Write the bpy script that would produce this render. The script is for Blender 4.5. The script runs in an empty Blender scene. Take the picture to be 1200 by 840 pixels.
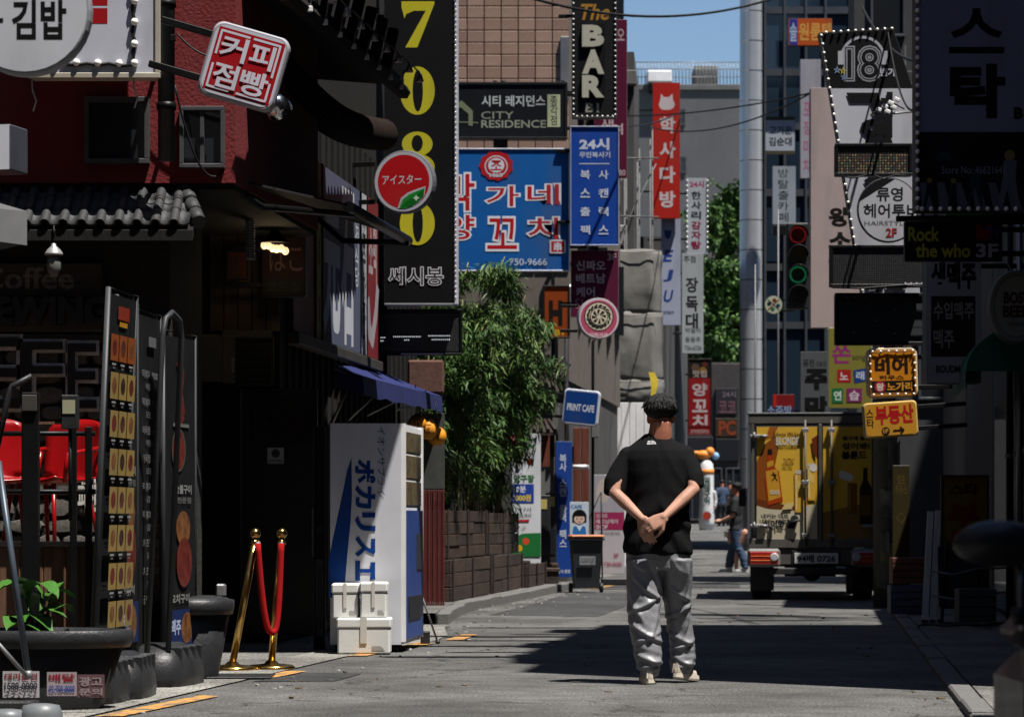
import bpy, bmesh, math, random
import numpy as np
from mathutils import Vector, Matrix, noise
random.seed(7)
C = bpy.context.scene
COL = C.collection
R = math.radians

# ------------------------------------------------------------------ camera
F = 3500.0            # focal length in pixels of the 1200 px wide photograph
HOR, CX = 610.0, 600.0
CAMZ = 1.0
cam = bpy.data.cameras.new('camera'); camo = bpy.data.objects.new('camera', cam); COL.objects.link(camo)
camo.location = (0, 0, CAMZ); camo.rotation_euler = (R(90), 0, 0)
cam.sensor_width = 36; cam.sensor_fit = 'HORIZONTAL'; cam.lens = 36 * F / 1200
cam.shift_y = (HOR - 420) / 1200
cam.clip_start = .2; cam.clip_end = 6000
cam.dof.use_dof = True; cam.dof.focus_distance = 19.0; cam.dof.aperture_fstop = 6.3
C.camera = camo

# ------------------------------------------------------------------ world and sun
LDIR = Vector((-.28, .25, -1)).normalized()
w = bpy.data.worlds.new('World'); C.world = w; w.use_nodes = True
nt = w.node_tree
sky = nt.nodes.new('ShaderNodeTexSky'); sky.sky_type = 'NISHITA'; sky.sun_disc = False
sky.sun_elevation = math.asin(-LDIR.z); sky.sun_rotation = math.atan2(-LDIR.x, -LDIR.y)
sky.air_density = 1.0; sky.dust_density = .15; sky.ozone_density = 5.0
bg = nt.nodes['Background']; bg.inputs['Strength'].default_value = .05
nt.links.new(sky.outputs[0], bg.inputs['Color'])
sl = bpy.data.lights.new('sun', 'SUN'); so = bpy.data.objects.new('sun', sl); COL.objects.link(so)
sl.energy = 5.0; sl.angle = R(.5); sl.color = (1, .95, .88)
so.rotation_euler = LDIR.to_track_quat('-Z', 'Y').to_euler(); so.location = (10, -5, 40)
C.view_settings.view_transform = 'Standard'; C.view_settings.look = 'None'
C.view_settings.gamma = 1; C.view_settings.exposure = 1.05
C.render.engine = 'CYCLES'
C.cycles.use_denoising = True
C.cycles.max_bounces = 6; C.cycles.diffuse_bounces = 3; C.cycles.glossy_bounces = 3; C.cycles.transmission_bounces = 4
C.cycles.sample_clamp_indirect = 4

# ------------------------------------------------------------------ materials
def lin(h):
    h = h.lstrip('#'); o = []
    for i in (0, 2, 4):
        c = int(h[i:i+2], 16) / 255
        o.append(c / 12.92 if c <= .04045 else ((c + .055) / 1.055) ** 2.4)
    return tuple(o)
MATS = {}
def M(key, col=None, rough=.55, metal=0., var=.12, scale=4., bump=0., bscale=60., emit=0., coat=0., spec=.28, stretch=None, trans=0., alpha=1., dirt=0.):
    """cached procedural principled material; col = hex string or linear tuple"""
    if key in MATS: return MATS[key]
    if isinstance(col, str): col = lin(col)
    m = bpy.data.materials.new(key); m.use_nodes = True
    t = m.node_tree; N = t.nodes; L = t.links
    b = N['Principled BSDF']
    b.inputs['Roughness'].default_value = rough; b.inputs['Metallic'].default_value = metal
    b.inputs['Specular IOR Level'].default_value = spec
    b.inputs['Coat Weight'].default_value = coat
    b.inputs['Transmission Weight'].default_value = trans
    b.inputs['Base Color'].default_value = (*col, 1)
    if emit:
        b.inputs['Emission Color'].default_value = (*col, 1); b.inputs['Emission Strength'].default_value = emit
    tc = N.new('ShaderNodeTexCoord'); mp = N.new('ShaderNodeMapping')
    L.new(tc.outputs['Object'], mp.inputs['Vector'])
    if stretch: mp.inputs['Scale'].default_value = stretch
    if var > 0:
        n = N.new('ShaderNodeTexNoise'); n.inputs['Scale'].default_value = scale; n.inputs['Detail'].default_value = 6
        n.inputs['Roughness'].default_value = .65
        L.new(mp.outputs[0], n.inputs['Vector'])
        mr = N.new('ShaderNodeMapRange'); mr.inputs[1].default_value = .3; mr.inputs[2].default_value = .7
        mr.inputs[3].default_value = 1 - var; mr.inputs[4].default_value = 1 + var
        L.new(n.outputs['Fac'], mr.inputs[0])
        mx = N.new('ShaderNodeVectorMath'); mx.operation = 'MULTIPLY'; mx.inputs[0].default_value = col
        L.new(mr.outputs[0], mx.inputs[1])
        outc = mx.outputs[0]
        if dirt > 0:
            n2 = N.new('ShaderNodeTexNoise'); n2.inputs['Scale'].default_value = 2.2; n2.inputs['Detail'].default_value = 8
            mp2 = N.new('ShaderNodeMapping'); mp2.inputs['Scale'].default_value = (1, 1, .22)
            L.new(tc.outputs['Object'], mp2.inputs[0]); L.new(mp2.outputs[0], n2.inputs['Vector'])
            r2 = N.new('ShaderNodeMapRange'); r2.inputs[1].default_value = .48; r2.inputs[2].default_value = .75
            r2.inputs[3].default_value = 0; r2.inputs[4].default_value = dirt
            L.new(n2.outputs['Fac'], r2.inputs[0])
            mm = N.new('ShaderNodeMix'); mm.data_type = 'RGBA'
            L.new(r2.outputs[0], mm.inputs[0]); L.new(outc, mm.inputs[6]); mm.inputs[7].default_value = (.06, .055, .05, 1)
            outc = mm.outputs[2]
        L.new(outc, b.inputs['Base Color'])
        rr = N.new('ShaderNodeMapRange'); rr.inputs[3].default_value = max(.03, rough - .1); rr.inputs[4].default_value = min(1, rough + .12)
        L.new(n.outputs['Fac'], rr.inputs[0]); L.new(rr.outputs[0], b.inputs['Roughness'])
    if bump > 0:
        n3 = N.new('ShaderNodeTexNoise'); n3.inputs['Scale'].default_value = bscale; n3.inputs['Detail'].default_value = 4
        L.new(mp.outputs[0], n3.inputs['Vector'])
        bp = N.new('ShaderNodeBump'); bp.inputs['Strength'].default_value = bump; bp.inputs['Distance'].default_value = .02
        L.new(n3.outputs['Fac'], bp.inputs['Height']); L.new(bp.outputs[0], b.inputs['Normal'])
    MATS[key] = m
    return m
def P_(hexcol):   # printed vinyl / painted sign colour
    return M('print ' + hexcol, tuple(c * .66 for c in lin(hexcol)), rough=.55, var=.05, scale=3, dirt=.4 if sum(lin(hexcol)) > .25 else 0., spec=.12)
def X(px, Y): return (px - CX) / F * Y
def Z(py, Y): return CAMZ + (HOR - py) / F * Y
def zg(Y):
    t = max(0., Y - 50.)
    return .0125 * t if t < 110 else 1.375
def gx(py): return F / (py - HOR)      # flat-ground depth of a pixel row

# ------------------------------------------------------------------ objects
def tag(o, label=None, cat=None, group=None, kind=None):
    if label: o['label'] = label
    if cat: o['category'] = cat
    if group: o['group'] = group
    if kind: o['kind'] = kind
    return o
def thing(name, label, cat, loc=(0, 0, 0), rz=0, group=None, rot=None):
    o = bpy.data.objects.new(name, None); COL.objects.link(o)
    o.empty_display_size = .2
    o.location = loc; o.rotation_euler = rot if rot else (0, 0, rz)
    return tag(o, label, cat, group)
def link(name, me, parent=None, loc=None, rot=None):
    o = bpy.data.objects.new(name, me); COL.objects.link(o)
    if parent is not None: o.parent = parent
    if loc is not None: o.location = loc
    if rot is not None: o.rotation_euler = rot
    return o
def dup(root, loc=None, rz=None, label=None):
    def cp(o, par):
        c = o.copy(); COL.objects.link(c)
        if par is not None: c.parent = par
        for ch in list(o.children): cp(ch, c)
        return c
    r = cp(root, None)
    if loc is not None: r.location = loc
    if rz is not None: r.rotation_euler = (0, 0, rz)
    if label: r['label'] = label
    return r

class MB:
    def __init__(s): s.v = []; s.f = []; s.mi = []; s.sm = []
    def add(s, vs, fs, mi=0, smooth=False):
        b = len(s.v); s.v += [tuple(v) for v in vs]
        for f in fs: s.f.append(tuple(i + b for i in f)); s.mi.append(mi); s.sm.append(smooth)
        return s
    def box(s, x0, y0, z0, x1, y1, z1, c=0., mi=0, rot=None, piv=None):
        lo = [min(x0, x1), min(y0, y1), min(z0, z1)]; hi = [max(x0, x1), max(y0, y1), max(z0, z1)]
        ctr = Vector([(a + b) / 2 for a, b in zip(lo, hi)])
        if c <= 0:
            vs = [Vector((lo[0] if i & 1 == 0 else hi[0], lo[1] if i & 2 == 0 else hi[1], lo[2] if i & 4 == 0 else hi[2])) for i in range(8)]
            fs = [(0, 2, 3, 1), (4, 5, 7, 6), (0, 1, 5, 4), (2, 6, 7, 3), (0, 4, 6, 2), (1, 3, 7, 5)]
        else:
            c = min(c, min(h - l for l, h in zip(lo, hi)) * .45)
            vs = []; idx = {}
            for i in range(8):
                for a in range(3):
                    p = []
                    for ax in range(3):
                        up = (i >> ax) & 1; e = hi[ax] if up else lo[ax]
                        p.append(e if ax == a else e + (-c if up else c))
                    idx[i, a] = len(vs); vs.append(Vector(p))
            fs = []
            for a in range(3):
                b_, d_ = [q for q in range(3) if q != a]
                for sd in (0, 1):
                    q = [sd << a | u << b_ | w_ << d_ for u, w_ in ((0, 0), (1, 0), (1, 1), (0, 1))]
                    fs.append([idx[i, a] for i in q])
                for u in (0, 1):
                    for w_ in (0, 1):
                        i0 = u << b_ | w_ << d_; i1 = i0 | 1 << a
                        fs.append([idx[i0, b_], idx[i1, b_], idx[i1, d_], idx[i0, d_]])
            for i in range(8): fs.append([idx[i, 0], idx[i, 1], idx[i, 2]])
            ff = []
            for f in fs:
                n = (vs[f[1]] - vs[f[0]]).cross(vs[f[2]] - vs[f[0]])
                m = sum((vs[q] for q in f), Vector()) / len(f) - ctr
                ff.append(f if n.dot(m) > 0 else f[::-1])
            fs = ff
        if rot is not None:
            pv = Vector(piv) if piv is not None else ctr
            vs = [rot @ (v - pv) + pv for v in vs]
        return s.add(vs, fs, mi)
    def tube(s, pts, r, n=10, caps=True, mi=0, smooth=True):
        pts = [Vector(p) for p in pts]; k = len(pts)
        rs = [r] * k if not isinstance(r, (list, tuple)) else list(r)
        vs = []; fs = []
        up = None
        for i, p in enumerate(pts):
            d = (pts[min(i + 1, k - 1)] - pts[max(i - 1, 0)]).normalized()
            if up is None:
                up = Vector((0, 0, 1)) if abs(d.z) < .9 else Vector((1, 0, 0))
            a = d.cross(up).normalized(); b = a.cross(d).normalized(); up = b
            for j in range(n):
                t = 2 * math.pi * j / n
                vs.append(p + (a * math.cos(t) + b * math.sin(t)) * rs[i])
        for i in range(k - 1):
            for j in range(n):
                fs.append((i * n + j, (i + 1) * n + j, (i + 1) * n + (j + 1) % n, i * n + (j + 1) % n))
        s.add(vs, fs, mi, smooth)
        if caps:
            b0 = len(s.v) - len(vs)
            s.f.append(tuple(b0 + j for j in range(n))); s.mi.append(mi); s.sm.append(False)
            s.f.append(tuple(b0 + (k - 1) * n + j for j in reversed(range(n)))); s.mi.append(mi); s.sm.append(False)
        return s
    def lathe(s, prof, n=16, ctr=(0, 0, 0), mi=0, smooth=True, rot=None):
        vs = []; fs = []; k = len(prof); c = Vector(ctr)
        for r, z in prof:
            for j in range(n):
                t = 2 * math.pi * j / n; p = Vector((r * math.cos(t), r * math.sin(t), z))
                vs.append((rot @ p if rot is not None else p) + c)
        for i in range(k - 1):
            for j in range(n):
                fs.append((i * n + j, i * n + (j + 1) % n, (i + 1) * n + (j + 1) % n, (i + 1) * n + j))
        s.add(vs, fs, mi, smooth)
        b0 = len(s.v) - len(vs)
        if prof[0][0] > 1e-5: s.f.append(tuple(b0 + j for j in reversed(range(n)))); s.mi.append(mi); s.sm.append(False)
        if prof[-1][0] > 1e-5: s.f.append(tuple(b0 + (k - 1) * n + j for j in range(n))); s.mi.append(mi); s.sm.append(False)
        return s
    def prism(s, poly, y0, y1, mi=0):      # polygon in x,z extruded along y
        n = len(poly)
        ar = sum(poly[i][0] * poly[(i + 1) % n][1] - poly[(i + 1) % n][0] * poly[i][1] for i in range(n))
        if ar < 0: poly = poly[::-1]
        vs = [(p[0], y0, p[1]) for p in poly] + [(p[0], y1, p[1]) for p in poly]
        fs = [tuple(range(n)), tuple(reversed(range(n, 2 * n)))]
        fs += [(i, i + n, (i + 1) % n + n, (i + 1) % n) for i in range(n)]
        return s.add(vs, fs, mi)
    def prismz(s, poly, z0, z1, mi=0):     # polygon in x,y extruded along z
        n = len(poly)
        ar = sum(poly[i][0] * poly[(i + 1) % n][1] - poly[(i + 1) % n][0] * poly[i][1] for i in range(n))
        if ar < 0: poly = poly[::-1]
        vs = [(p[0], p[1], z0) for p in poly] + [(p[0], p[1], z1) for p in poly]
        fs = [tuple(reversed(range(n))), tuple(range(n, 2 * n))]
        fs += [(i, (i + 1) % n, (i + 1) % n + n, i + n) for i in range(n)]
        return s.add(vs, fs, mi)
    def ell(s, c, r, nu=14, nv=9, mi=0):
        vs = []; fs = []; c = Vector(c)
        if not isinstance(r, (list, tuple)): r = (r, r, r)
        for i in range(nv + 1):
            ph = math.pi * i / nv
            for j in range(nu):
                t = 2 * math.pi * j / nu
                vs.append(c + Vector((r[0] * math.sin(ph) * math.cos(t), r[1] * math.sin(ph) * math.sin(t), -r[2] * math.cos(ph))))
        for i in range(nv):
            for j in range(nu):
                fs.append((i * nu + j, i * nu + (j + 1) % nu, (i + 1) * nu + (j + 1) % nu, (i + 1) * nu + j))
        return s.add(vs, fs, mi, True)
    def quad(s, a, b, c, d, mi=0): return s.add([a, b, c, d], [(0, 1, 2, 3)], mi)
    def mesh(s, name, mats):
        me = bpy.data.meshes.new(name); me.from_pydata(s.v, [], s.f)
        for m in (mats if isinstance(mats, (list, tuple)) else [mats]): me.materials.append(m)
        me.polygons.foreach_set('material_index', s.mi); me.polygons.foreach_set('use_smooth', s.sm)
        me.update(); return me
    def build(s, name, mats, parent=None, loc=None, rot=None):
        return link(name, s.mesh(name, mats), parent, loc, rot)
def struct(name, mb, mats): return tag(mb.build(name, mats), kind='structure')

# ------------------------------------------------------------------ lettering
_tc = bpy.data.curves.new('lettering_source', 'FONT'); _to = bpy.data.objects.new('lettering_source', _tc)
_tcache = {}
def glyphs(txt, off, ext, sp):
    k = (txt, off, ext, sp)
    if k in _tcache: return _tcache[k]
    _tc.body = txt; _tc.offset = off; _tc.extrude = ext; _tc.align_x = 'CENTER'; _tc.space_line = sp; _tc.resolution_u = 3
    me = _to.to_mesh()
    n = len(me.vertices); co = np.zeros(n * 3); me.vertices.foreach_get('co', co); co = co.reshape(-1, 3)
    fs = [tuple(p.vertices) for p in me.polygons]
    _to.to_mesh_clear()
    _tcache[k] = (co, fs); return _tcache[k]
def text_at(parent, txt, x0, z0, x1, z1, y, m, off=0., depth=0., sp=.9, ital=0., name='lettering', fitref=None):
    """lettering on the local x,z plane (front looks to -y), stretched into the rectangle"""
    H = 1.0
    co, fs = glyphs(txt, off, .05 if depth else 0., sp)
    ref = glyphs(txt, fitref, 0., sp)[0] if fitref is not None else co
    lo = ref.min(0); hi = ref.max(0)
    sx = (x1 - x0) / (hi[0] - lo[0]); sz = (z1 - z0) / (hi[1] - lo[1])
    xx = x0 + (co[:, 0] - lo[0]) * sx; zz = z0 + (co[:, 1] - lo[1]) * sz
    if ital: xx = xx + (zz - z0) * ital - (z1 - z0) * ital / 2
    yy = y - (co[:, 2] + .05) / .1 * depth if depth else np.full(len(co), y)
    me = bpy.data.meshes.new(name); me.from_pydata(list(zip(xx, yy, zz)), [], fs); me.materials.append(m)
    me.update()
    return link(name, me, parent)

# ------------------------------------------------------------------ signs
class Sign:
    """a sign box; pixel positions of the photograph are turned into metres at its own depth"""
    def __init__(s, name, label, cat, x0, y0, x1, y1, Y, th=.16, face='#e8e8ee', side='#3a3a3c', group=None, tilt=0, yaw=0, shape='box', frame=None, fw=.03, center=False, rr=.05, pitch=0, lean=0):
        s.sc = Y / F; s.cy = math.cos(R(yaw)); s.cx = (x0 + x1) / 2; s.ref = (y0 + y1) / 2 if (tilt or center or shape in ('disc',)) else y1
        s.root = thing(name, label, cat, (X(s.cx, Y), Y, Z(s.ref, Y)), group=group, rot=(R(pitch), R(tilt), R(yaw)))
        s.k = 0; s.rect_px = (x0, y0, x1, y1); s.th = th
        s.mx = lambda p: (p - s.cx) * s.sc / s.cy
        s.mz = lambda p: (s.ref - p) * s.sc
        a, b, c, d = s.mx(x0), s.mz(y1), s.mx(x1), s.mz(y0)
        s.ext = (a, b, c, d)
        sm = M('sign side ' + side, side, rough=.5, var=.15, dirt=.3)
        if shape == 'box':
            MB().box(a, 0, b, c, th, d, c=.008).build('casing', sm, s.root)
            if face: MB().quad((a + .004, -.002, b + .004), (c - .004, -.002, b + .004), (c - .004, -.002, d - .004), (a + .004, -.002, d - .004)).build('face_panel', P_(face), s.root)
            if frame:
                f = MB(); fm = M('sign frame ' + frame, frame, rough=.4, var=.1, metal=.3)
                f.box(a - .005, -.02, d - fw, c + .005, .02, d + .006, c=.004); f.box(a - .005, -.02, b - .006, c + .005, .02, b + fw, c=.004)
                f.box(a - .006, -.018, b + fw, a + fw, .02, d - fw, c=.004); f.box(c - fw, -.018, b + fw, c + .006, .02, d - fw, c=.004)
                f.build('frame', fm, s.root)
        elif shape == 'round':
            def rrect(e, n=6):
                r_ = rr; p = []
                for (ox, oz, st) in ((c - e - r_, d - e - r_, 0), (a + e + r_, d - e - r_, 90), (a + e + r_, b + e + r_, 180), (c - e - r_, b + e + r_, 270)):
                    for i in range(n + 1):
                        t = R(st + 90 * i / n); p.append((ox + r_ * math.cos(t), oz + r_ * math.sin(t)))
                return p
            g = MB(); p0 = rrect(0); p1 = rrect(.012); n = len(p0)
            vs = [(q[0], .02, q[1]) for q in p0] + [(q[0], th - .02, q[1]) for q in p0] + [(q[0], 0, q[1]) for q in p1] + [(q[0], th, q[1]) for q in p1]
            fs = [(i, i + n, (i + 1) % n + n, (i + 1) % n) for i in range(n)] + [(i + 2 * n, i, (i + 1) % n, (i + 1) % n + 2 * n) for i in range(n)] + [(i + n, i + 3 * n, (i + 1) % n + 3 * n, (i + 1) % n + n) for i in range(n)]
            fs += [tuple(range(2 * n, 3 * n)), tuple(reversed(range(3 * n, 4 * n)))]
            g.add(vs, fs); g.build('casing', sm, s.root)
            if face:
                p2 = rrect(.02); MB().add([(q[0], -.002, q[1]) for q in p2], [tuple(range(n))]).build('face_panel', P_(face), s.root)
        elif shape == 'disc':
            rx = (c - a) / 2; rz_ = (d - b) / 2; n = 40
            g = MB(); vs = []
            for (q, y) in ((1, .02), (1, th - .02), (.97, 0), (.97, th)):
                vs += [(rx * q * math.cos(2 * math.pi * i / n), y, rz_ * q * math.sin(2 * math.pi * i / n)) for i in range(n)]
            fs = [(i, i + n, (i + 1) % n + n, (i + 1) % n) for i in range(n)] + [(i + 2 * n, i, (i + 1) % n, (i + 1) % n + 2 * n) for i in range(n)] + [(i + n, i + 3 * n, (i + 1) % n + 3 * n, (i + 1) % n + n) for i in range(n)]
            fs += [tuple(range(2 * n, 3 * n)), tuple(reversed(range(3 * n, 4 * n)))]
            g.add(vs, fs); g.build('casing', sm, s.root)
            if face: s.disc(s.cx, s.ref, (x1 - x0) / 2 * .95, face, name='face_panel', ry=(y1 - y0) / 2 * .95)
    def y(s): s.k += 1; return -.0022 - .0006 * s.k
    def text(s, t, x0, y0, x1, y1, col, off=0., depth=0., sp=.9, ital=0., outline=None, m=None):
        y = s.y()
        if outline:
            text_at(s.root, t, s.mx(x0), s.mz(y1), s.mx(x1), s.mz(y0), y, P_(outline[0]), off=outline[1], sp=sp, ital=ital, name='lettering_outline', fitref=off); y = s.y()
        return text_at(s.root, t, s.mx(x0), s.mz(y1), s.mx(x1), s.mz(y0), y, m or P_(col), off, depth, sp, ital)
    def rect(s, x0, y0, x1, y1, col, name='printed_band', m=None):
        y = s.y(); a, b, c, d = s.mx(x0), s.mz(y1), s.mx(x1), s.mz(y0)
        return MB().quad((a, y, b), (c, y, b), (c, y, d), (a, y, d)).build(name, m or P_(col), s.root)
    def poly(s, pts, col, name='printed_shape', m=None):
        y = s.y(); q = [(s.mx(p[0]), s.mz(p[1])) for p in pts]; n = len(q)
        ar = sum(q[i][0] * q[(i + 1) % n][1] - q[(i + 1) % n][0] * q[i][1] for i in range(n))
        if ar < 0: q = q[::-1]
        return MB().add([(p[0], y, p[1]) for p in q], [tuple(range(n))]).build(name, m or P_(col), s.root)
    def disc(s, cx, cy, r, col, name='printed_disc', ry=None, n=36, m=None):
        ry = ry or r
        return s.poly([(cx + r * math.cos(2 * math.pi * i / n), cy + ry * math.sin(2 * math.pi * i / n)) for i in range(n)], col, name, m)
    def line(s, pts, wpx, col, name='printed_line', m=None):
        y = s.y(); g = MB(); w_ = wpx * s.sc / 2
        q = [Vector((s.mx(p[0]), 0, s.mz(p[1]))) for p in pts]
        for i in range(len(q) - 1):
            d = (q[i + 1] - q[i]).normalized(); nn = Vector((-d.z, 0, d.x)) * w_; e = d * w_ * .4
            a, b = q[i] - e, q[i + 1] + e
            vs = [a - nn, b - nn, b + nn, a + nn]
            g.add([(v.x, y - .00005 * i, v.z) for v in vs], [(0, 1, 2, 3)])
        return g.build(name, m or P_(col), s.root)
    def bulbs(s, pts, r=.014, col='#f2efe6', each=True):
        m = M('bulb glass', '#e9e6df', rough=.15, var=.03, spec=.6)
        g = MB().ell((0, 0, 0), (r, r * 1.1, r), 8, 6); me = g.mesh('bulb', m)
        for (px, py) in pts: link('bulb', me, s.root, (s.mx(px), -.02, s.mz(py)))
    def cable(s, pts, r=.006, y=-.015):
        MB().tube([(s.mx(p[0]), y, s.mz(p[1])) for p in pts], r, 6).build('cable', M('black cable', '#111112', rough=.6), s.root)
    def arm(s, side, dist, zs=None, r=.022):
        """brackets that carry the sign from a wall on that side"""
        a, b, c, d = s.ext
        for z in (zs or (b + (d - b) * .2, b + (d - b) * .8)):
            x0 = a if side < 0 else c; g = MB()
            g.box(min(x0, x0 + side * dist), s.th * .3, z - r, max(x0, x0 + side * dist), s.th * .3 + 2 * r, z + r, c=.004)
            g.build('bracket', M('black steel', '#151516', rough=.45, metal=.6, var=.2), s.root)
    def casters(s): pass
def along(x0, y0, x1, y1, n): return [(x0 + (x1 - x0) * i / (n - 1), y0 + (y1 - y0) * i / (n - 1)) for i in range(n)]

class WallSign(Sign):
    """a sign lying in a wall that runs along the street: loc = lower near corner, coordinates 0..100 across and down"""
    def __init__(s, name, label, cat, loc, W, H, yaw, th=.05, face='#e8e8ee', side='#2a2a2c', group=None, lean=0):
        s.root = thing(name, label, cat, loc, group=group, rot=(0, R(lean), R(yaw)))
        s.k = 0; s.th = th; s.sc = W / 100; s.ext = (0, 0, W, H)
        s.mx = lambda p: p / 100 * W
        s.mz = lambda p: (1 - p / 100) * H
        MB().box(0, 0, 0, W, th, H, c=.006).build('casing', M('sign side ' + side, side, rough=.5, var=.15, dirt=.3), s.root)
        if face: MB().quad((.003, -.002, .003), (W - .003, -.002, .003), (W - .003, -.002, H - .003), (.003, -.002, H - .003)).build('face_panel', P_(face), s.root)
# ------------------------------------------------------------------ street surface
def XL(Y): return -1.9 + .104 * (Y - 25)          # left house line
def XR(Y): return 4.45 + .104 * (Y - 25)          # right house line
def asphalt(key, col, crack=True):
    if key in MATS: return MATS[key]
    m = bpy.data.materials.new(key); m.use_nodes = True; t = m.node_tree; N = t.nodes; L = t.links; b = N['Principled BSDF']
    tc = N.new('ShaderNodeTexCoord')
    def nz(sc, det, lo, hi, a, c):
        n = N.new('ShaderNodeTexNoise'); n.inputs['Scale'].default_value = sc; n.inputs['Detail'].default_value = det; L.new(tc.outputs['Object'], n.inputs['Vector'])
        r = N.new('ShaderNodeMapRange'); r.inputs[1].default_value = lo; r.inputs[2].default_value = hi; r.inputs[3].default_value = a; r.inputs[4].default_value = c
        L.new(n.outputs['Fac'], r.inputs[0]); return r.outputs[0], n
    fine, nf = nz(60, 4, .32, .68, .25, 1.75); big, _ = nz(.55, 5, .38, .62, .58, 1.3); mid, _ = nz(4, 8, .3, .7, .72, 1.25)
    def mul(a, c):
        q = N.new('ShaderNodeMath'); q.operation = 'MULTIPLY'; L.new(a, q.inputs[0]); L.new(c, q.inputs[1]); return q.outputs[0]
    f = mul(mul(fine, big), mid)
    vo = N.new('ShaderNodeTexVoronoi'); vo.inputs['Scale'].default_value = 130; L.new(tc.outputs['Object'], vo.inputs['Vector'])
    st = N.new('ShaderNodeMapRange'); st.inputs[1].default_value = 0; st.inputs[2].default_value = .3; st.inputs[3].default_value = 1.7; st.inputs[4].default_value = .9
    L.new(vo.outputs['Distance'], st.inputs[0]); f = mul(f, st.outputs[0])
    if crack:
        wn = N.new('ShaderNodeTexNoise'); wn.inputs['Scale'].default_value = 1.3; wn.inputs['Detail'].default_value = 6; L.new(tc.outputs['Object'], wn.inputs['Vector'])
        ad = N.new('ShaderNodeVectorMath'); ad.operation = 'MULTIPLY_ADD'; L.new(wn.outputs['Color'], ad.inputs[0]); ad.inputs[1].default_value = (1.4, 1.4, 0); L.new(tc.outputs['Object'], ad.inputs[2])
        v2 = N.new('ShaderNodeTexVoronoi'); v2.feature = 'DISTANCE_TO_EDGE'; v2.inputs['Scale'].default_value = .55; L.new(ad.outputs[0], v2.inputs['Vector'])
        cr = N.new('ShaderNodeMapRange'); cr.inputs[1].default_value = .001; cr.inputs[2].default_value = .012; cr.inputs[3].default_value = .3; cr.inputs[4].default_value = 1
        L.new(v2.outputs['Distance'], cr.inputs[0]); f = mul(f, cr.outputs[0])
    mx = N.new('ShaderNodeVectorMath'); mx.operation = 'MULTIPLY'; mx.inputs[0].default_value = col; L.new(f, mx.inputs[1]); L.new(mx.outputs[0], b.inputs['Base Color'])
    b.inputs['Roughness'].default_value = .85; b.inputs['Specular IOR Level'].default_value = .3
    bp = N.new('ShaderNodeBump'); bp.inputs['Strength'].default_value = .7; bp.inputs['Distance'].default_value = .008
    L.new(f, bp.inputs['Height']); L.new(bp.outputs[0], b.inputs['Normal'])
    MATS[key] = m; return m
def sheet(name, rows, m, dz):
    """rows of (Y, x_left, x_right); follows the rise of the ground"""
    g = MB(); vs = []; fs = []
    for (Y, a, b) in rows:
        for i in range(5): vs.append((a + (b - a) * i / 4, Y, zg(Y) + dz))
    for r in range(len(rows) - 1):
        for i in range(4): fs.append((r * 5 + i, r * 5 + i + 1, r * 5 + i + 6, r * 5 + i + 5))
    g.add(vs, fs); return struct(name, g, m)
concrete = asphalt('pavement concrete', (.12, .117, .11), False)
YR = [-60, 0, 10, 14, 18, 22, 26, 30, 34, 38, 42, 46, 50, 55, 60, 70, 80, 90, 100, 110, 120, 130, 145, 160, 300, 5000]
sheet('ground', [(Y, -3000, 3000) for Y in YR], concrete, -.006)
def edgeL(Y):      # left edge of the carriageway
    pts = [(-60, -13), (10, -2.95), (15.6, -2.10), (19.4, -1.57), (22.6, -1.12), (25.4, -.52), (28, -.62), (30, -.60), (33, -.48), (38.5, .25), (45, 1.05), (60, 2.4), (90, 5.0), (130, 8), (160, 10)]
    for (a, x), (b, x2) in zip(pts, pts[1:]):
        if a <= Y <= b: return x + (x2 - x) * (Y - a) / (b - a)
    return pts[-1][1]
def edgeR(Y): return 3.55 + .104 * (Y - 27) if Y < 62 else 7.2 + .06 * (Y - 62)
ys = [-20, 0] + [10 + i * 1.5 for i in range(34)] + [62, 70, 80, 90, 100, 115, 128]
sheet('street', [(Y, edgeL(Y), edgeR(Y)) for Y in ys], asphalt('asphalt', (.088, .087, .085)), 0)
# darker repair patches laid into the carriageway
patch = asphalt('new asphalt', (.04, .04, .041), False)
g = MB(); g.add([(-.25, 31.6, .004), (.9, 31.2, .004), (1.75, 38.5, .004), (1.6, 41.5, .004), (.75, 41.0, .004), (.3, 36.2, .004)], [(0, 1, 2, 3, 4, 5)]); struct('asphalt_patch', g, patch)
g = MB(); g.add([(-1.62, 18.55, .004), (-1.1, 18.62, .004), (-.98, 19.5, .004), (-1.35, 19.6, .004)], [(0, 1, 2, 3)]); g.add([(.6, 45, .004), (3.4, 44.6, .004), (3.6, 47, .004), (.8, 47.2, .004)], [(0, 1, 2, 3)]); struct('asphalt_patch', g, patch)
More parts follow.
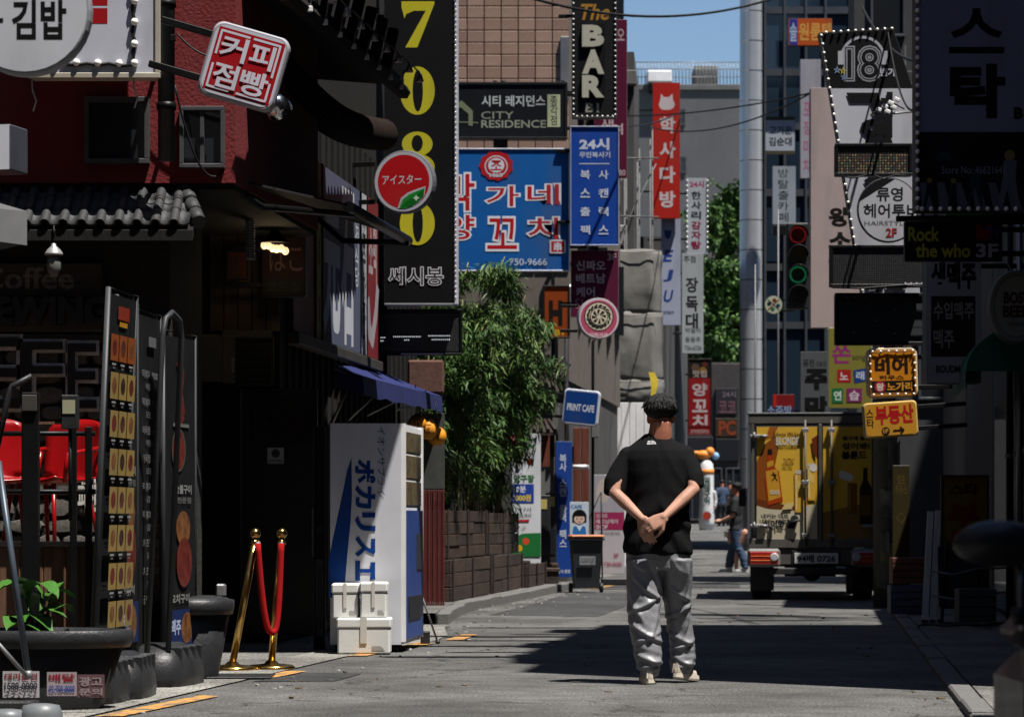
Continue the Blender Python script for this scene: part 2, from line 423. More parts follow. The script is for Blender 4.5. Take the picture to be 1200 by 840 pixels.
# worn orange edge line
rnd_ = random.Random(11); g = MB()
for i in range(170):
    Y = rnd_.uniform(15.5, 46); e = edgeL(Y) + abs(rnd_.gauss(0, .35)) if i % 3 else rnd_.uniform(edgeL(Y), edgeR(Y)); r_ = rnd_.uniform(.006, .028); a_ = rnd_.uniform(0, 6.28); h = rnd_.uniform(.003, .012)
    g.prismz([(e + r_ * math.cos(a_ + t) * k, Y + r_ * math.sin(a_ + t) * k) for t, k in ((0, 1), (1.3, .7), (2.6, 1.1), (4, .6), (5.2, .9))], .002, .002 + h, i % 3)
o = struct('debris', g, [M('dry leaf', (.12, .085, .045), rough=.9, var=.3), M('paper scrap', (.4, .39, .36), rough=.9, var=.2), M('gravel grey', (.12, .12, .115), rough=.9, var=.3)]); o['kind'] = 'stuff'
def worn_paint(key, col, thr=.42):
    m = bpy.data.materials.new(key); m.use_nodes = True; t = m.node_tree; N = t.nodes; L = t.links; b = N['Principled BSDF']
    tc = N.new('ShaderNodeTexCoord'); n = N.new('ShaderNodeTexNoise'); n.inputs['Scale'].default_value = 9; n.inputs['Detail'].default_value = 9; n.inputs['Roughness'].default_value = .75
    L.new(tc.outputs['Object'], n.inputs['Vector'])
    r = N.new('ShaderNodeMapRange'); r.inputs[1].default_value = thr; r.inputs[2].default_value = thr + .12; L.new(n.outputs['Fac'], r.inputs[0])
    mx = N.new('ShaderNodeMix'); mx.data_type = 'RGBA'; L.new(r.outputs[0], mx.inputs[0]); mx.inputs[6].default_value = (.075, .07, .065, 1); mx.inputs[7].default_value = (*col, 1)
    L.new(mx.outputs[2], b.inputs['Base Color']); b.inputs['Roughness'].default_value = .8; return m
orange = worn_paint('orange road paint', (.42, .2, .035))
for (pts) in ([(-2.12, 15.2), (-1.98, 15.2), (-1.66, 16.95), (-1.78, 17.0)], [(-1.62, 19.0), (-1.5, 18.98), (-1.36, 19.75), (-1.49, 19.8)],
              [(-1.22, 22.0), (-1.08, 22.0), (-.62, 24.3), (-.76, 24.4)], [(-.56, 24.9), (-.42, 24.9), (-.3, 26.1), (-.43, 26.2)], [(1.1, 43.5), (1.25, 43.5), (1.6, 46), (1.45, 46)]):
    g = MB(); g.add([(x, y, .008) for x, y in pts], [(0, 1, 2, 3)]); struct('edge_line', g, orange)
# raised pavement on the left with kerb stones, and on the right
def kerb_run(edge, y0, y1, side, h, step, key):
    g = MB(); n = int((y1 - y0) / step) + 1; me_cache = []
    rows = [(y0 + (y1 - y0) * i / 12) for i in range(13)]
    pv = MB(); vs = []; fs = []
    for Y in rows:
        e = edge(Y) + side * .13; z = zg(Y) + h - .004
        vs += [(e, Y, z), (e + side * 4, Y, z), (e, Y, zg(Y) - .05)]
    for i in range(12):
        a = 3 * i; b = a + 3
        fs += [(a, b, b + 1, a + 1) if side > 0 else (a, a + 1, b + 1, b), (a + 2, b + 2, b, a)]
    pv.add(vs, fs); pav = struct('pavement', pv, concrete)
    km = M('granite kerb', (.1, .098, .095), rough=.8, var=.25, scale=25, bump=.3)
    y = y0; i = 0
    while y < y1:
        l = step * random.uniform(.96, 1.02); ym = y + l / 2; dx = edge(y + l) - edge(y); a = math.atan2(-dx, l)
        k = MB().box(-.065, -l / 2 + .006, -.1, .065, l / 2 - .006, h + random.uniform(-.008, .008), c=.012)
        k.build('kerb_stone', km, pav, (edge(ym) + side * .06, ym, zg(ym)), (0, random.uniform(-.02, .02), a)); y += l
    return pav
kerb_run(edgeL, 29, 44, -1, .11, .85, 'l')
kerb_run(edgeR, 9, 60, 1, .045, 1.0, 'r')
# flush gutter strip of pale concrete in front of the left shops
sheet('gutter', [(Y, edgeL(Y) - .42, edgeL(Y) - .02) for Y in [14 + i for i in range(15)]], asphalt('gutter concrete', (.2, .195, .18)), .004)

# ------------------------------------------------------------------ building materials
red_st = M('red stucco', (.115, .008, .01), rough=.8, var=.18, scale=3, bump=.35, bscale=40, dirt=.25)
dark_wood = M('black stained wood', (.0075, .0068, .0062), rough=.85, spec=.2, var=.4, scale=3, stretch=(6, 6, .6), bump=.3, bscale=12)
brown_wood = M('brown wood', (.1, .052, .03), rough=.6, var=.35, scale=3, stretch=(7, 7, .5), bump=.3, bscale=15)
redwood = M('reddish wood', (.1, .026, .014), rough=.55, var=.35, scale=3, stretch=(7, 7, .4), bump=.3, bscale=15)
grey_wall = M('grey render', (.05, .05, .052), rough=.85, var=.2, scale=1.2, bump=.2, dirt=.5)
mid_wall = M('weathered concrete', (.1, .1, .099), rough=.85, var=.22, scale=1.2, bump=.25, dirt=.5)
black_steel = M('black steel', '#151516', rough=.45, metal=.6, var=.2)
dk_glass = M('dark window glass', (.012, .014, .017), rough=.06, var=.0, spec=.8)
galv = M('galvanised steel', (.16, .165, .17), rough=.5, metal=.5, var=.2, scale=9)
stone_m = M('rough stone', (.13, .12, .105), rough=.9, var=.45, scale=8, bump=1.0, bscale=22)
black_void = M('unlit interior', (.006, .006, .006), rough=.9, var=.2)
black_plastic = M('black plastic', (.016, .017, .019), rough=.42, var=.25, scale=8, bump=.15)
alu = M('grey aluminium', (.25, .255, .265), rough=.35, metal=.7, var=.12)
white_paint = M('white paint', (.62, .62, .63), rough=.5, var=.08, dirt=.25)

def wall_box(name, m, parent, x0, y0, z0, x1, y1, z1): return MB().box(x0, y0, z0, x1, y1, z1).build(name, m, parent)
def prism_wall(name, m, parent, poly, z0, z1): return MB().prismz(poly, z0, z1).build(name, m, parent)

# ================= LEFT 0 : red stucco building with the coffee shop in front
B = thing('shop_building', 'red stucco building above the coffee shop with a tiled porch roof', 'building', (-3.2, 20.8, 0))
def rel(B, mbobj): return mbobj
ox, oy = B.location.x, B.location.y
YF = 20.8
def bw(px): return X(px, YF) - ox
def bz(py): return Z(py, YF)
side_dx = .104 * 3.4
xc = X(209, YF)
xw = X(276, YF) - ox
prism_wall('wall', red_st, B, [(-6.0, 0), (xw, 0), (xw + side_dx, 3.4), (-6.0, 3.4)], 3.35, 18)
prism_wall('ground_floor', M('dark mortar', (.014, .013, .012), rough=.95, var=.3, bump=.6, bscale=20), B, [(-6.0, .12), (bw(197), .12), (bw(197) + .1, 1.3), (-6.0, 1.3)], 0, 3.35)
prism_wall('shade_sheet', dark_wood, B, [(-5.9, .02), (xw - .01, .02), (xw + side_dx - .02, 3.38), (-5.9, 3.38)], 3.305, 3.347)  # dark sheet added so the red underside stays black
# upper window in the front, one in the street side
def window(parent, x0, z0, x1, z1, y, fm, gm, n=1, fw=.045, rot=None, sill=True, t=.06):
    """frame with panes lying in an x,z plane at depth y"""
    f = MB()
    f.box(x0, y - t, z1 - fw, x1, y + .02, z1, c=.004); f.box(x0, y - t, z0, x1, y + .02, z0 + fw, c=.004)
    f.box(x0, y - t, z0 + fw, x0 + fw, y + .02, z1 - fw, c=.004); f.box(x1 - fw, y - t, z0 + fw, x1, y + .02, z1 - fw, c=.004)
    for i in range(1, n):
        xm = x0 + (x1 - x0) * i / n; f.box(xm - fw / 2, y - t * .8, z0 + fw, xm + fw / 2, y + .02, z1 - fw, c=.003)
    o = f.build('window', fm, parent)
    for i in range(n):
        a = x0 + fw / 2 + (x1 - x0 - fw) * i / n + fw / 2; b = x0 + (x1 - x0 - fw) * (i + 1) / n + fw / 2 - fw / 2
        MB().box(a, y - .012, z0 + fw, b, y - .004, z1 - fw).build('pane', gm, o)
    return o
frame_grey = M('grey window frame', (.045, .045, .048), rough=.5, var=.15)
window(B, bw(100), bz(193), bw(176), bz(115), -.01, frame_grey, dk_glass, 1, .035)
sw = thing('side', None, None) if False else None
window(B, bw(211), bz(198), bw(264), bz(126), -.01, frame_grey, dk_glass, 2, .03)
# rough stones in the lower wall, each a piece
stone_meshes = []
for q in range(5):
    g = MB(); n = 10
    pr = [(math.cos(2 * math.pi * i / n) * random.uniform(.84, 1.05), math.sin(2 * math.pi * i / n) * random.uniform(.84, 1.05)) for i in range(n)]
    pr = [(max(-1, min(1, 1.15 * a)), max(-1, min(1, 1.15 * b))) for a, b in pr]
    vs = [(a, 0, b) for a, b in pr] + [(a * .86, -1, b * .84) for a, b in pr] + [(0, -1.15, 0)]
    fs = [(i, (i + 1) % n, (i + 1) % n + n, i + n) for i in range(n)] + [(i + n, (i + 1) % n + n, 2 * n) for i in range(n)]
    g.add(vs, fs); stone_meshes.append(g.mesh('stone', stone_m))
row = 0; z = .1
while z < 2.14:
    h = random.uniform(.1, .15); x = bw(-70) + random.uniform(0, .1)
    while x < bw(184):
        w_ = random.uniform(.13, .26)
        s_ = link('stone', stone_meshes[random.randrange(5)], B, (x + w_ / 2, .121, z + h / 2), (0, random.uniform(-.06, .06), 0))
        s_.scale = (w_ * .49, random.uniform(.02, .05), h * .49); x += w_ + .008
    z += h + .008
# timber fascia boards behind the lettering
for (y0, y1, d) in ((307, 346, .05), (348, 388, .07), (390, 402, .04)):
    MB().box(bw(-80), .12 - d, bz(y1), bw(118), .14, bz(y0), c=.006).build('fascia_board', M('grey-brown fascia', (.04, .036, .03), rough=.8, var=.35, scale=4, stretch=(.6, 5, 8), bump=.4, bscale=14), B)
let_m = M('dark metal letters', (.012, .012, .012), rough=.5, var=.15)
pale_l = M('faded letters', (.13, .12, .11), rough=.8, var=.5, scale=30)
text_at(B, 'Coffee', bw(-25), bz(338), bw(85), bz(312), .066, pale_l, off=.02, depth=.004)
t = text_at(B, 'BREWING', bw(-52), bz(381), bw(128), bz(347), .048, let_m, off=.05, depth=.07)
# white-edged big letters standing proud of the stones
edge_m = M('pale letter edges', (.42, .41, .39), rough=.8, var=.3, scale=20)
for (ch, x0, x1, y0, y1) in (('E', -24, 22, 395, 478), ('F', 22, 72, 400, 470), ('E', 78, 112, 402, 478)):
    text_at(B, ch, bw(x0), bz(y1), bw(x1), bz(y0), .10, edge_m, off=.035, depth=.03, fitref=.0)
    text_at(B, ch, bw(x0), bz(y1), bw(x1), bz(y0), .062, let_m, off=.0, depth=.02, fitref=.0)
text_at(B, '낙지\n수육\n파전', bw(90), bz(600), bw(112), bz(500), .06, edge_m, off=.03, depth=.02)
# porch roof : every round tile, every flat tile and the ridge is a piece
roof_m = M('dark clay roof tile', (.026, .027, .029), rough=.6, var=.25, scale=6, bump=.25)
RY0, RZ0, RY1, RZ1 = -.34, bz(262) - .05, .22, bz(205)
roof = MB().add([(bw(-90), RY0, RZ0 - .03), (bw(232), RY0, RZ0 - .03), (bw(232), RY1, RZ1 - .03), (bw(-90), RY1, RZ1 - .03), (bw(-90), RY0, RZ0 - .1), (bw(232), RY0, RZ0 - .1), (bw(232), RY1, RZ1 - .1), (bw(-90), RY1, RZ1 - .1)],
    [(0, 1, 2, 3), (7, 6, 5, 4), (0, 4, 5, 1), (1, 5, 6, 2), (2, 6, 7, 3), (3, 7, 4, 0)]).build('porch_roof', dark_wood, B)
sl_ = Vector((0, RY1 - RY0, RZ1 - RZ0)); ln = sl_.length; ang = math.atan2(sl_.z, sl_.y)
tl = ln / 4
hc = MB(); n = 8
for (y0, y1, r0, r1) in ((0, tl * 1.12, .036, .031),):
    vs = []
    for (yy, rr) in ((y0, r0), (y1, r1), (y0, r0 * .7)):
        vs += [(rr * math.cos(math.pi * i / (n - 1)), yy, rr * math.sin(math.pi * i / (n - 1))) for i in range(n)]
    hc.add(vs, [(i, i + 1, i + 1 + n, i + n) for i in range(n - 1)], 0, True); hc.add(vs, [(i, i + 2 * n, i + 1 + 2 * n, i + 1) for i in range(n - 1)])
round_tile = hc.mesh('round_tile', roof_m)
fl = MB(); wv = .085; k = 6
vs = []
for yy in (0, tl * 1.1):
    for zz in (0, .014): vs += [(-wv / 2 + wv * i / (k - 1), yy, -.016 * math.cos((i / (k - 1) - .5) * math.pi) + zz) for i in range(k)]
fl.add(vs, [(k + i, k + i + 1, 3 * k + i + 1, 3 * k + i) for i in range(k - 1)] + [(i, i + 1, k + i + 1, k + i) for i in range(k - 1)], 0, True)
flat_tile = fl.mesh('flat_tile', roof_m)
ncol = 15; px_step = 21.3
for c_ in range(ncol + 1):
    xx = bw(-88 + c_ * px_step)
    for r_ in range(4):
        f = (r_) / 4
        b = Vector((xx, RY0 + sl_.y * f, RZ0 + sl_.z * f))
        if xx < bw(226):
            link('round_tile', round_tile, roof, b + Vector((0, -.01, .012 + .004)), (ang + .05 * 0, 0, random.uniform(-.03, .03)))
            link('flat_tile', flat_tile, roof, b + Vector((bw(px_step / 2) - bw(0), 0, .012)), (ang, 0, random.uniform(-.02, .02)))
rg = MB().tube([(bw(-90), RY1 + .02, RZ1 + .03), (bw(205), RY1 + .02, RZ1 + .035)], .045, 8); rg.box(bw(-90), RY1 - .06, RZ1 - .03, bw(205), RY1 + .1, RZ1 + .03); rg.build('ridge_tile', roof_m, roof)
for i in range(5):
    f = i / 5; p0 = Vector((bw(206 + 32 * f), RY1 - .5 * f, RZ1 + .03 - (RZ1 - RZ0) * f)); f = (i + 1) / 5
    p1 = Vector((bw(206 + 32 * f), RY1 - .5 * f, RZ1 + .03 - (RZ1 - RZ0) * f)); MB().tube([p0, p1], [.05, .056], 8).build('hip_tile', roof_m, roof)
# porch wall lantern, drain pipe, loose wires
lt = thing('wall_lantern', 'small glass wall lantern with pale cap under the porch roof', 'lantern', (X(63, 20.45), 20.45, Z(325, 20.45)))
MB().lathe([(.0, .235), (.014, .23), (.018, .215), (.045, .19), (.062, .165), (.066, .15), (.05, .15)], 10).build('cap', M('pale metal cap', (.3, .3, .3), rough=.4, metal=.4, var=.15), lt)
MB().lathe([(.03, .0), (.05, .06), (.048, .15)], 10).build('glass', M('lantern glass', (.09, .09, .085), rough=.12, var=.1), lt)
MB().tube([(0, 0, .265), (0, 0, .35), (0, .3, .35)], .008, 6).build('hook', black_steel, lt)
dp = thing('drain_pipe', 'thick black pipe rising past the red wall', 'pipe', (X(195, 20.45), 20.45, bz(196)))
MB().tube([(0, 0, 0), (0, 0, 3.0)], .058, 14).build('pipe', M('black pipe', (.018, .022, .024), rough=.5, var=.3), dp)
g = MB()
for zz in (.35, 1.05, 1.9): g.tube([(0, 0, zz), (0, 0, zz + .05)], .068, 14); g.box(-.012, .05, zz + .01, .012, .36, zz + .04)
g.build('clamp', black_steel, dp)
dp2 = thing('drain_pipe', 'pale upright pipe with ribbed lower sleeve beside the red wall', 'pipe', (X(293, 22.9), 22.9, 3.0))
MB().tube([(0, 0, 1.3), (0, 0, 4)], .035, 10).build('upper_pipe', alu, dp2)
g = MB()
for i in range(64): g.lathe([(.034, i * .02), (.042, i * .02 + .01), (.034, i * .02 + .02)], 9)
g.build('ribbed_sleeve', galv, dp2)

# ================= LEFT 1 : dark timber pub
PB = thing('pub_building', 'dark timber pub with deep eaves between the coffee shop and the tall yellow numeral sign', 'building', (XL(25), 25, 0))
px0, py0 = PB.location.x, 25.0
def q(x, y, z=0): return (x - px0, y - py0, z)
prism_wall('wall', dark_wood, PB, [(-6, -.3), (-.02, -.3), (.104 * 8.4, 8.4), (-6, 8.4)], 0, 18)
g = MB()     # battens of the street wall
for i in range(26):
    y = 25.0 + i * .33; x = XL(y); g.box(x - px0 - .01, y - 25 - .02, .1, x - px0 + .03, y - 25 + .02, 4.6)
for i in range(16):
    x = -2.6 + i * .16; g.box(x - .02, -.33, .1, x + .02, -.3, 4.6)
g.build('batten', dark_wood, PB)
# entrance front : warm boards by the lamp, dark door, side window and boxes
warm = M('warm panel boards', (.05, .032, .02), rough=.5, var=.3, scale=3, stretch=(7, 7, .6))
def pf(px, Y=24.62): return X(px, Y) - px0
def pz(py, Y=24.62): return Z(py, Y)
for i in range(5):
    a = 246 + i * 16.5; MB().box(pf(a), -.37, pz(388), pf(a + 15.6), -.335, pz(236), c=.004).build('panel_board', warm, PB)
MB().box(pf(282), -.4, .06, pf(372), -.335, pz(455), c=.01).build('door', M('black door', (.01, .01, .011), rough=.3, var=.2), PB)
MB().box(pf(366), -.44, .7, pf(369), -.4, 1.1, c=.004).build('door_handle', galv, PB)
MB().box(pf(205), -.42, pz(402), pf(300), -.336, pz(392), c=.006).build('lintel', mid_wall, PB)
fr = M('dim framed pictures', (.03, .026, .02), rough=.3, var=.4, scale=8)
for (a, b, c, d) in ((236, 395, 262, 448), (262, 388, 320, 450)):
    MB().box(pf(a), -.5, pz(d), pf(b if b > 600 else c), -.42, pz(b), c=.006).build('utility_box', M('grey utility box', (.05, .05, .05), rough=.5, var=.2, dirt=.4), PB)
# canopy rafters and eave beam
def eave(y): return XL(y) + .8
g = MB(); bm_ = [(eave(20.5) - px0, -4.5, 4.62), (eave(26.4) - px0, 1.4, 4.78)]
g.tube(bm_, .06, 6, smooth=False); g.build('eave_beam', dark_wood, PB)
MB().add([q(XL(21), 21.0, 4.8), q(eave(21), 21.0, 4.7), q(eave(26.4), 26.4, 4.84), q(XL(26.4), 26.4, 4.9), q(XL(21), 21.0, 4.9), q(eave(21), 21.0, 4.76), q(eave(26.4), 26.4, 4.9), q(XL(26.4), 26.4, 5.0)],
         [(0, 1, 2, 3), (7, 6, 5, 4), (0, 4, 5, 1), (1, 5, 6, 2), (2, 6, 7, 3), (3, 7, 4, 0)]).build('eave', dark_wood, PB)
for i in range(8):
    y = 20.9 + i * .62; x = eave(y); zb = 4.7 + (y - 20.5) * .026
    r_ = Matrix.Rotation(R(-28), 3, 'Y')
    MB().box(x - px0 - .04, y - 25 - .05, zb, x - px0 + .05, y - 25 + .05, zb + .34, c=.012, rot=Matrix.Rotation(R(14 + (y - 20.9) * -.4), 3, 'Y'), piv=(x - px0, y - 25, zb)).build('rafter', dark_wood if i % 3 else M('brown rafter', (.03, .018, .012), rough=.6, var=.3), PB)
# eave spot lamps
sp0 = None
for i in range(8):
    y = 21.2 + i * .66; p = Vector((eave(y) + .06, y, 4.62 + (y - 20.5) * .026))
    if sp0 is None:
        sp0 = thing('eave_spotlight', 'first small spotlight from the left along the dark pub eave', 'spotlight', p, group='spotlights along the pub eave')
        MB().tube([(0, 0, 0), (.02, 0, .12), (.1, 0, .17), (.16, -.02, .1)], .008, 6).build('arm', galv, sp0)
        MB().lathe([(.012, .07), (.02, .05), (.034, 0), (.03, 0)], 10, (.16, -.02, .03)).build('lamp_head', M('grey lamp head', (.3, .3, .3), rough=.35, metal=.5, var=.1), sp0)
        MB().box(-.02, -.02, -.03, .02, .02, .01, c=.004).build('clip', white_paint, sp0)
    else: dup(sp0, p, label=('second', 'third', 'fourth', 'fifth', 'sixth', 'seventh', 'eighth')[i - 1] + ' small spotlight from the left along the dark pub eave')
# corrugated exhaust hose below the eave
eh = thing('exhaust_hose', 'fat corrugated exhaust hose slung under the dark pub eave', 'hose', (X(330, 22.8), 22.8, Z(88, 22.8)))
g = MB(); pts = []; rs = []
A_ = Vector((0, 0, 0)); B_ = Vector((X(448, 28), 28, Z(158, 28))) - eh.location
for i in range(121):
    f = i / 120; pts.append(A_.lerp(B_, f) + Vector((0, 0, -.12 * math.sin(math.pi * f)))); rs.append(.135 + (.016 if i % 4 < 2 else -.004))
g.tube(pts, rs, 16); g.build('hose', M('brown flexible duct', (.012, .007, .005), rough=.85, spec=.1, var=.3), eh)
MB().add([q(XL(21.4), 21.4, 5.8), q(.24, 21.4, 5.6), q(.30, 26, 5.6), q(XL(26), 26, 5.8), q(XL(21.4), 21.4, 5.9), q(.24, 21.4, 5.7), q(.30, 26, 5.7), q(XL(26), 26, 5.9)],
         [(0, 1, 2, 3), (7, 6, 5, 4), (0, 4, 5, 1), (1, 5, 6, 2), (2, 6, 7, 3), (3, 7, 4, 0)]).build('shade_canopy', dark_wood, PB)  # unseen canopy added to shade the vending machine and entrance
# fold-out awning over the entrance
aw = thing('folding_awning', 'black fold-out awning with metal front roll over the pub entrance', 'awning', (X(412, 22.4), 22.4, Z(243, 22.4)))
ol = aw.location
cA, cB, cC, cD = [Vector((X(a, y_), y_, Z(b, y_))) - ol for a, b, y_ in ((247, 203, 20.9), (412, 240, 22.4), (478, 279, 25.0), (352, 238, 25.4))]
MB().add([cA, cB, cC, cD] + [v - Vector((0, 0, .015)) for v in (cA, cB, cC, cD)], [(0, 1, 2, 3), (7, 6, 5, 4), (0, 4, 5, 1), (1, 5, 6, 2), (2, 6, 7, 3), (3, 7, 4, 0)]).build('cloth', M('black awning cloth', (.012, .012, .013), rough=.8, var=.2), aw)
MB().tube([cB + Vector((-.02, -.05, -.02)), cC + Vector((0, .03, -.02))], .042, 12).build('front_roll', M('dull aluminium', (.09, .09, .092), rough=.4, metal=.6, var=.15), aw)
MB().tube([cA, cA.lerp(cB, .35) + Vector((0, 0, -.16)), cB + Vector((0, .15, -.06))], .025, 8).build('folding_arm', black_steel, aw)
MB().tube([cD, cD.lerp(cC, .4) + Vector((0, 0, -.2)), cC + Vector((0, -.2, -.06))], .025, 8).build('folding_arm', black_steel, aw)
# warm hanging lamp
hl = thing('hanging_lamp', 'lit warm bulb lamp hanging at the pub entrance', 'lamp', (X(322, 23.6), 23.6, Z(292, 23.6)))
glow = M('warm bulb', (1, .74, .4), rough=.3, var=0, emit=.55)
g = MB()
for i in range(6): g.ell((-.085 + .034 * i, 0, .03 - .008 * i + .008 * math.sin(i * 2)), (.028, .03, .032), 9, 6)
g.build('bulb', glow, hl)
MB().lathe([(.11, .05), (.1, .07), (.05, .12), (.02, .16)], 14).build('shade', black_steel, hl)
MB().tube([(0, 0, .16), (0, 0, .85)], .006, 6).build('cord', black_steel, hl)
pl = bpy.data.lights.new('lamp_light', 'POINT'); pl.energy = 1.6; pl.color = (1, .72, .4); pl.shadow_soft_size = .08
plo = bpy.data.objects.new('lamp_light', pl); COL.objects.link(plo); plo.parent = hl; plo.location = (0, 0, -.06)

# blue canvas awning
ba = thing('canvas_awning', 'dark blue canvas awning above the white vending machine', 'awning', (X(425, 26.1), 26.1, Z(464, 26.1)))
ol = ba.location
def pa(px, py, Y): return Vector((X(px, Y), Y, Z(py, Y))) - ol
n = 12; top = [pa(392, 428, 26.0).lerp(pa(441, 431, 31.2), i / n) for i in range(n + 1)]
fro = [pa(425, 441, 26.1).lerp(pa(518, 464.5, 31.5), i / n) for i in range(n + 1)]
val = [p + Vector((.01, 0, -.165 + .012 * math.sin(i * 2.6))) for i, p in enumerate(fro)]
mid = [(a + b) / 2 + Vector((0, 0, -.02 - .012 * math.cos(i * math.pi))) for i, (a, b) in enumerate(zip(top, fro))]
g = MB(); rows_ = [top, mid, fro, val]; vs = [v for r_ in rows_ for v in r_]
g.add(vs, [(r_ * (n + 1) + i, (r_ + 1) * (n + 1) + i, (r_ + 1) * (n + 1) + i + 1, r_ * (n + 1) + i + 1) for r_ in range(3) for i in range(n)])
g.add([top[0], fro[0], val[0], top[0] + Vector((0, 0, -.17))], [(0, 1, 2, 3)])
blue_cv = M('blue canvas', (.008, .013, .075), rough=.75, var=.15, bump=.15)
c_ = g.build('canvas', blue_cv, ba); sd = c_.modifiers.new('thickness', 'SOLIDIFY'); sd.thickness = .006
g = MB(); g.tube([fro[0] + Vector((-.03, 0, -.03)), fro[-1] + Vector((-.03, 0, -.03))], .016, 6)
for i in (0, 4, 8, 12): g.tube([top[i] + Vector((0, 0, -.03)), fro[i] + Vector((-.03, 0, -.03))], .013, 6); g.tube([top[i] + Vector((-.02, 0, -.5)), fro[i] + Vector((-.1, 0, -.04))], .013, 6)
g.build('awning_frame', alu, ba)

# ================= LEFT 2 : low timber house behind the bamboo
TH = thing('timber_house', 'low black timber house behind the bamboo with small brown tiled eaves', 'building', (XL(40) - .5, 40, 0))
prism_wall('wall', dark_wood, TH, [(-6, -6.4), (-.66, -6.4), (.62, 6.6), (-6, 6.6)], 0, 3.0)
brown_tile = M('brown roof tile', (.022, .014, .011), rough=.7, var=.3, scale=8, bump=.3)
for (Y, a, b, y0, y1) in ((44.6, 604, 662, 432, 470), (43.9, 616, 652, 488, 507), (46.2, 560, 640, 400, 430)):
    x0 = X(a, Y) - TH.location.x; x1 = X(b, Y) - TH.location.x; z0, z1 = Z(y1, Y), Z(y0, Y); yy = Y - 40
    rf = MB().add([(x0, yy - .5, z0), (x1, yy - .5, z0), (x1 - .15, yy + .3, z1), (x0 + .15, yy + .3, z1), (x0, yy - .5, z0 - .05), (x1, yy - .5, z0 - .05), (x1 - .15, yy + .3, z1 - .05), (x0 + .15, yy + .3, z1 - .05)],
         [(0, 1, 2, 3), (7, 6, 5, 4), (0, 4, 5, 1), (1, 5, 6, 2), (2, 6, 7, 3), (3, 7, 4, 0)]).build('eave_roof', brown_tile, TH)
    k = int((x1 - x0) / .11)
    for i in range(k + 1):
        xx = x0 + .02 + (x1 - x0 - .04) * i / k
        MB().tube([(xx, yy - .51, z0 + .02), (x0 + .15 + (x1 - x0 - .3) * i / k, yy + .3, z1 + .02)], .026, 6).build('round_tile', brown_tile, rf)
    MB().box(x0 + .05, yy - .05, z0 - .5, x1 - .1, yy + .32, z0 - .04, c=.004).build('gable_panel', redwood if Y < 44 else mid_wall, TH)

# ================= LEFT 3 : brown tiled building
TB = thing('tiled_building', 'tall building with a brown tiled wall behind the residence sign', 'building', (.9, 47, 0))
prism_wall('wall', M('tile grout', (.1, .085, .075), rough=.9, var=.2), TB, [(-8, 0), (0, 0), (1.2, 11), (-8, 11)], 3.2, 20)
prism_wall('ground_floor', grey_wall, TB, [(-8, .05), (-.02, .05), (1.15, 11), (-8, 11)], 0, 3.2)
tile_ms = [M('brown wall tile %d' % i, c, rough=.45, var=.12, scale=6, bump=.1, dirt=.12) for i, c in enumerate(((.21, .135, .105), (.235, .155, .12), (.19, .12, .095), (.25, .165, .13)))]
tme = [MB().box(-.127, -.012, -.088, .127, .012, .088, c=.006).mesh('tile', m) for m in tile_ms]
cnt = 0
for r_ in range(60):
    zz = 5.0 + r_ * .19
    if zz > 9.75: break
    for c_ in range(8):
        xx = -.135 - c_ * .268
        if zz > 9.4 or xx < -2.1: pass
        link('tile', tme[random.choice((0, 0, 1, 1, 2, 3))], TB, (xx, -.012, zz), (0, random.uniform(-.006, .006), 0)); cnt += 1
MB().box(-.14, -.1, 7.6, .0, -.03, 8.6, c=.01).build('meter_box', alu, TB)
for i in range(5):     # windows on the street side
    y = 1.5 + i * 2.0
    for zz in (4.5, 7.5, 10.5): MB().box(.109 * y - .02, y, zz, .109 * (y + 1.2) + .05, y + 1.2, zz + 1.3).build('window', dk_glass, TB)
MB().box(-.55, -.09, 0, -.18, .05, 3.5, c=.01).build('pillar', mid_wall, TB)
for (px, z0, z1, r_) in ((648, 2.0, 5.2, .03), (653, 0, 3.4, .022), (664, .3, 4.6, .035), (695, 0, 3.8, .025)):
    xx = X(px, 46.7) - .9; MB().tube([(xx, -.16, z0), (xx, -.16, z1), (xx + .12, -.1, z1 + .15)], r_, 7).build('wall_pipe', black_steel if px != 664 else alu, TB)
for (px, z, w_, h) in ((645, 2.6, .14, .3), (659, 1.9, .2, .26), (684, 2.75, .16, .22), (693, 2.3, .12, .2)):
    xx = X(px, 46.6) - .9; MB().box(xx, -.3, z, xx + w_, -.1, z + h, c=.01).build('meter_box', mid_wall if px != 684 else white_paint, TB)
for i, (a, b) in enumerate(((672, 680), (681, 690))):
    MB().box(X(a, 46.6) - .9, -.46, .1, X(b, 46.6) - .9, -.36, 2.45, c=.006).build('timber_panel', redwood, TB)

# ================= LEFT 4 : scaffolded building site
SB = thing('scaffolded_building', 'grey building under scaffolding behind the maroon signs', 'building', (1.75, 60, 0))
prism_wall('wall', grey_wall, SB, [(-6, 1.2), (.75, 1.2), (1.1, 7), (-6, 7)], .1, 10.6)
g = MB(); g.box(-.3, 1.0, 9.9, .8, 1.3, 10.2, c=.02); g.build('parapet', mid_wall, SB)
scaf_m = M('scaffold steel', (.085, .087, .09), rough=.6, metal=.2, var=.3, scale=9)
for (x_, z_) in ((-.55, 5.0), (.1, 6.6), (-.4, 8.2)):
    u = MB().box(x_, .85, z_, x_ + .5, 1.19, z_ + .42, c=.02).build('air_unit', M('ac grey', (.2, .2, .2), rough=.5, var=.15, dirt=.4), SB)
    MB().lathe([(.16, 0), (.16, .012), (.05, .02), (0, .02)], 16, (x_ + .22, .85, z_ + .21), rot=Matrix.Rotation(R(90), 3, 'X')).build('fan_grille', black_steel, u)
sc_ = thing('scaffold', 'scaffold of thin steel tubes with hanging grey tarpaulins', 'scaffold', (1.78, 59.6, zg(60)))
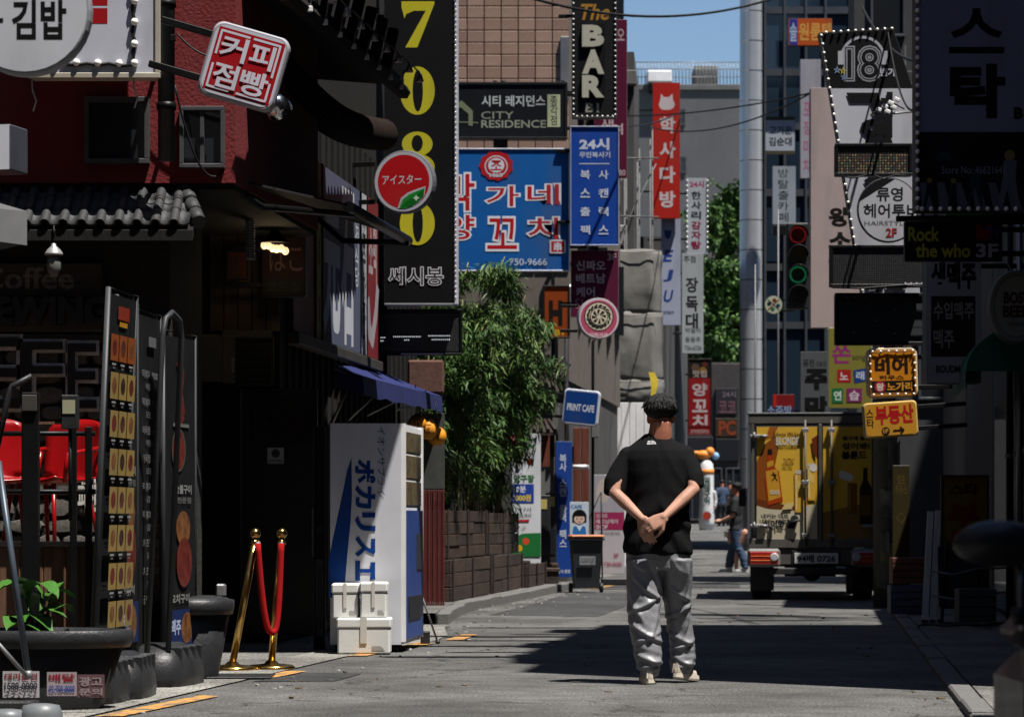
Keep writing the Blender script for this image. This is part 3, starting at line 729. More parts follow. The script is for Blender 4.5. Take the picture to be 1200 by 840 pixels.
for i in range(5):
    for yy in (0, .9):
        MB().tube([(.26 * i - .02, yy, 0), (.26 * i - .02, yy, 8.4 + random.uniform(-.4, .5))], .017, 7).build('standard_tube', scaf_m, sc_)
for k_ in range(7):
    MB().tube([(-.15, -.04, 1.2 + 1.15 * k_), (1.15, -.04, 1.2 + 1.15 * k_ + random.uniform(-.03, .03))], .016, 7).build('ledger_tube', scaf_m, sc_)
MB().tube([(-.1, .06, 5.6), (1.1, .06, 8.0)], .014, 7).build('brace_tube', scaf_m, sc_)
tarp_m = M('grey-brown tarpaulin', (.15, .147, .138), rough=.85, var=.15, scale=2, bump=.35, bscale=5, dirt=.3)
for (y0, y1, a, b) in ((292, 367, 690, 777), (365.5, 446, 690, 779), (444.5, 475, 690, 780)):
    Y = 59.2; nx, nz = 22, 14; x0, x1 = X(a, Y), X(b, Y); z0, z1 = Z(y1, Y), Z(y0, Y); g = MB(); vs = []
    for j in range(nz + 1):
        for i in range(nx + 1):
            u, v = i / nx, j / nz
            dd = .03 * noise.noise(Vector((u * 3 + y0, v * 1.2 + u * 1.5, 1.3))) + .012 * (1 - 2 * abs(noise.noise(Vector((u * 5 + y0, v * 1.1 + u * 3, 9))))) + .016 * noise.noise(Vector((u * 8 + y0, v * 7, 4))) + .05 * math.sin(v * 3.14) * -1
            vs.append((x0 + (x1 - x0) * u + .03 * noise.noise(Vector((v * 4, y0, 0))), Y + dd + (.5 * (u - .86) / .14 if u > .86 else 0), z0 + (z1 - z0) * v + .03 * noise.noise(Vector((u * 5, y0, 7)))))
    g.add(vs, [(j * (nx + 1) + i, j * (nx + 1) + i + 1, (j + 1) * (nx + 1) + i + 1, (j + 1) * (nx + 1) + i) for j in range(nz) for i in range(nx)], 0, True)
    o = g.mesh('tarpaulin', tarp_m); to = link('tarpaulin', o, sc_); to.location = -sc_.location
    to.modifiers.new('t', 'SOLIDIFY').thickness = .01
for py in (294, 368, 446, 472):
    MB().tube([Vector((X(703, 59.0), 59.13, Z(py, 59))) - sc_.location, Vector((X(742, 59.0), 59.12, Z(py + 1.5, 59))) - sc_.location, Vector((X(776, 59.0), 59.13, Z(py - 1, 59))) - sc_.location], .01, 6).build('tie_rope', M('tie rope', (.12, .11, .1), rough=.9), sc_)
hoard = thing('site_fence', 'white sheet metal site fence below the tarpaulins', 'fence', (X(732, 58.6), 58.6, zg(58.6)))
hx0, hx1 = X(704, 58.6) - hoard.location.x, X(772, 58.6) - hoard.location.x; hz = Z(471, 58.6) - hoard.location.z
k = 4
for i in range(k):
    a = hx0 + (hx1 - hx0) * i / k; b = hx0 + (hx1 - hx0) * (i + 1) / k - .008
    g = MB(); g.box(a, 0, 0, b, .03, hz + random.uniform(-.02, .02), c=.004)
    xx = a + (b - a) * .5; g.box(xx - .01, -.006, .02, xx + .01, 0, hz - .02, c=.002)
    g.build('sheet_panel', white_paint, hoard)
# ================= LEFT 5, 6 : farther houses on the left
FB = thing('corner_building', 'grey far building carrying the red vertical banner', 'building', (3.2, 66.8, .15))
prism_wall('wall', grey_wall, FB, [(-6, 0), (.25, 0), (1.9, 20), (-6, 20)], 0, 7.2)
FB2 = thing('corner_building', 'dark far building behind the red skewer sign', 'building', (4.9, 92, .45))
prism_wall('wall', M('dark brick', (.035, .03, .03), rough=.9, var=.3), FB2, [(-8, 0), (.2, 0), (1.6, 20), (-8, 20)], 0, 4.4)

# ================= end of the street : dark grey block with roof terrace
EB = thing('office_block', 'plain dark grey block closing the street with a railed roof', 'building', (8, 132, 1))
prism_wall('wall', M('dark grey panel', (.085, .088, .093), rough=.75, var=.12, scale=.4, bump=.1, dirt=.25), EB, [(-8, 0), (6, 0), (6, 12), (-8, 12)], 0, Z(106, 132) - 1)
eb = lambda px: X(px, 132) - 8
zt = Z(106, 132) - 1
g = MB(); g.box(-8, -.1, zt, 6, .3, zt + .25, c=.02); g.build('parapet', mid_wall, EB)
for (a, b, y0, y1) in ((797, 803, 128, 147), (797, 804, 184, 203), (738, 742, 130, 150)):
    window(EB, eb(a), Z(y1, 132) - 1, eb(b), Z(y0, 132) - 1, -.02, frame_grey, dk_glass, 1, .05)
g = MB()
for i in range(34): xx = eb(740 + i * 4); g.tube([(xx, .1, zt + .25), (xx, .1, zt + 1.25)], .02, 5)
for zz in (.6, .95, 1.25): g.tube([(eb(736), .1, zt + zz), (eb(872), .1, zt + zz)], .022, 5)
g.build('roof_railing', galv, EB)
MB().box(eb(815), .8, zt, eb(843), 3, Z(74, 132) - 1, c=.03).build('roof_cabin', mid_wall, EB)
MB().box(eb(758), -.4, Z(98, 132) - 1, eb(787), 1.2, Z(84, 132) - 1, c=.05).build('air_unit', white_paint, EB)
MB().box(eb(760), -.5, Z(110, 132) - 1, eb(785), .9, Z(98, 132) - 1, c=.05).build('unit_base', black_steel, EB)
# dim shopfronts at its foot
dim = [('DIM', 812, 868, 430, 478, '#2a261d'), ]
SF = thing('shopfront_row', 'dim shopfronts far down the street under dark awnings', 'shopfront', (X(840, 120), 120, zg(120)))
def sfx(px): return X(px, 120) - SF.location.x
def sfz(py): return Z(py, 120) - SF.location.z
MB().box(sfx(790), 0, 0, sfx(880), 2, sfz(425), c=.05).build('wall', M('dark brick', None), SF)
for (a, b, y0, y1, c_) in ((838, 864, 455, 486, '#2b2a2e'), (838, 864, 490, 512, '#3a2f22'), (806, 836, 512, 532, '#26262a'), (838, 866, 514, 540, '#1e2126')):
    MB().box(sfx(a), -.15, sfz(y1), sfx(b), 0, sfz(y0), c=.02).build('fascia', P_(c_), SF)
text_at(SF, '24시', sfx(846), sfz(466), sfx(862), sfz(458), -.16, P_('#7a6a70'), off=.02)
text_at(SF, '코코', sfx(842), sfz(484), sfx(862), sfz(470), -.16, P_('#6e4a52'), off=.03)
text_at(SF, 'PC', sfx(842), sfz(510), sfx(862), sfz(493), -.16, P_('#8a3a1e'), off=.03)
for (a, b) in ((800, 822), (826, 846), (850, 868)):
    window(SF, sfx(a), .15, sfx(b), sfz(548), -.06, frame_grey, dk_glass, 2, .05)

# ================= RIGHT : glass building with a rounded silver corner
GB = thing('glass_building', 'dark glass building with a rounded silver corner column', 'building', (X(868, 72), 72, zg(72)))
gxx = lambda px: X(px, 72) - GB.location.x
gzz = lambda py: Z(py, 72) - GB.location.z
MB().prismz([(gxx(890), .25), (gxx(1120), .25), (gxx(1120), 9), (gxx(890) + 2.2, 9)], 0, 14.6).build('wall', M('blue-black spandrel', (.012, .016, .022), rough=.35, var=.15), GB)
silver = M('silver cladding', (.42, .44, .47), rough=.33, metal=.55, var=.08, scale=.8)
cr_ = gxx(896) / 2; pts = []
hpan = .72; n = 14
pm_ = MB()
vs = []
for zz in (0.012, hpan - .012):
    vs += [(cr_ - cr_ * math.cos(math.pi * 1.25 * i / n - .3), -cr_ * 1.0 * math.sin(math.pi * 1.25 * i / n - .3), zz) for i in range(n + 1)]
pm_.add(vs, [(i, i + 1, i + n + 2, i + n + 1) for i in range(n)], 0, True)
pme = pm_.mesh('cladding_panel', silver)
for i in range(19): link('cladding_panel', pme, GB, (0, .3, 1.5 + i * hpan))
MB().lathe([(cr_ * .97, 0), (cr_ * .97, 15.2)], 20, (cr_, .3, 0)).build('column_core', M('column core grey', (.1, .1, .11), rough=.6, var=.1), GB)  # plain grey core behind the panel joints
bay = [gxx(897), gxx(920), gxx(945), gxx(968), gxx(1000), gxx(1030), gxx(1060)]
gl = M('blue glass', (.012, .022, .036), rough=.06, var=0, spec=.6)
mul_m = M('mullion', (.06, .065, .075), rough=.4, metal=.4, var=.1)
floors = [(0, 3.2), (3.35, 5.4), (5.5, 6.8), (6.95, 8.6), (8.7, 10.2), (10.3, 11.5), (11.6, 13.0), (13.1, 14.6)]
for i in range(len(bay) - 1):
    for (a, b) in floors: MB().box(bay[i] + .03, .2, a + .04, bay[i + 1] - .03, .24, b - .04).build('window_pane', gl, GB)
g = MB()
for b in bay: g.box(b - .03, .1, 0, b + .03, .249, 15, c=.008)
for (a, b) in floors: g.box(bay[0] + .031, .13, b - .04, bay[-1] - .031, .248, b + .13)
g.build('mullion', mul_m, GB)

# ================= RIGHT near : tall block that shades the street (roof stepped)
TB2 = thing('tall_block', 'tall dark block on the right side of the street', 'building', (XR(21), 21, 0))
rx = lambda Y: XR(Y) - XR(21)
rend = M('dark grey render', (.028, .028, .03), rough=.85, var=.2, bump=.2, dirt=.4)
for (a, b, h) in ((16.6, 18.6, 12.6), (18.6, 20.1, 13.4), (20.1, 21.0, 14.0), (21.0, 23.2, 13.3), (23.2, 24.0, 14.2), (24.0, 25.5, 13.0)):
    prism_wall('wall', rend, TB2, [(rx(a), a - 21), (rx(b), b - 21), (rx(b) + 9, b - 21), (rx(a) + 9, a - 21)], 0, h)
for i in range(3):
    for zz in (5.2, 8.4, 11.6):
        y = -3.3 + i * 2.6
        MB().box(rx(21 + y) - .03, y, zz, rx(21 + y) + .2, y + 1.4, zz + 1.5).build('window', dk_glass, TB2)
for (y, l_, wd) in ((18.6, 1.1, .22), (19.4, .7, .14), (20.5, 1.5, .2), (21.6, .9, .16), (22.4, 1.9, .26), (23.0, .6, .12), (24.6, 1.2, .2)):
    MB().box(rx(y) - l_, y - 21, 12.9, rx(y) + .3, y - 21 + wd, 13.05).build('shadow_beam', black_steel, TB2)  # unseen beams added at roof height to cast streaks on the street
LB = thing('low_shop', 'low single storey shop on the right behind the beer sign', 'building', (XR(28), 28, 0))
lx = lambda Y: XR(Y) - XR(28)
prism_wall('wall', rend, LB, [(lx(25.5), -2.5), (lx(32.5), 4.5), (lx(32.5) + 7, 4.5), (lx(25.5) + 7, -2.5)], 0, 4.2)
for (a, b) in ((25.8, 26.9), (27.2, 28.6), (29.0, 31.6)): g = MB(); g.add([(lx(a) - .03, a - 28, .1), (lx(b) - .03, b - 28, .1), (lx(b) - .03, b - 28, 2.2), (lx(a) - .03, a - 28, 2.2)], [(0, 3, 2, 1)]); g.build('shop_window', dk_glass, LB)
MB().tube([(lx(26.9) - .08, -1.1, 0), (lx(26.9) - .08, -1.1, 4)], .03, 8).build('drain_pipe', alu, LB)
HB = thing('brick_shop', 'dark shop building beside the parked box truck', 'building', (XR(36), 36, 0))
hx = lambda Y: XR(Y) - XR(36)
prism_wall('wall', M('dark brick', None), HB, [(hx(32.6), -3.4), (hx(38.4), 2.4), (hx(38.4) + 6, 2.4), (hx(32.6) + 6, -3.4)], 0, 7.6)
prism_wall('annex', M('dark brick', None), HB, [(hx(38.5), 2.5), (hx(45.8), 9.8), (hx(45.8) + 6, 9.8), (hx(38.5) + 6, 2.5)], 0, 3.4)
NB = thing('dark_tower', 'dark grey tower behind the headphone sign', 'building', (X(1001, 47), 47, 0))
prism_wall('wall', M('charcoal panel', (.028, .029, .031), rough=.7, var=.2, dirt=.3), NB, [(0, 0), (9, 0), (9, 2.6), (.2, 2.6)], 0, 11)
for i in range(4):
    for j in range(4): window(NB, .25 + i * .75, 2.9 + j * 1.9, .8 + i * .75, 4.2 + j * 1.9, -.02, mul_m, dk_glass, 1, .04)
g = MB()
for j in range(3): g.box(.1, -.5, 7.8 + j * .18, 1.8, -.46, 7.82 + j * .18)
for i in range(9): g.box(.1 + i * .21, -.5, 7.5, .12 + i * .21, -.47, 8.4)
g.build('balcony_railing', galv, NB)

# the street goes on behind the viewer: plain houses on both sides
for (lab, poly, h) in (('plain grey house behind the viewer across the street end', [(-30, -26), (30, -26), (30, -13), (-30, -13)], 24),
                       ('plain grey house on the left behind the viewer', [(-14, -12.5), (-4.2, -12.5), (-3.9, 10.5), (-14, 10.5)], 13),
                       ('plain grey house on the right behind the viewer', [(5.3, -12.5), (14, -12.5), (14, 10.6), (5.4, 10.6)], 17),
                       ('plain tall house set back behind the low shops on the right', [(12, 20), (24, 20), (24, 62), (12, 62)], 22),
                       ('plain dark house set back behind the coffee shop', [(-22, 10.8), (-6.5, 10.8), (-6.5, 20.7), (-22, 20.7)], 12),
                       ('plain dark house set back on the right alley', [(10, 11.2), (20, 11.2), (20, 16.6), (10, 16.6)], 13)):
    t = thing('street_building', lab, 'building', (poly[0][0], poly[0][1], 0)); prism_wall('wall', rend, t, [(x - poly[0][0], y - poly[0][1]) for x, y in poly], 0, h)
# ------------------------------------------------------------------ signs
def bulb_string(s, pts, r=.012):
    g = MB()
    for (px, py) in pts: g.ell((s.mx(px), -.02, s.mz(py)), r, 6, 4)
    o = g.build('bulb_string', M('bulb glass', '#a8a59a', rough=.2, var=.03, spec=.5), s.root); o['kind'] = 'stuff'
def led_mat(key, cell, dot, back=(.006, .006, .007), dots=((.05, .05, .05),), lit=0.):
    if key in MATS: return MATS[key]
    m = bpy.data.materials.new(key); m.use_nodes = True; t = m.node_tree; N = t.nodes; L = t.links; b = N['Principled BSDF']
    tc = N.new('ShaderNodeTexCoord'); vm = N.new('ShaderNodeVectorMath'); vm.operation = 'SCALE'; vm.inputs['Scale'].default_value = 1 / cell
    L.new(tc.outputs['Object'], vm.inputs[0]); fr_ = N.new('ShaderNodeVectorMath'); fr_.operation = 'FRACTION'; L.new(vm.outputs[0], fr_.inputs[0])
    sx = N.new('ShaderNodeSeparateXYZ'); L.new(fr_.outputs[0], sx.inputs[0]); cb = N.new('ShaderNodeCombineXYZ'); L.new(sx.outputs[0], cb.inputs[0]); L.new(sx.outputs[2], cb.inputs[1])
    ds = N.new('ShaderNodeVectorMath'); ds.operation = 'DISTANCE'; L.new(cb.outputs[0], ds.inputs[0]); ds.inputs[1].default_value = (.5, .5, 0)
    lt_ = N.new('ShaderNodeMath'); lt_.operation = 'LESS_THAN'; lt_.inputs[1].default_value = dot; L.new(ds.outputs['Value'], lt_.inputs[0])
    wn = N.new('ShaderNodeTexWhiteNoise'); fl_ = N.new('ShaderNodeVectorMath'); fl_.operation = 'FLOOR'; L.new(vm.outputs[0], fl_.inputs[0]); L.new(fl_.outputs[0], wn.inputs['Vector'])
    rp = N.new('ShaderNodeValToRGB'); rp.color_ramp.interpolation = 'CONSTANT'
    rp.color_ramp.elements[0].color = (*dots[0], 1); rp.color_ramp.elements[1].color = (*dots[-1], 1); rp.color_ramp.elements[1].position = .99
    for i, c in enumerate(dots[1:], 1): e = rp.color_ramp.elements.new(i / len(dots)); e.color = (*c, 1)
    L.new(wn.outputs['Value'], rp.inputs[0])
    mx = N.new('ShaderNodeMix'); mx.data_type = 'RGBA'; L.new(lt_.outputs[0], mx.inputs[0]); mx.inputs[6].default_value = (*back, 1); L.new(rp.outputs[0], mx.inputs[7])
    L.new(mx.outputs[2], b.inputs['Base Color']); b.inputs['Roughness'].default_value = .4
    MATS[key] = m; return m
led_dark = led_mat('dark led matrix', .021, .3, dots=((.03, .03, .032), (.045, .045, .045)))
led_amber = led_mat('coloured led matrix', .027, .33, dots=((.20, .13, .06), (.06, .10, .06), (.22, .17, .09), (.10, .05, .04), (.05, .05, .05)))
led_on = M('lit white led', (.9, .95, 1), rough=.4, var=0, emit=.35)

# --- left foreground
s = Sign('round_sign', 'big round white kimbap sign at the upper left corner of the street', 'shop sign', -48, -64, 106, 88, 12.2, th=.1, face='#c9ccd6', side='#7c7d84', shape='disc')
s.text('김밥', 14, 0, 78, 47, '#0c0e0e', off=.03); s.text('ㅏ', -14, 8, 4, 44, '#0c0e0e', off=.03); s.arm(-1, .8)
s = Sign('light_box_sign', 'white light box sign edged with round bulbs on the red wall', 'shop sign', 34, -150, 187, 91, 20.35, th=.18, face='#c4c6d2', side='#b9b3a6', frame='#a8a294', fw=.03)
s.rect(104, -30, 126, 7, '#a31018'); s.rect(101, 10, 126, 28, '#a31018'); s.rect(84, 38, 101, 50, '#a31018'); s.rect(60, -30, 100, -6, '#a31018')
s.cable([(72, 76), (90, 77), (102, 75), (115, 77), (128, 75), (141, 78), (158, 77), (156, 62), (159, 50), (155, 38), (158, 25), (155, 10), (158, -2), (157, -20)], .012)
s.bulbs([(90, 74), (115, 74.5), (140, 75), (158, 74.5), (158, 52), (158, 26.5), (158, 2), (158, -20), (66, 74)], .026); s.arm(1, .1)
for (px, py) in ((36, 96), (155, 92)): MB().tube([(s.mx(px), .05, s.mz(py - 4)), (s.mx(px + 1), .05, s.mz(py + 10)), (s.mx(px + 6), .03, s.mz(py + 22)), (s.mx(px + 2), .03, s.mz(py + 34))], .006, 5).build('loose_wire', M('pale wire', '#a8a8a8', rough=.6), s.root)
s = Sign('blank_sign', 'small blank white box sign with grey side at the left edge', 'shop sign', -40, 146, 13, 200, 16.6, th=.25, face='#e8eaf4', side='#34363e', yaw=-14); s.arm(-1, .5)
pr = thing('parasol', 'grey cloth parasol corner hanging in at the left edge', 'parasol', (X(31, 14) - 1.44, 14.0, 0), R(45))
g = MB(); a = 1.02; zt = 2.45
cor = [(a, -a, zt), (-a, -a, zt), (-a, a, zt), (a, a, zt)]
g.add(cor + [(0, 0, zt + .42)], [(1, 0, 4), (2, 1, 4), (3, 2, 4), (0, 3, 4)])
gc = M('grey parasol cloth', (.075, .075, .08), rough=.8, var=.1, bump=.1); g.build('canopy', gc, pr)
g = MB(); nn = 10
for i in range(4):
    p, q_ = Vector(cor[i]), Vector(cor[(i + 1) % 4]); vs = []
    for k in range(nn + 1):
        b = p.lerp(q_, k / nn); vs += [b, b + Vector((0, 0, -.16 + .01 * math.sin(k * 2)))]
    g.add(vs, [(2 * k, 2 * k + 1, 2 * k + 3, 2 * k + 2) for k in range(nn)])
g.build('valance', M('paler grey parasol edge', (.13, .13, .135), rough=.8, var=.15), pr); MB().tube([(0, 0, 0), (0, 0, zt + .42)], .025, 8).build('pole', alu, pr)  # valance cloth paler than the canopy
MB().box(-.3, -.3, 0, .3, .3, .08, c=.02).build('base', black_plastic, pr)

# --- tilted red square coffee sign
s = Sign('square_sign', 'tilted red and white rounded square coffee shop sign', 'shop sign', 239, 33, 332, 122, 19.6, th=.11, face='#cfd0dc', side='#8b8b92', shape='round', tilt=16, rr=.07)
MBr = s
s.poly([(x, y) for x, y in ((247, 40), (325, 40), (326, 41), (326, 114), (325, 115), (247, 115), (246, 114), (246, 41))], '#a80c18')
for (a, b) in (((250, 44), (284, 44)), ((289, 44), (321, 44)), ((321, 44), (321, 82)), ((250, 44), (250, 72)), ((250, 84), (250, 111)), ((250, 111), (276, 111)), ((286, 111), (321, 111)), ((321, 90), (321, 111))): s.line([a, b], 2.6, '#d6d6e2')
s.text('커', 253, 47, 285, 76, '#d6d6e2', off=.02); s.text('피', 289, 47, 318, 76, '#d6d6e2', off=.02); s.text('점', 253, 80, 283, 109, '#d6d6e2', off=.02); s.text('빵', 286, 80, 319, 109, '#d6d6e2', off=.02)
s.arm(-1, .35)
sp = thing('dome_lamp', 'chrome dome spotlight behind the tilted red coffee sign', 'lamp', (X(327, 20.2), 20.2, Z(128, 20.2)), rot=(R(35), R(-30), 0))
MB().lathe([(.02, .11), (.06, .09), (.085, .03), (.088, -.03), (.08, -.03)], 18).build('reflector', M('chrome', (.5, .5, .52), rough=.15, metal=1, var=.05), sp)
MB().tube([(0, 0, .1), (-.05, .1, .14), (-.1, .25, .1)], .012, 6).build('bracket', black_steel, sp)

# --- red bulb-face signs on the pub street wall (lie in the wall along the street)
YAW = math.degrees(math.atan2(1, .104))
def wallpos(Y, off, z): return (XL(Y) + off, Y, z)
ws = WallSign('long_shop_sign', 'row of shop sign panels with big blue stone noodle characters along the pub wall', 'shop sign', wallpos(25.05, .06, 2.6), 4.72, 1.55, YAW, th=.12, face='#20232c')
ws.rect(0, 0, 22, 100, '#8d5a62'); ws.rect(0, 0, 21, 34, '#a9b5a6'); ws.rect(6, 30, 20, 55, '#a8686e'); ws.rect(7, 68, 20, 96, '#77514f')
ws.rect(23, 0, 29.5, 100, '#a59c4e')
for i in range(3): ws.rect(24, 6 + i * 33, 28.7, 30 + i * 33, '#b4aa63'); ws.text('생\n맥', 25, 9 + i * 33, 27.6, 27 + i * 33, '#6b2320', off=.02)
ws.rect(30, 0, 76, 100, '#5a6078'); ws.text('元', 31, 18, 51, 96, '#c9ccd6', off=.045); ws.text('石', 52, 4, 68, 98, '#c9ccd6', off=.045); ws.text('원\n석\n식\n당', 69, 12, 74, 60, '#c9ccd6', off=.02)
ws.rect(77, 0, 84, 100, '#c9ccd6'); ws.text('소\n주\n한\n잔', 78.5, 10, 83, 90, '#2c2c30', off=.03)
ws.rect(85, 0, 100, 100, '#7c2a30'); ws.text('소맥', 87, 14, 98, 52, '#b1a3aa', off=.03); ws.line([(86, 66), (88, 84), (92, 88), (97, 70), (99, 55)], 4, '#a7a0a8')
for a in (22.5, 29.8, 76.5, 84.5): MB().box(ws.mx(a) - .02, -.02, -.01, ws.mx(a) + .02, 0, 1.56, c=.004).build('divider', black_steel, ws.root)
MB().box(-.05, -.06, -.12, 4.75, .12, -.02, c=.01).build('lower_rail', M('dark rail', (.03, .028, .026), rough=.6, var=.3), ws.root)
# unlit lantern box at the pub door
s = Sign('box_sign', 'dark red unlit box sign with pale kana beside the warm lamp', 'shop sign', 307, 277, 358, 347, 24.2, th=.2, face='#240708', side='#141213')
s.text('はこ', 316, 288, 354, 318, '#6d5050', off=.0); s.rect(308, 326, 357, 346, '#0c0c0e'); s.text('호프집', 312, 330, 352, 342, '#242426', off=.03); s.arm(-1, .25)
s = Sign('plaque', 'small warm-lit plaque with red brush characters on the pub boards', 'plaque', 266, 292, 290, 328, 24.3, th=.03, face=None, side='#20150e'); s.text('酒家', 267, 294, 289, 326, '#5a2018', off=.02)
s = Sign('door_poster', 'dim poster of a running man on the black pub door', 'poster', 299, 470, 366, 521, 24.18, th=.006, face='#1d1d1f', side='#1a1a1a')
s.disc(318, 484, 2.6, '#0a0a0b'); s.line([(318, 487), (320, 496)], 5, '#0a0a0b'); s.line([(320, 496), (316, 506)], 2.6, '#0a0a0b'); s.line([(320, 496), (327, 501), (332, 499)], 2.6, '#0a0a0b'); s.line([(310, 492), (318, 488), (326, 494)], 2.2, '#0a0a0b')
s.text('24시', 338, 484, 360, 494, '#3a1215', off=.03); s.text('CCTV', 338, 497, 360, 508, '#3a1215', off=.03)
s = Sign('notice', 'small pale square notice stuck on the black pub door', 'notice', 313, 524, 333, 543.5, 24.17, th=.004, face='#b8bac0', side='#55565a')
s.disc(323, 531, 5, '#2a2a2c'); s.disc(323, 531, 4, '#55565a'); s.line([(320, 531), (325, 531)], 2.4, '#2a2a2c'); s.text('CCTV 작동중', 315, 538, 331, 541.5, '#2a2a2c', off=.02)
s = Sign('menu_case', 'narrow glass menu case with pale text beside the pub door', 'menu board', 368, 500, 381, 760, 23.4, th=.05, face='#17181a', side='#0d0d0d', frame='#101010', fw=.012)
s.rect(370, 655, 380, 745, '#4a4b4e'); s.text('오늘의\n메뉴\n안주\n맥주\n소주\n막걸리', 371, 660, 379, 735, '#222222', off=.01); s.disc(375, 620, 4, '#3a3530')
s = Sign('menu_board', 'dim menu board under the pub eave left of the door', 'menu board', 276, 396, 320, 452, 24.1, th=.04, face='#121314', side='#0c0c0c', frame='#1c1c1e', fw=.015)
for i in range(5): s.rect(280, 402 + i * 10, 316, 407 + i * 10, '#1d1e20')
s.text('영\n업', 271, 418, 275, 436, '#8a8a8e', off=.03)

# --- the tall yellow numeral sign
Y_ = '#c3bb2a'
s = Sign('tall_sign', 'tall black sign with large yellow numerals 7080', 'shop sign', 450, -40, 535, 357, 30, th=.2, face='#0d0e12', side='#b9bbc2')
s.poly([(470.5, 2), (509, 2), (509, 5), (489, 56), (475, 56), (499, 13), (485, 13), (476, 17), (474, 22), (470.5, 9)], Y_, 'numeral')
def zero(cy, h):
    s.disc(489, cy, 20.5, Y_, 'numeral', ry=h); s.disc(489.6, cy, 6, '#0d0e12', 'numeral_hole', ry=h * .86)
zero(106.5, 28.3)
s.disc(489, 169, 18, Y_, 'numeral', ry=14.5); s.disc(489, 196, 20.5, Y_, 'numeral', ry=15.5); s.disc(489, 168, 6.5, '#0d0e12', 'numeral_hole', ry=9.5); s.disc(489, 196, 7.5, '#0d0e12', 'numeral_hole', ry=11)
zero(262, 25.5)
s.text('쎄시봉', 456, 313.5, 519, 334, '#0d0e12', off=.0, outline=('#c9c9d0', .05))
s.line([(451, 356), (534, 356)], 1.6, '#a9aab0')
bulb_string(s, [(534, -36 + i * 6) for i in range(65)], .008)
MB().box(s.mx(532), -.012, s.mz(357), s.mx(537), .21, s.mz(-40), c=.006).build('edge_strip', M('pale edge strip', '#b7b9c4', rough=.4, metal=.3, var=.1, dirt=.3), s.root)
s.arm(-1, .35, zs=(.3, 1.6, 2.9))
s = Sign('led_board', 'black led message board below the yellow numeral sign', 'led board', 443, 363, 541, 416, 30.2, th=.12, face=None, side='#0c0c0d', frame='#0e0e10', fw=.02)
s.rect(446, 367, 538, 412, '', 'led_matrix', led_dark)
for (a, b, yy) in ((446, 453, 395), (461, 495, 394), (502, 530, 393), (446, 452, 399), (474, 482, 398), (506, 528, 397.5)):
    for i in range(int((b - a) / 2.2)): s.rect(a + i * 2.2, yy, a + i * 2.2 + 1.1, yy + 1.1, '', 'lit_led', led_on)
s.rect(470, 414.2, 520, 415.8, '#b9bac0'); s.arm(-1, .45)
# --- round red sign with the green leaf
s = Sign('round_sign', 'round red sign with white katakana and a green leaf', 'shop sign', 437, 176, 509, 250, 28.4, th=.12, face='#c6c6cf', side='#55565c', shape='disc', yaw=-12)
s.disc(473, 213, 30.5, '#c0121a', ry=31.5)
s.text('アイスター', 448, 205, 494, 216, '#d8d8e0', off=.01)
s.poly([(466, 244), (470, 232), (478, 226), (489, 222), (499, 219), (498, 229), (492, 237), (484, 242), (474, 245)], '#c6c6cf', 'leaf_edge')
s.poly([(468, 244), (472, 234), (480, 228), (490, 224), (498, 221), (497, 230), (491, 237), (483, 242), (475, 244.5)], '#1a8f2c', 'leaf'); s.poly([(470, 243), (476, 236), (486, 230), (497, 223), (496, 231), (490, 237), (482, 242)], '#0e6a20', 'leaf'); s.text('✦', 484, 229, 492, 236, '#cfe8cf'); s.arm(-1, .5)

# --- middle group on the left
s = Sign('residence_sign', 'black wide residence sign with pale letters on the tiled wall', 'shop sign', 500, 97, 664.5, 163, 43.8, th=.25, face='#0d1016', side='#1c1d20', frame='#1a1b1e', fw=.03)
s.text('시티 레지던스', 564.5, 112, 639, 125, '#b9bfc2', off=.02); s.text('CITY', 564, 131, 602, 139.5, '#8e9484'); s.text('RESIDENCE', 564, 141, 640, 150, '#8e9484', off=.012)
s.rect(641.5, 111, 656.5, 149, '#b9c19c'); s.text('종\n각\n점', 645, 113, 653.5, 147, '#1a1d1a', off=.01)
s.poly([(520, 128), (541, 118), (554, 130), (554, 148), (549, 147), (549, 134), (540, 126), (520, 136)], '#71795f', 'logo'); s.line([(528, 143), (560, 144)], 1.2, '#71795f')
MB().box(s.mx(578), .1, s.mz(176), s.mx(595), .2, s.mz(163), c=.01).build('hanger', black_steel, s.root)
for px in (580, 590, 660): MB().tube([(s.mx(px), .1, s.mz(97)), (s.mx(px), .1, s.mz(93))], .03, 6).build('lug', black_steel, s.root)
s.arm(1, .1)
s = Sign('skewer_sign', 'large blue skewer restaurant sign with red brush characters and round face logo', 'shop sign', 500, 174.5, 667.5, 317.5, 43.5, th=.2, face='#0f5ca6', side='#c9cad2', frame='#b9bcc6', fw=.012)
OL = ('#e8eaf4', .062); RD = '#b3141d'
s.text('박', 520, 204, 556, 247, RD, off=.015, outline=OL); s.text('가', 570, 218, 608, 242, RD, off=.01, outline=OL); s.text('네', 618, 216, 655, 240, RD, off=.01, outline=OL)
s.text('양', 520, 252, 556, 281, RD, off=.015, outline=OL); s.text('꼬', 571, 256, 606, 292, RD, off=.01, outline=OL); s.text('치', 619, 255, 654, 281, RD, off=.01, outline=OL)
s.poly([(581.5 + (20.5 if i % 2 else 18.5) * math.cos(math.pi * i / 11), 194.5 + (18 if i % 2 else 16.3) * math.sin(math.pi * i / 11)) for i in range(22)], RD, 'logo'); s.disc(581.5, 195, 13.5, '#d5d8e4', ry=12.5); s.disc(581.5, 195, 12.2, RD, ry=11.2); s.disc(581.5, 194, 9.5, '#d5d8e4', ry=8.5); s.text('조', 575, 188, 588, 200, RD, off=.02); s.text('1969', 574, 203, 589, 208, '#d5d8e4', off=.02)
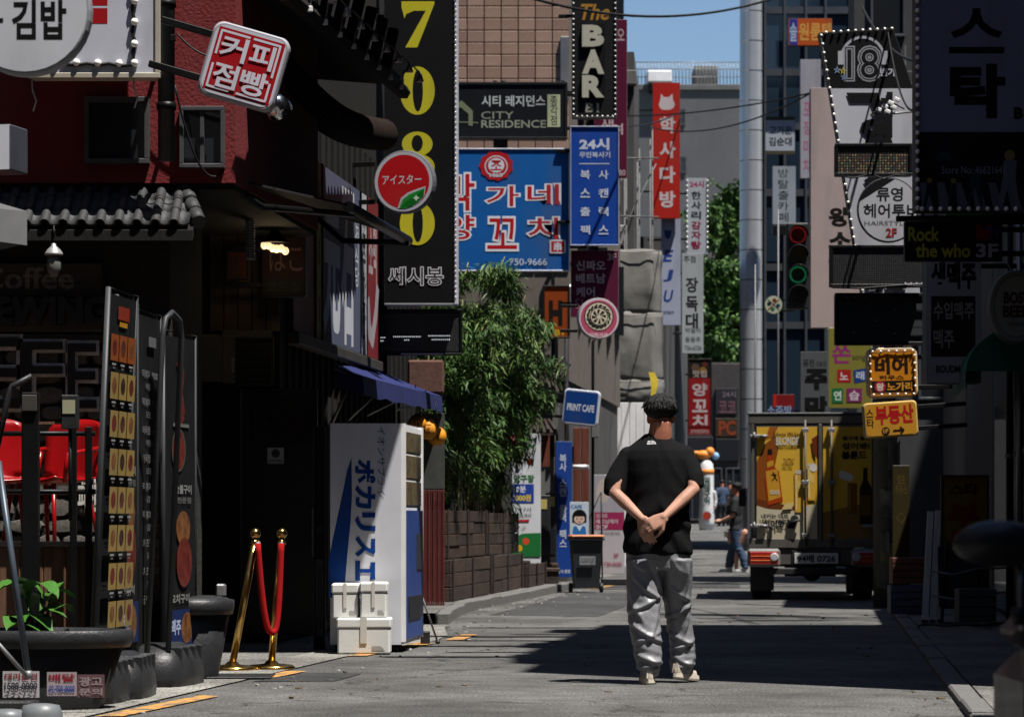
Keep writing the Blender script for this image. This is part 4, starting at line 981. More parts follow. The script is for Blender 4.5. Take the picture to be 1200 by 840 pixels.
s.poly([(645, 281), (662, 281), (663, 282), (663, 296), (662, 297), (645, 297), (644, 296), (644, 282)], '#d5d8e4'); s.rect(646, 283, 661, 295.5, RD); s.text('串', 649, 284, 658, 294.5, '#d5d8e4', off=.03)
s.text('750-9666', 597, 303, 641, 311, '#c9cfdf', off=.01); s.arm(1, .25)
s = Sign('bar_sign', 'black vertical BAR sign edged with small bulbs', 'shop sign', 670.5, -12, 722.5, 138, 44, th=.22, face='#17181a', side='#2a2a2c', frame='#3b3c3e', fw=.012)
s.text('The', 679, 5, 715, 24, '#a97a2c', off=.02, ital=.25)
for (t, y0, y1) in (('B', 30, 55.5), ('A', 59, 87.5), ('R', 89, 115)):
    s.rect(680, y0 - 2, 709, y1 + 2, '#0b0b0c'); s.text(t, 682, y0, 708, y1, '#b4b1a2', off=.055, depth=.05)
s.text('B1', 686, 121, 702, 132, '#8d8a80', off=.03); bulb_string(s, [(672, -8 + i * 6.2) for i in range(24)] + [(721, -8 + i * 6.2) for i in range(24)] + [(676 + i * 6, 136.5) for i in range(8)], .013); s.arm(-1, .2)
s = Sign('tall_sign', 'tall maroon sign half hidden behind the BAR sign', 'shop sign', 696, 23, 735, 208, 50, th=.18, face='#561030', side='#7d6a72')
s.text('오', 723, 34, 732, 48, '#b9a2ac', off=.02); s.text('재', 704, 137, 719, 152, '#b9a2ac', off=.02); s.text('여', 716, 145, 730, 158, '#b9a2ac', off=.02); s.text('80', 725, 199, 733, 206, '#b9a2ac', off=.02); s.arm(-1, .5)
s = Sign('copy_shop_sign', 'blue vertical 24 hour copy shop sign with white letters', 'shop sign', 668.5, 148.5, 725, 287.5, 43.4, th=.16, face='#12429c', side='#a9adb8', frame='#8f97aa', fw=.01)
s.text('24시', 679, 162, 714, 176, '#ccd3e4', off=.04); s.text('무인복사기', 679, 178, 715, 185, '#ccd3e4', off=.02); s.line([(679, 192), (714, 192)], 1, '#ccd3e4')
for i, (a, b) in enumerate((('복', '사'), ('스', '캔'), ('출', '력'), ('팩', '스'))):
    y0 = 199.5 + i * 21.6; s.text(a, 680, y0, 691.5, y0 + 10.5, '#ccd3e4', off=.02); s.text(b, 701.5, y0, 713, y0 + 10.5, '#ccd3e4', off=.02)
s.arm(-1, .2)
s = Sign('care_sign', 'maroon third floor nail care sign above the pink round sign', 'shop sign', 669, 293.5, 725, 371, 43.6, th=.14, face='#571534', side='#7d6a72')
s.text('3F', 712, 297, 722.5, 305, '#b9a9b2', off=.02); s.text('신짜오', 675, 305.5, 709.5, 317, '#bfb0b8', off=.02); s.text('베트남', 675, 320.5, 709.5, 332, '#bfb0b8', off=.02); s.text('케어', 675, 336.5, 697, 348, '#bfb0b8', off=.02); s.text('SH', 674, 350, 690, 362, '#9c6a7c'); s.arm(-1, .15)
s = Sign('round_sign', 'round pink sign with black and cream wheel emblem', 'shop sign', 677.5, 349, 726, 397.5, 42.8, th=.14, face='#d2c5cb', side='#8d8388', shape='disc', yaw=10)
s.disc(701.7, 373.2, 21.5, '#b34a68'); s.disc(701.7, 371, 17.3, '#16120f'); s.disc(701.7, 371, 16, '#d6cbb3')
for i in range(16):
    t = math.pi * 2 * i / 16; s.line([(701.7 + 12.4 * math.cos(t), 371 + 12.4 * math.sin(t)), (701.7 + 13.6 * math.cos(t + .25), 371 + 13.6 * math.sin(t + .25))], 2.2, '#16120f')
s.disc(701.7, 371, 10.6, '#16120f'); s.disc(701.7, 371, 9.6, '#d6cbb3')
for i in range(8):
    t = math.pi * 2 * i / 8; s.poly([(701.7 + 2 * math.cos(t - .6), 371 + 2 * math.sin(t - .6)), (701.7 + 8.4 * math.cos(t - .26), 371 + 8.4 * math.sin(t - .26)), (701.7 + 8.4 * math.cos(t + .2), 371 + 8.4 * math.sin(t + .2))], '#16120f', 'spoke')
s.text('다트시사', 691, 390, 712, 394.5, '#e4d2d9', off=.03); s.arm(-1, .25)
s = Sign('basement_sign', 'orange basement bar sign half behind the bamboo', 'shop sign', 637, 335, 667.5, 396, 46.6, th=.14, face='#8c3a0c', side='#1d1a18', frame='#1d1a18', fw=.02)
s.text('H', 643, 352, 659, 382, '#141210', off=.06); s.text('B1', 650, 386, 660.5, 393, '#c9a21c', off=.03)
s = Sign('cafe_sign', 'tilted blue rounded print cafe sign', 'shop sign', 659.5, 456.5, 702, 498.5, 42.4, th=.12, face='#c6c9d4', side='#a9acb6', shape='round', tilt=6, yaw=-8, rr=.06)
s.poly([(663, 459), (698, 459), (699.5, 460.5), (699.5, 494), (698, 495.5), (663, 495.5), (661.5, 494), (661.5, 460.5)], '#0c3f86'); s.text('PRINT CAFE', 664.5, 473.5, 696.5, 482, '#d3d8e4', off=.035); s.arm(-1, .2)
s = Sign('vertical_board', 'narrow blue upright copy shop board standing by the wheelie bin', 'sign board', 651, 517, 670.5, 676, 43.6, th=.06, face='#173f8f', side='#2c3f6a', yaw=8)
for i, t in enumerate(('복사', '스캔', '출력', '팩스')): y0 = 532 + i * 29.5; s.text('\n'.join(t), 655.5, y0, 664, y0 + 20, '#c3cce0', off=.02, sp=.95)
s.text('문의 환영', 653.5, 667, 668, 671.5, '#c3cce0', off=.02)
s = Sign('billiard_banner', 'white billiard hall banner with cues, ball and green foot', 'banner', 600, 508, 634, 660, 42.2, th=.05, face='#cfd3da', side='#8c9094', yaw=14, tilt=0)
s.poly([(619, 514), (628, 514), (628, 522), (623.5, 526), (619, 522)], '#2c5f3a', 'crest'); s.disc(623.5, 518, 3, '#cfd3da'); s.line([(603, 523), (625, 545)], 1.2, '#4a3a2c'); s.line([(628, 524), (604, 543)], 1, '#b9a98c'); s.disc(621, 540.5, 4, '#b3121c', 'ball'); s.disc(606, 551, 2.6, '#2457a4', 'ball')
s.text('당구장', 602, 556, 626, 565, '#2a6b38', off=.03); s.rect(600.5, 567, 625.5, 589, '#1c3f9a'); s.text('10분', 602, 569, 616, 577, '#cfd3e4', off=.03); s.text('1000원', 601.5, 579, 622, 587, '#d9c024', off=.03)
s.text('12-17시', 601, 594, 622, 599, '#2a2a2c'); s.text('주말 제외', 603, 601, 622, 606, '#2a2a2c'); s.rect(601, 608.5, 620, 611, '#b3121c'); s.text('당구', 603, 616, 616, 621, '#7a1c20', ital=.2)
s.poly([(600.6, 630), (612, 625), (633.4, 624), (633.4, 652), (600.6, 652)], '#1c6b34'); s.disc(616, 634, 4, '#c94a2a', 'ball'); s.disc(608, 642, 4, '#c9a21c', 'ball')
s = Sign('poster', 'white cafe poster of a girl with bobbed black hair beside the blue board', 'poster', 667.5, 588, 690, 627, 43.2, th=.04, face='#c8d6e4', side='#9aa4ae')
s.text('CAFE', 669, 591.5, 682, 596, '#1c5fa8', off=.03); s.disc(679, 605.5, 8.6, '#0d0d10', 'hair', ry=8.8); s.rect(670.6, 605, 687.4, 612, '#0d0d10', 'hair'); s.disc(679, 608, 6.2, '#e0c0ac', 'face', ry=5.6); s.rect(673, 600.5, 685, 604.8, '#0d0d10', 'fringe'); s.disc(676.4, 607.5, .8, '#0d0d10'); s.disc(681.6, 607.5, .8, '#0d0d10'); s.line([(677.6, 611), (680.4, 611)], .7, '#a83a3a')
s.poly([(671, 626), (672, 617), (679, 614.5), (686, 617), (687, 626)], '#2a78c0', 'dress'); s.poly([(675, 615.5), (683, 615.5), (679, 622)], '#dfe6ee', 'collar')
s = Sign('care_banner', 'white and pink nail care banner leaning behind the wheelie bin', 'banner', 696, 556, 732, 672, 45, th=.05, face='#bdb8bd', side='#8d8a8e', tilt=0)
s.rect(696.5, 556.5, 731.5, 600, '#a9a7b0'); s.disc(707, 575, 8, '#c3b6ae', 'photo', ry=14); s.rect(697, 600, 731.5, 620.5, '#9c2a58'); s.text('신짜오', 698.5, 601.5, 712, 606.5, '#d0c2ca', off=.02); s.text('베트남케어', 698.5, 608, 724, 613.5, '#d0c2ca', off=.02); s.text('SHOP', 698.5, 614.5, 712, 620, '#d0c2ca', off=.03)
s.text('네일 속눈썹 타임', 702, 622.5, 726, 626.5, '#5a565c'); s.text('오픈\n특가\n예약', 699, 637, 705, 651, '#6a666c'); s.text('3F', 719, 648, 725, 653, '#a83a60', off=.02); s.text('02-730-0606', 700, 658, 729, 663, '#a83a60', off=.01)
# --- banners down the street, left
s = Sign('vertical_banner', 'red vertical banner with white cat head and white letters', 'banner', 765, 97, 797, 256, 66, th=.12, face='#b3231a', side='#7d1c16')
s.poly([(772, 123), (774, 116), (774.5, 110), (778, 114), (784, 114), (788, 110), (788.5, 116), (791, 123), (789, 127), (785, 129), (777, 129), (773.5, 127)], '#cfc2c6', 'cat_head')
for t, y0 in (('학', 137), ('사', 166), ('다', 195), ('방', 224)): s.text(t, 773, y0, 791.5, y0 + 19.5, '#cfc2c6', off=.035)
s.arm(-1, .3)
s = Sign('vertical_banner', 'white vertical banner with blue slanted letters EJU', 'banner', 775, 256, 797.5, 381, 66.2, th=.12, face='#a9afc6', side='#8288a0')
s.poly([(778, 270), (787, 270), (786, 277), (782.5, 281), (779, 277)], '#2a4a8c', 'emblem')
for t, y0 in (('E', 293), ('J', 316), ('U', 340)): s.text(t, 778, y0, 788, y0 + 14, '#23408c', off=.03, ital=.2)
s.text('plan', 777, 363, 789.5, 369.5, '#4a5a80', off=.01); s.arm(-1, .3)
s = Sign('vertical_banner', 'white vertical potato soup banner edged with fairy lights', 'banner', 804.5, 209, 829.5, 298, 70, th=.1, face='#a9afb6', side='#888c92', yaw=6)
s.text('24시', 808, 212.5, 825, 220, '#9c1c58', off=.04)
for i, (t, c) in enumerate((('한', '#1c1c22'), ('사', '#1c1c22'), ('리', '#1c1c22'), ('감', '#8c1c40'), ('자', '#8c1c40'), ('탕', '#8c1c40'))): s.text(t, 810, 224.5 + i * 11.6, 821.5, 234 + i * 11.6, c, off=.03)
bulb_string(s, [(805, 212 + 6 * i) for i in range(14)] + [(829, 212 + 6 * i) for i in range(14)], .022); s.arm(-1, .2)
s = Sign('vertical_banner', 'white vertical banner with black brush letters below the fairy lights', 'banner', 799, 297, 824.5, 414, 69, th=.1, face='#a4aaae', side='#888c92', yaw=6)
s.text('주점', 801, 300, 815, 308, '#2c2e30', off=.02)
for t, y0 in (('장', 325), ('독', 347), ('대', 367)): s.text(t, 803.5, y0, 818, y0 + 18, '#1c1d1f', off=.03)
s.text('막걸리', 803, 384, 821, 390, '#3a3c3e'); s.text('동동주', 803, 395, 821, 401, '#3a3c3e'); s.text('736-6226', 802, 405, 822, 410, '#3a3c3e'); s.arm(-1, .2)
s = Sign('skewer_banner', 'red lamb skewer sign with food photo above white letters', 'shop sign', 806, 420.5, 834, 510.5, 84, th=.2, face='#8c1218', side='#2a2422', frame='#2a2625', fw=.03)
s.rect(807, 421.5, 833, 443, '#1c1918'); s.disc(815, 431, 5, '#5a4436', 'food'); s.disc(824, 434, 4, '#8c6a1c', 'food'); s.disc(826, 427, 3, '#5a2a22', 'food'); s.text('맛집', 812, 434, 828, 442, '#b9a9a4', off=.02)
for t, y0 in (('양', 449), ('꼬', 468), ('치', 486)): s.text(t, 811, y0, 829, y0 + 15, '#c3b3b6', off=.03)
s.rect(807, 498, 833, 501, '#6a1216'); s.text('꼬치엔칭따오', 809, 503, 831, 508, '#b9a2a4', off=.02); s.arm(-1, .25)

# --- right side, far
s = Sign('wide_sign', 'orange and blue studio room sign on the glass building', 'shop sign', 924, 22, 975, 53.5, 70.5, th=.2, face='#b8501c', side='#3a2a22')
s.rect(925, 22.5, 934.5, 53, '#23358c'); s.text('솔', 925.5, 27, 934, 49, '#a9b6d4', off=.02); s.text('원룸텔', 936, 27, 975, 48, '#d69a4c', off=.03)
s = Sign('square_sign', 'white square sign with two rows of black brush letters', 'shop sign', 897, 141, 931.5, 177, 71, th=.15, face='#aab0bc', side='#4a463e', shape='box')
s.rect(897, 137, 931.5, 141, '#4a4436'); s.rect(897, 177, 931.5, 181, '#4a4436'); s.text('고기꾼', 901, 148, 928, 158, '#1c1d20', off=.02); s.text('김순대', 901, 161, 928, 171, '#1c1d20', off=.02)
s = Sign('vertical_sign', 'pale vertical escape cafe sign with thin brush letters', 'shop sign', 905.5, 195, 932.5, 263, 69, th=.15, face='#98a0ac', side='#6a6e76')
for i, t in enumerate('방탈출카페'): s.text(t, 912, 198 + i * 12.8, 924, 208.5 + i * 12.8, '#23252a', off=.0)
MB().box(s.mx(905.5), 0, s.mz(275), s.mx(933.5), .12, s.mz(264), c=.01).build('lower_box', black_steel, s.root)
s = Sign('vertical_sign', 'long pale sign with faded pink letters behind the blush sign', 'shop sign', 938, 70, 962, 209, 62, th=.14, face='#a3a3ae', side='#7c7c84')
for i, t in enumerate('포장마차'): s.text(t, 941.5, 120 + i * 22, 951, 136 + i * 22, '#b06a8c', off=.02)
s = Sign('tall_sign', 'tall blush pink sign board with black brush letters', 'shop sign', 950, 103, 1015, 384, 46.2, th=.25, face='#b3a29f', side='#8a7d7a')
s.text('왕', 971, 243, 996, 266, '#17130f', off=.05); s.text('소', 971, 272, 998, 291, '#17130f', off=.05); s.text('금', 971, 297, 998, 318, '#17130f', off=.05); s.arm(1, .1)
s = Sign('round_sign', 'tiny round roulette sign among the dark glass', 'shop sign', 896, 346.5, 917, 368, 60, th=.1, face='#b9c0a4', side='#55565c', shape='disc')
for i, c in enumerate(('#1c2a4a', '#2a5a4a', '#1c1c22', '#7a2a2a')):
    t = math.pi / 2 * i + .2; s.disc(906.5 + 5.4 * math.cos(t), 357.2 + 5.4 * math.sin(t), 2.4, c)
s.line([(900, 351), (913, 363)], 1, '#3a4a5a'); s.line([(913, 351), (900, 363)], 1, '#7a2a2a'); s.arm(1, .25)
s = Sign('board_sign', 'dull grey board with heavy black fusion pub letters above the truck', 'shop sign', 938, 412, 973, 500, 52, th=.2, face='#55585c', side='#2c2d30')
s.text('퓨전', 941, 421, 954, 430, '#1c1d20', off=.02); s.text('선술집', 956, 423, 968, 429, '#2c2d30'); s.text('주', 943, 432, 971, 457, '#0f1012', off=.06); s.text('막', 943, 464, 971, 490, '#0f1012', off=.06); s.arm(1, .4)
s = Sign('board_sign', 'olive yellow karaoke board with magenta and coloured squares', 'shop sign', 971, 384, 1022, 478, 44.6, th=.2, face='#7e7832', side='#b7b8a4')
s.text('쏜', 975, 404, 997, 426, '#8c2a6a', off=.03); s.text('song', 999, 417, 1014, 424, '#2a2a2c'); s.rect(981, 433, 997, 448, '#a31c1c'); s.text('노', 984, 436, 994, 445, '#d0c2c2', off=.03); s.poly([(1000, 434), (1016, 431), (1017, 446), (1001, 449)], '#1c3a7a'); s.text('래', 1003, 435, 1013, 445, '#b9c2d4', off=.03)
s.rect(975, 455, 988, 472, '#1c6a3a'); s.text('연', 977, 458, 986, 469, '#c9d4c9', off=.03); s.rect(992, 455, 1010, 471, '#7a2a5a'); s.text('습', 995, 457.5, 1007, 469, '#c9b9c4', off=.03); s.arm(1, .2)
s = Sign('small_sign', 'small red box sign with blue letters over the truck roof', 'shop sign', 906, 462, 931, 482, 58, th=.15, face='#7a1518', side='#3a1214'); s.rect(906, 462, 910, 478, '#b3231c'); s.rect(899, 477, 930, 486, '#1c2a4a'); s.text('소주방', 899, 475, 928, 486, '#8fa2c4', off=.02)

# --- headphone sign (slanted outline)
s = Sign('headphone_sign', 'slanted black and white sign with headphones over the number 18', 'shop sign', 960, 33, 1078, 345, 30.4, th=.2, face=None, side='#2a2a2c', shape='none', center=True)
pl_ = [(960, 38.5), (1047, 33.5), (1070, 104), (1078, 346), (1011, 346), (972.5, 104)]
MB().prism([(s.mx(a), s.mz(b)) for a, b in pl_], 0, .2).build('casing', M('sign side #2a2a2c', None), s.root)
s.poly([(972.5, 104), (1070, 104), (1078, 345), (1011, 345)], '#c4c6d0', 'face_panel'); s.poly([(961, 39.5), (1046.5, 34.5), (1069, 103.5), (972, 103.5)], '#101114', 'face_panel')
arc = [(1011 + 25 * math.cos(t), 69 - 25 * math.sin(t)) for t in [math.pi * i / 16 for i in range(17)]]
s.line(arc, 3, '#b9bac4', 'headphone_band')
for cx_ in (985.5, 1036.5): s.poly([(cx_ - 3.5, 60), (cx_ + 3.5, 60), (cx_ + 3.5, 76), (cx_ - 3.5, 76)], '#b9bac4', 'ear_cup')
for (o_, c) in ((.09, '#9c9da6'), (.055, '#101114'), (.03, '#9c9da6'), (.0, '#101114')): s.text('18', 993, 58, 1029, 92, c, off=o_) if o_ == 0 else text_at(s.root, '18', s.mx(993), s.mz(92), s.mx(1029), s.mz(58), s.y(), P_(c), off=o_, fitref=0.)
s.text('번가', 1031, 80, 1050, 90, '#b9bac4', off=.04)
for (x_, y_, c) in ((981, 82, '#8fa6c4'), (988, 83, '#c4b45a'), (989, 90, '#7a90b4')): s.text('☆', x_ - 4.5, y_ - 4.5, x_ + 4.5, y_ + 4.5, c, off=.02)
s.text('ㄱ', 997, 109, 1034, 140, '#141418', off=.09, ital=-.35); s.text('ㅕ', 1032, 108, 1046, 138, '#141418', off=.07); s.text('영', 1008, 138, 1046, 176, '#141418', off=.07)
s.text('진', 1012, 190, 1044, 232, '#141418', off=.07); s.text('타투', 1014, 322, 1062, 345, '#141418', off=.06)
for (px, py) in along(961, 42, 1009, 340, 30): link('bulb', MATS.setdefault('_bulbmesh', MB().ell((0, 0, 0), (.015, .016, .015), 8, 6).mesh('bulb', M('bulb glass', None))), s.root, (s.mx(px) + .01, -.02, s.mz(py)))
for (px, py) in along(968, 38.5, 1045, 34, 10): link('bulb', MATS['_bulbmesh'], s.root, (s.mx(px), -.02, s.mz(py)))
s.cable([(961, 40), (975, 120), (985, 180), (997, 260), (1009, 342)], .008); s.arm(1, .8, zs=(-.9, .5))
s = Sign('round_sign', 'round white hair salon sign marked 2F', 'shop sign', 1004.5, 207.5, 1078.5, 284.5, 30, th=.06, face='#bfc1ca', side='#2c2c30', shape='disc')
s.poly([(1041 + 36 * math.cos(t), 246 - 36.5 * math.sin(t)) for t in [R(78 + i * 8) for i in range(12)]], '#141418', 'dark_cap')
s.text('류영', 1027, 219.5, 1058, 236, '#1c1c22', off=.02); s.text('헤어투비', 1012, 239, 1076, 255, '#1c1c22', off=.015); s.text('HAIRSTYLE', 1013, 259, 1064, 264, '#6a6b74', sp=1); s.text('2F', 1038, 267.5, 1051, 278, '#a3141c', off=.03); s.arm(1, .4)
def led(label, x0, y0, x1, y1, Y, m):
    s = Sign('led_board', label, 'led board', x0, y0, x1, y1, Y, th=.14, face=None, side='#0c0c0d', frame='#111113', fw=.025)
    s.rect(x0 + 3, y0 + 3, x1 - 3, y1 - 3, '', 'led_matrix', m); return s
s = led('led board with faint coloured dots across the headphone sign', 979, 169, 1068, 206, 29.4, led_amber); s.cable([(980, 206), (1000, 209), (1020, 204), (1035, 210), (1050, 205), (1067, 207)], .008); s.arm(1, .2, r=.01)
s = led('wide black led board below the round hair salon sign', 973, 288, 1086, 336, 29.0, led_dark); s.arm(1, .2, r=.01)
s.cable([(975, 337), (1010, 338), (1060, 334), (1085, 337)], .01)
for i in range(7): s.rect(1060 + i * 3.2, 331 + (i % 2), 1062.4 + i * 3.2, 334 + (i % 3), '#d9dae0', 'paper_scrap')
s = Sign('blank_board', 'empty dark grey board frame below the led boards', 'sign board', 979, 344, 1086, 404, 29.2, th=.14, face='#3c4044', side='#101112', frame='#1c1d1f', fw=.03)
s.line([(984, 364), (1084, 363)], .8, '#2c2e30'); s.line([(984, 384), (1084, 383)], .8, '#2c2e30'); s.arm(1, .5)
for (a, b) in ((1015, 1008), (1048, 1046), (1046, 1048)): pass
for px, py in ((1026, 375), (1048, 362), (1048, 390), (1000, 389)): s.rect(px, py, px + 1.6, py + 1.6, '#9a9a9e', 'tape_scrap')
for i in range(9): s.rect(984 + i * 3.4, 344.5 + (i % 2), 986.6 + i * 3.4, 347 + (i % 3) * .6, '#cfd0d6', 'tape_scrap'); s.rect(984 + i * 3.4, 401 + (i % 2), 986.6 + i * 3.4, 404, '#cfd0d6', 'tape_scrap')
# arm of gold and white decorative hand lamp pieces on the sign
hb = thing('lamp_arm', 'white jointed lamp arm across the headphone sign', 'lamp', (X(1070, 29.9), 29.9, Z(132, 29.9)))
g = MB()
lc = lambda px, py: (X(px, 29.9) - hb.location.x, 0, Z(py, 29.9) - hb.location.z)
g.tube([lc(1070, 131), lc(1020, 136)], .012, 6); g.tube([lc(1060, 128), lc(1044, 120), lc(1020, 135)], .01, 6)
g.build('arm', galv, hb)
for (px, py) in ((1030, 129), (1037, 125), (1044, 121), (1051, 117), (1040, 131), (1047, 126)):
    MB().box(lc(px, py)[0] - .03, -.03, lc(px, py)[2] - .018, lc(px, py)[0] + .03, .02, lc(px, py)[2] + .018, c=.006, rot=Matrix.Rotation(R(25), 3, 'Y')).build('lamp_cell', white_paint, hb)

# --- right side, near and shaded
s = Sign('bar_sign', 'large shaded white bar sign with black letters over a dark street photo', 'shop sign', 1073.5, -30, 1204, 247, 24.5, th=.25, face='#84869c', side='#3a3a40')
s.text('스', 1112, 10, 1177, 63, '#1c1412', off=.02); s.text('탁', 1113, 75, 1178, 139, '#1c1412', off=.045); s.text('BAR', 1188, 126, 1228, 140, '#1c1412', off=.06) if False else s.text('B', 1188, 126, 1199, 140, '#1c1412', off=.06)
s.rect(1075.5, 155, 1203, 246, '#15151b', 'photo'); 
for i in range(6): s.poly([(1080 + i * 21, 246), (1094 + i * 21, 246), (1086 + i * 20, 214), (1078 + i * 20, 214)], '#62646e', 'stripe')
for (cx_, c, hc_) in ((1089, '#22242c', '#8a7a2a'), (1117, '#2a2c3a', '#8a7a2a'), (1143, '#24303c', '#1a1a1c'), (1183, '#6a6c78', '#8a7a4a')):
    h = 34 if cx_ < 1120 else (52 if cx_ < 1150 else 70); b = 246 - (4 if cx_ < 1150 else 2)
    s.poly([(cx_ - h * .12, b), (cx_ - h * .02, b - h * .42), (cx_ + h * .12, b), (cx_ + h * .17, b), (cx_ + h * .1, b - h * .5), (cx_ + h * .12, b - h * .8), (cx_ - h * .1, b - h * .8), (cx_ - h * .12, b - h * .5), (cx_ - h * .2, b)], c, 'walking_figure'); s.disc(cx_, b - h * .88, h * .09, hc_, 'figure_head')
s.poly([(1095, 188), (1097, 182), (1102, 178), (1111, 178), (1115, 183), (1116, 189)], '#34363e', 'car'); s.text('Store No: 46621647', 1103, 195, 1179, 204, '#8a8b98', off=.0)
bulb_string(s, [(1075, -20 + i * 11) for i in range(25)], .02); bulb_string(s, [(1080 + i * 11, 245) for i in range(11)], .02)
s.arm(1, .3)
MB().tube([(s.mx(1052), .1, s.mz(255)), (s.mx(1215), .1, s.mz(254))], .025, 8).build('hanging_bar', black_steel, s.root)
s = Sign('rock_sign', 'black rock bar sign with yellow green and red letters marked 3F', 'shop sign', 1060.5, 259, 1173.5, 306, 25, th=.1, face='#0e0f10', side='#1c1d1f', frame='#26282a', fw=.012)
s.text('Rock', 1064, 266, 1101, 283, '#c4c44e', off=.025); s.text('the who', 1073, 285.5, 1137, 302, '#c4c44e', off=.025); s.text('3F', 1143.5, 285.5, 1170, 302, '#c0bedc', off=.03)
s.poly([(1144, 281), (1144, 263), (1149, 263), (1153, 270), (1157, 263), (1162, 263), (1162, 281)], '#8c1c28', 'logo'); s.text('TV', 1157, 266, 1172, 281, '#3a4a9c', off=.03); s.arm(1, .4)
for px in (1070, 1160): MB().tube([(s.mx(px), .05, s.mz(259)), (s.mx(px), .05, s.mz(250))], .012, 6).build('hanger', black_steel, s.root)
s = Sign('green_panel', 'narrow green sign panel seen between the rock bar sign and the bar sign above', 'shop sign', 1108, 249, 1166, 262, 26.4, th=.1, face='#3c8c2c', side='#1c3a1c'); s.arm(1, .4)
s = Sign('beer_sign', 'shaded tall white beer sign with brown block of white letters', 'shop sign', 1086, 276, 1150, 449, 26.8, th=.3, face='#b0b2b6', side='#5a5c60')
s.text('생맥주', 1091, 307, 1144, 339, '#141416', off=.05); s.rect(1091, 347, 1143, 418, '#3a2420'); s.text('수입맥주', 1094, 354, 1141, 374, '#a9a4a4', off=.02); s.text('맥주', 1094, 386, 1118, 408, '#a9a4a4', off=.02); s.text('BOUDMOCK', 1097, 428, 1143, 437, '#141416', off=.03); s.arm(1, .5)
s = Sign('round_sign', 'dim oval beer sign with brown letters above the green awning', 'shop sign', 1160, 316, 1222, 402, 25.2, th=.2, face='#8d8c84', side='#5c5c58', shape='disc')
s.disc(1191, 359, 27, '#6d6a5e', ry=37); s.disc(1191, 359, 25.5, '#98968a', ry=35.5); s.text('BOST', 1176, 342, 1207, 356, '#4a1c14', off=.05); s.text('BEER', 1175, 358, 1208, 372, '#4a1c14', off=.05); s.text('since', 1182, 376, 1200, 382, '#4a3a2a'); s.arm(1, .2)
s = Sign('square_sign', 'sunlit orange rounded beer house sign edged with bulbs', 'shop sign', 1016, 407, 1075.5, 466, 30.3, th=.14, face='#c8c1b0', side='#b9a88c', shape='round', tilt=-1.5, rr=.07)
s.poly([(1020, 410), (1072, 410), (1073.5, 411.5), (1073.5, 462), (1072, 463.5), (1020, 463.5), (1018.5, 462), (1018.5, 411.5)], '#c97f14')
s.text('비어', 1025, 419, 1064, 439, '#2a1606', off=.05); s.text('하우스', 1030, 439.5, 1059, 445, '#2a1606', off=.02); s.rect(1020.5, 446, 1072, 459.5, '#1c1210'); s.disc(1031, 452.8, 6.6, '#a3182a'); s.text('왕', 1026.5, 448.5, 1035.5, 457.5, '#dcd2cc', off=.03); s.text('노가리', 1039, 448, 1069, 458, '#d9982c', off=.03)
pts = [(1023 + i * 9.4, 411.5) for i in range(6)] + [(1072, 417 + i * 9) for i in range(5)] + [(1020, 417 + i * 9) for i in range(5)] + [(1023 + i * 9.4, 462) for i in range(6)]
s.bulbs(pts, .012); s.cable([(1021, 412), (1030, 414), (1040, 411), (1052, 413), (1071, 412), (1072, 430), (1070, 445), (1072, 461), (1050, 462), (1036, 460), (1021, 462), (1020, 440), (1021, 412)], .005); s.arm(1, .5)
s = Sign('estate_sign', 'orange estate agent box sign with red letters and an arrow', 'shop sign', 1012.5, 470.5, 1075.5, 512, 30.0, th=.14, face='#c9902a', side='#a98c50', shape='round', tilt=-4, rr=.04)
s.text('스\n타', 1015.5, 478, 1024, 500, '#1c1206', off=.02); s.text('부동산', 1026, 474.5, 1071, 497, '#b3181c', off=.04); s.disc(1037, 504.5, 4.8, '#1c1206'); s.text('1F', 1034, 502, 1040, 507, '#d69a3a', off=.03); s.line([(1046, 504.5), (1058, 504.5)], 1.6, '#1c1206'); s.line([(1054, 500.5), (1058.5, 504.5), (1054, 508.5)], 1.6, '#1c1206'); s.arm(1, .5)
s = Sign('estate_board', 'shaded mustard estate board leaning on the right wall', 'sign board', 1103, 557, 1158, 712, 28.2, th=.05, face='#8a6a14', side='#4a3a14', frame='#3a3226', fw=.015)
s.text('스타', 1113, 566, 1147, 580, '#2a1c0c', off=.04); s.text('부', 1112, 590, 1148, 618, '#8a2014', off=.06); s.text('동', 1112, 622, 1148, 650, '#8a2014', off=.06); s.text('산', 1112, 654, 1148, 682, '#8a2014', off=.06)
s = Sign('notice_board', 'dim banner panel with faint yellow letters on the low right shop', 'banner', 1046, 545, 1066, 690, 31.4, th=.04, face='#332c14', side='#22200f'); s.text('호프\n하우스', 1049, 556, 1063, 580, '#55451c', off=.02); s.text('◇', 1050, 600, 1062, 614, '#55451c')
# ------------------------------------------------------------------ street things
# menu boards on water filled feet
def oval_foot(name, root, y0, w=.36, l=.5, h=.26):
    g = MB(); n = 12; vs = []; secs = [(0, 1), (.06, 1.02), (.15, .98), (.22, .8), (.26, .45)]
    for z, q_ in secs:
        for i in range(n):
            t = 2 * math.pi * i / n; ct, st = math.cos(t), math.sin(t)
            vs.append((math.copysign(abs(ct) ** .5, ct) * l * q_, y0 + math.copysign(abs(st) ** .5, st) * w / 2 * q_, z * h / .26))
    g.add(vs, [(r_ * n + i, r_ * n + (i + 1) % n, (r_ + 1) * n + (i + 1) % n, (r_ + 1) * n + i) for r_ in range(len(secs) - 1) for i in range(n)] + [tuple(reversed(range(n))), tuple(range(4 * n, 5 * n))], 0, True)
    for k in (-.6, -.2, .2, .6): g.box(l * k - .012, y0 - w * .47, .02, l * k + .012, y0 + w * .47, h * .93, c=.006)
    g.build('water_foot', black_plastic, root); MB().lathe([(.035, 0), (.035, .03), (.02, .035)], 10, (l * .55, y0, h * .78)).build('filler_cap', black_plastic, root)
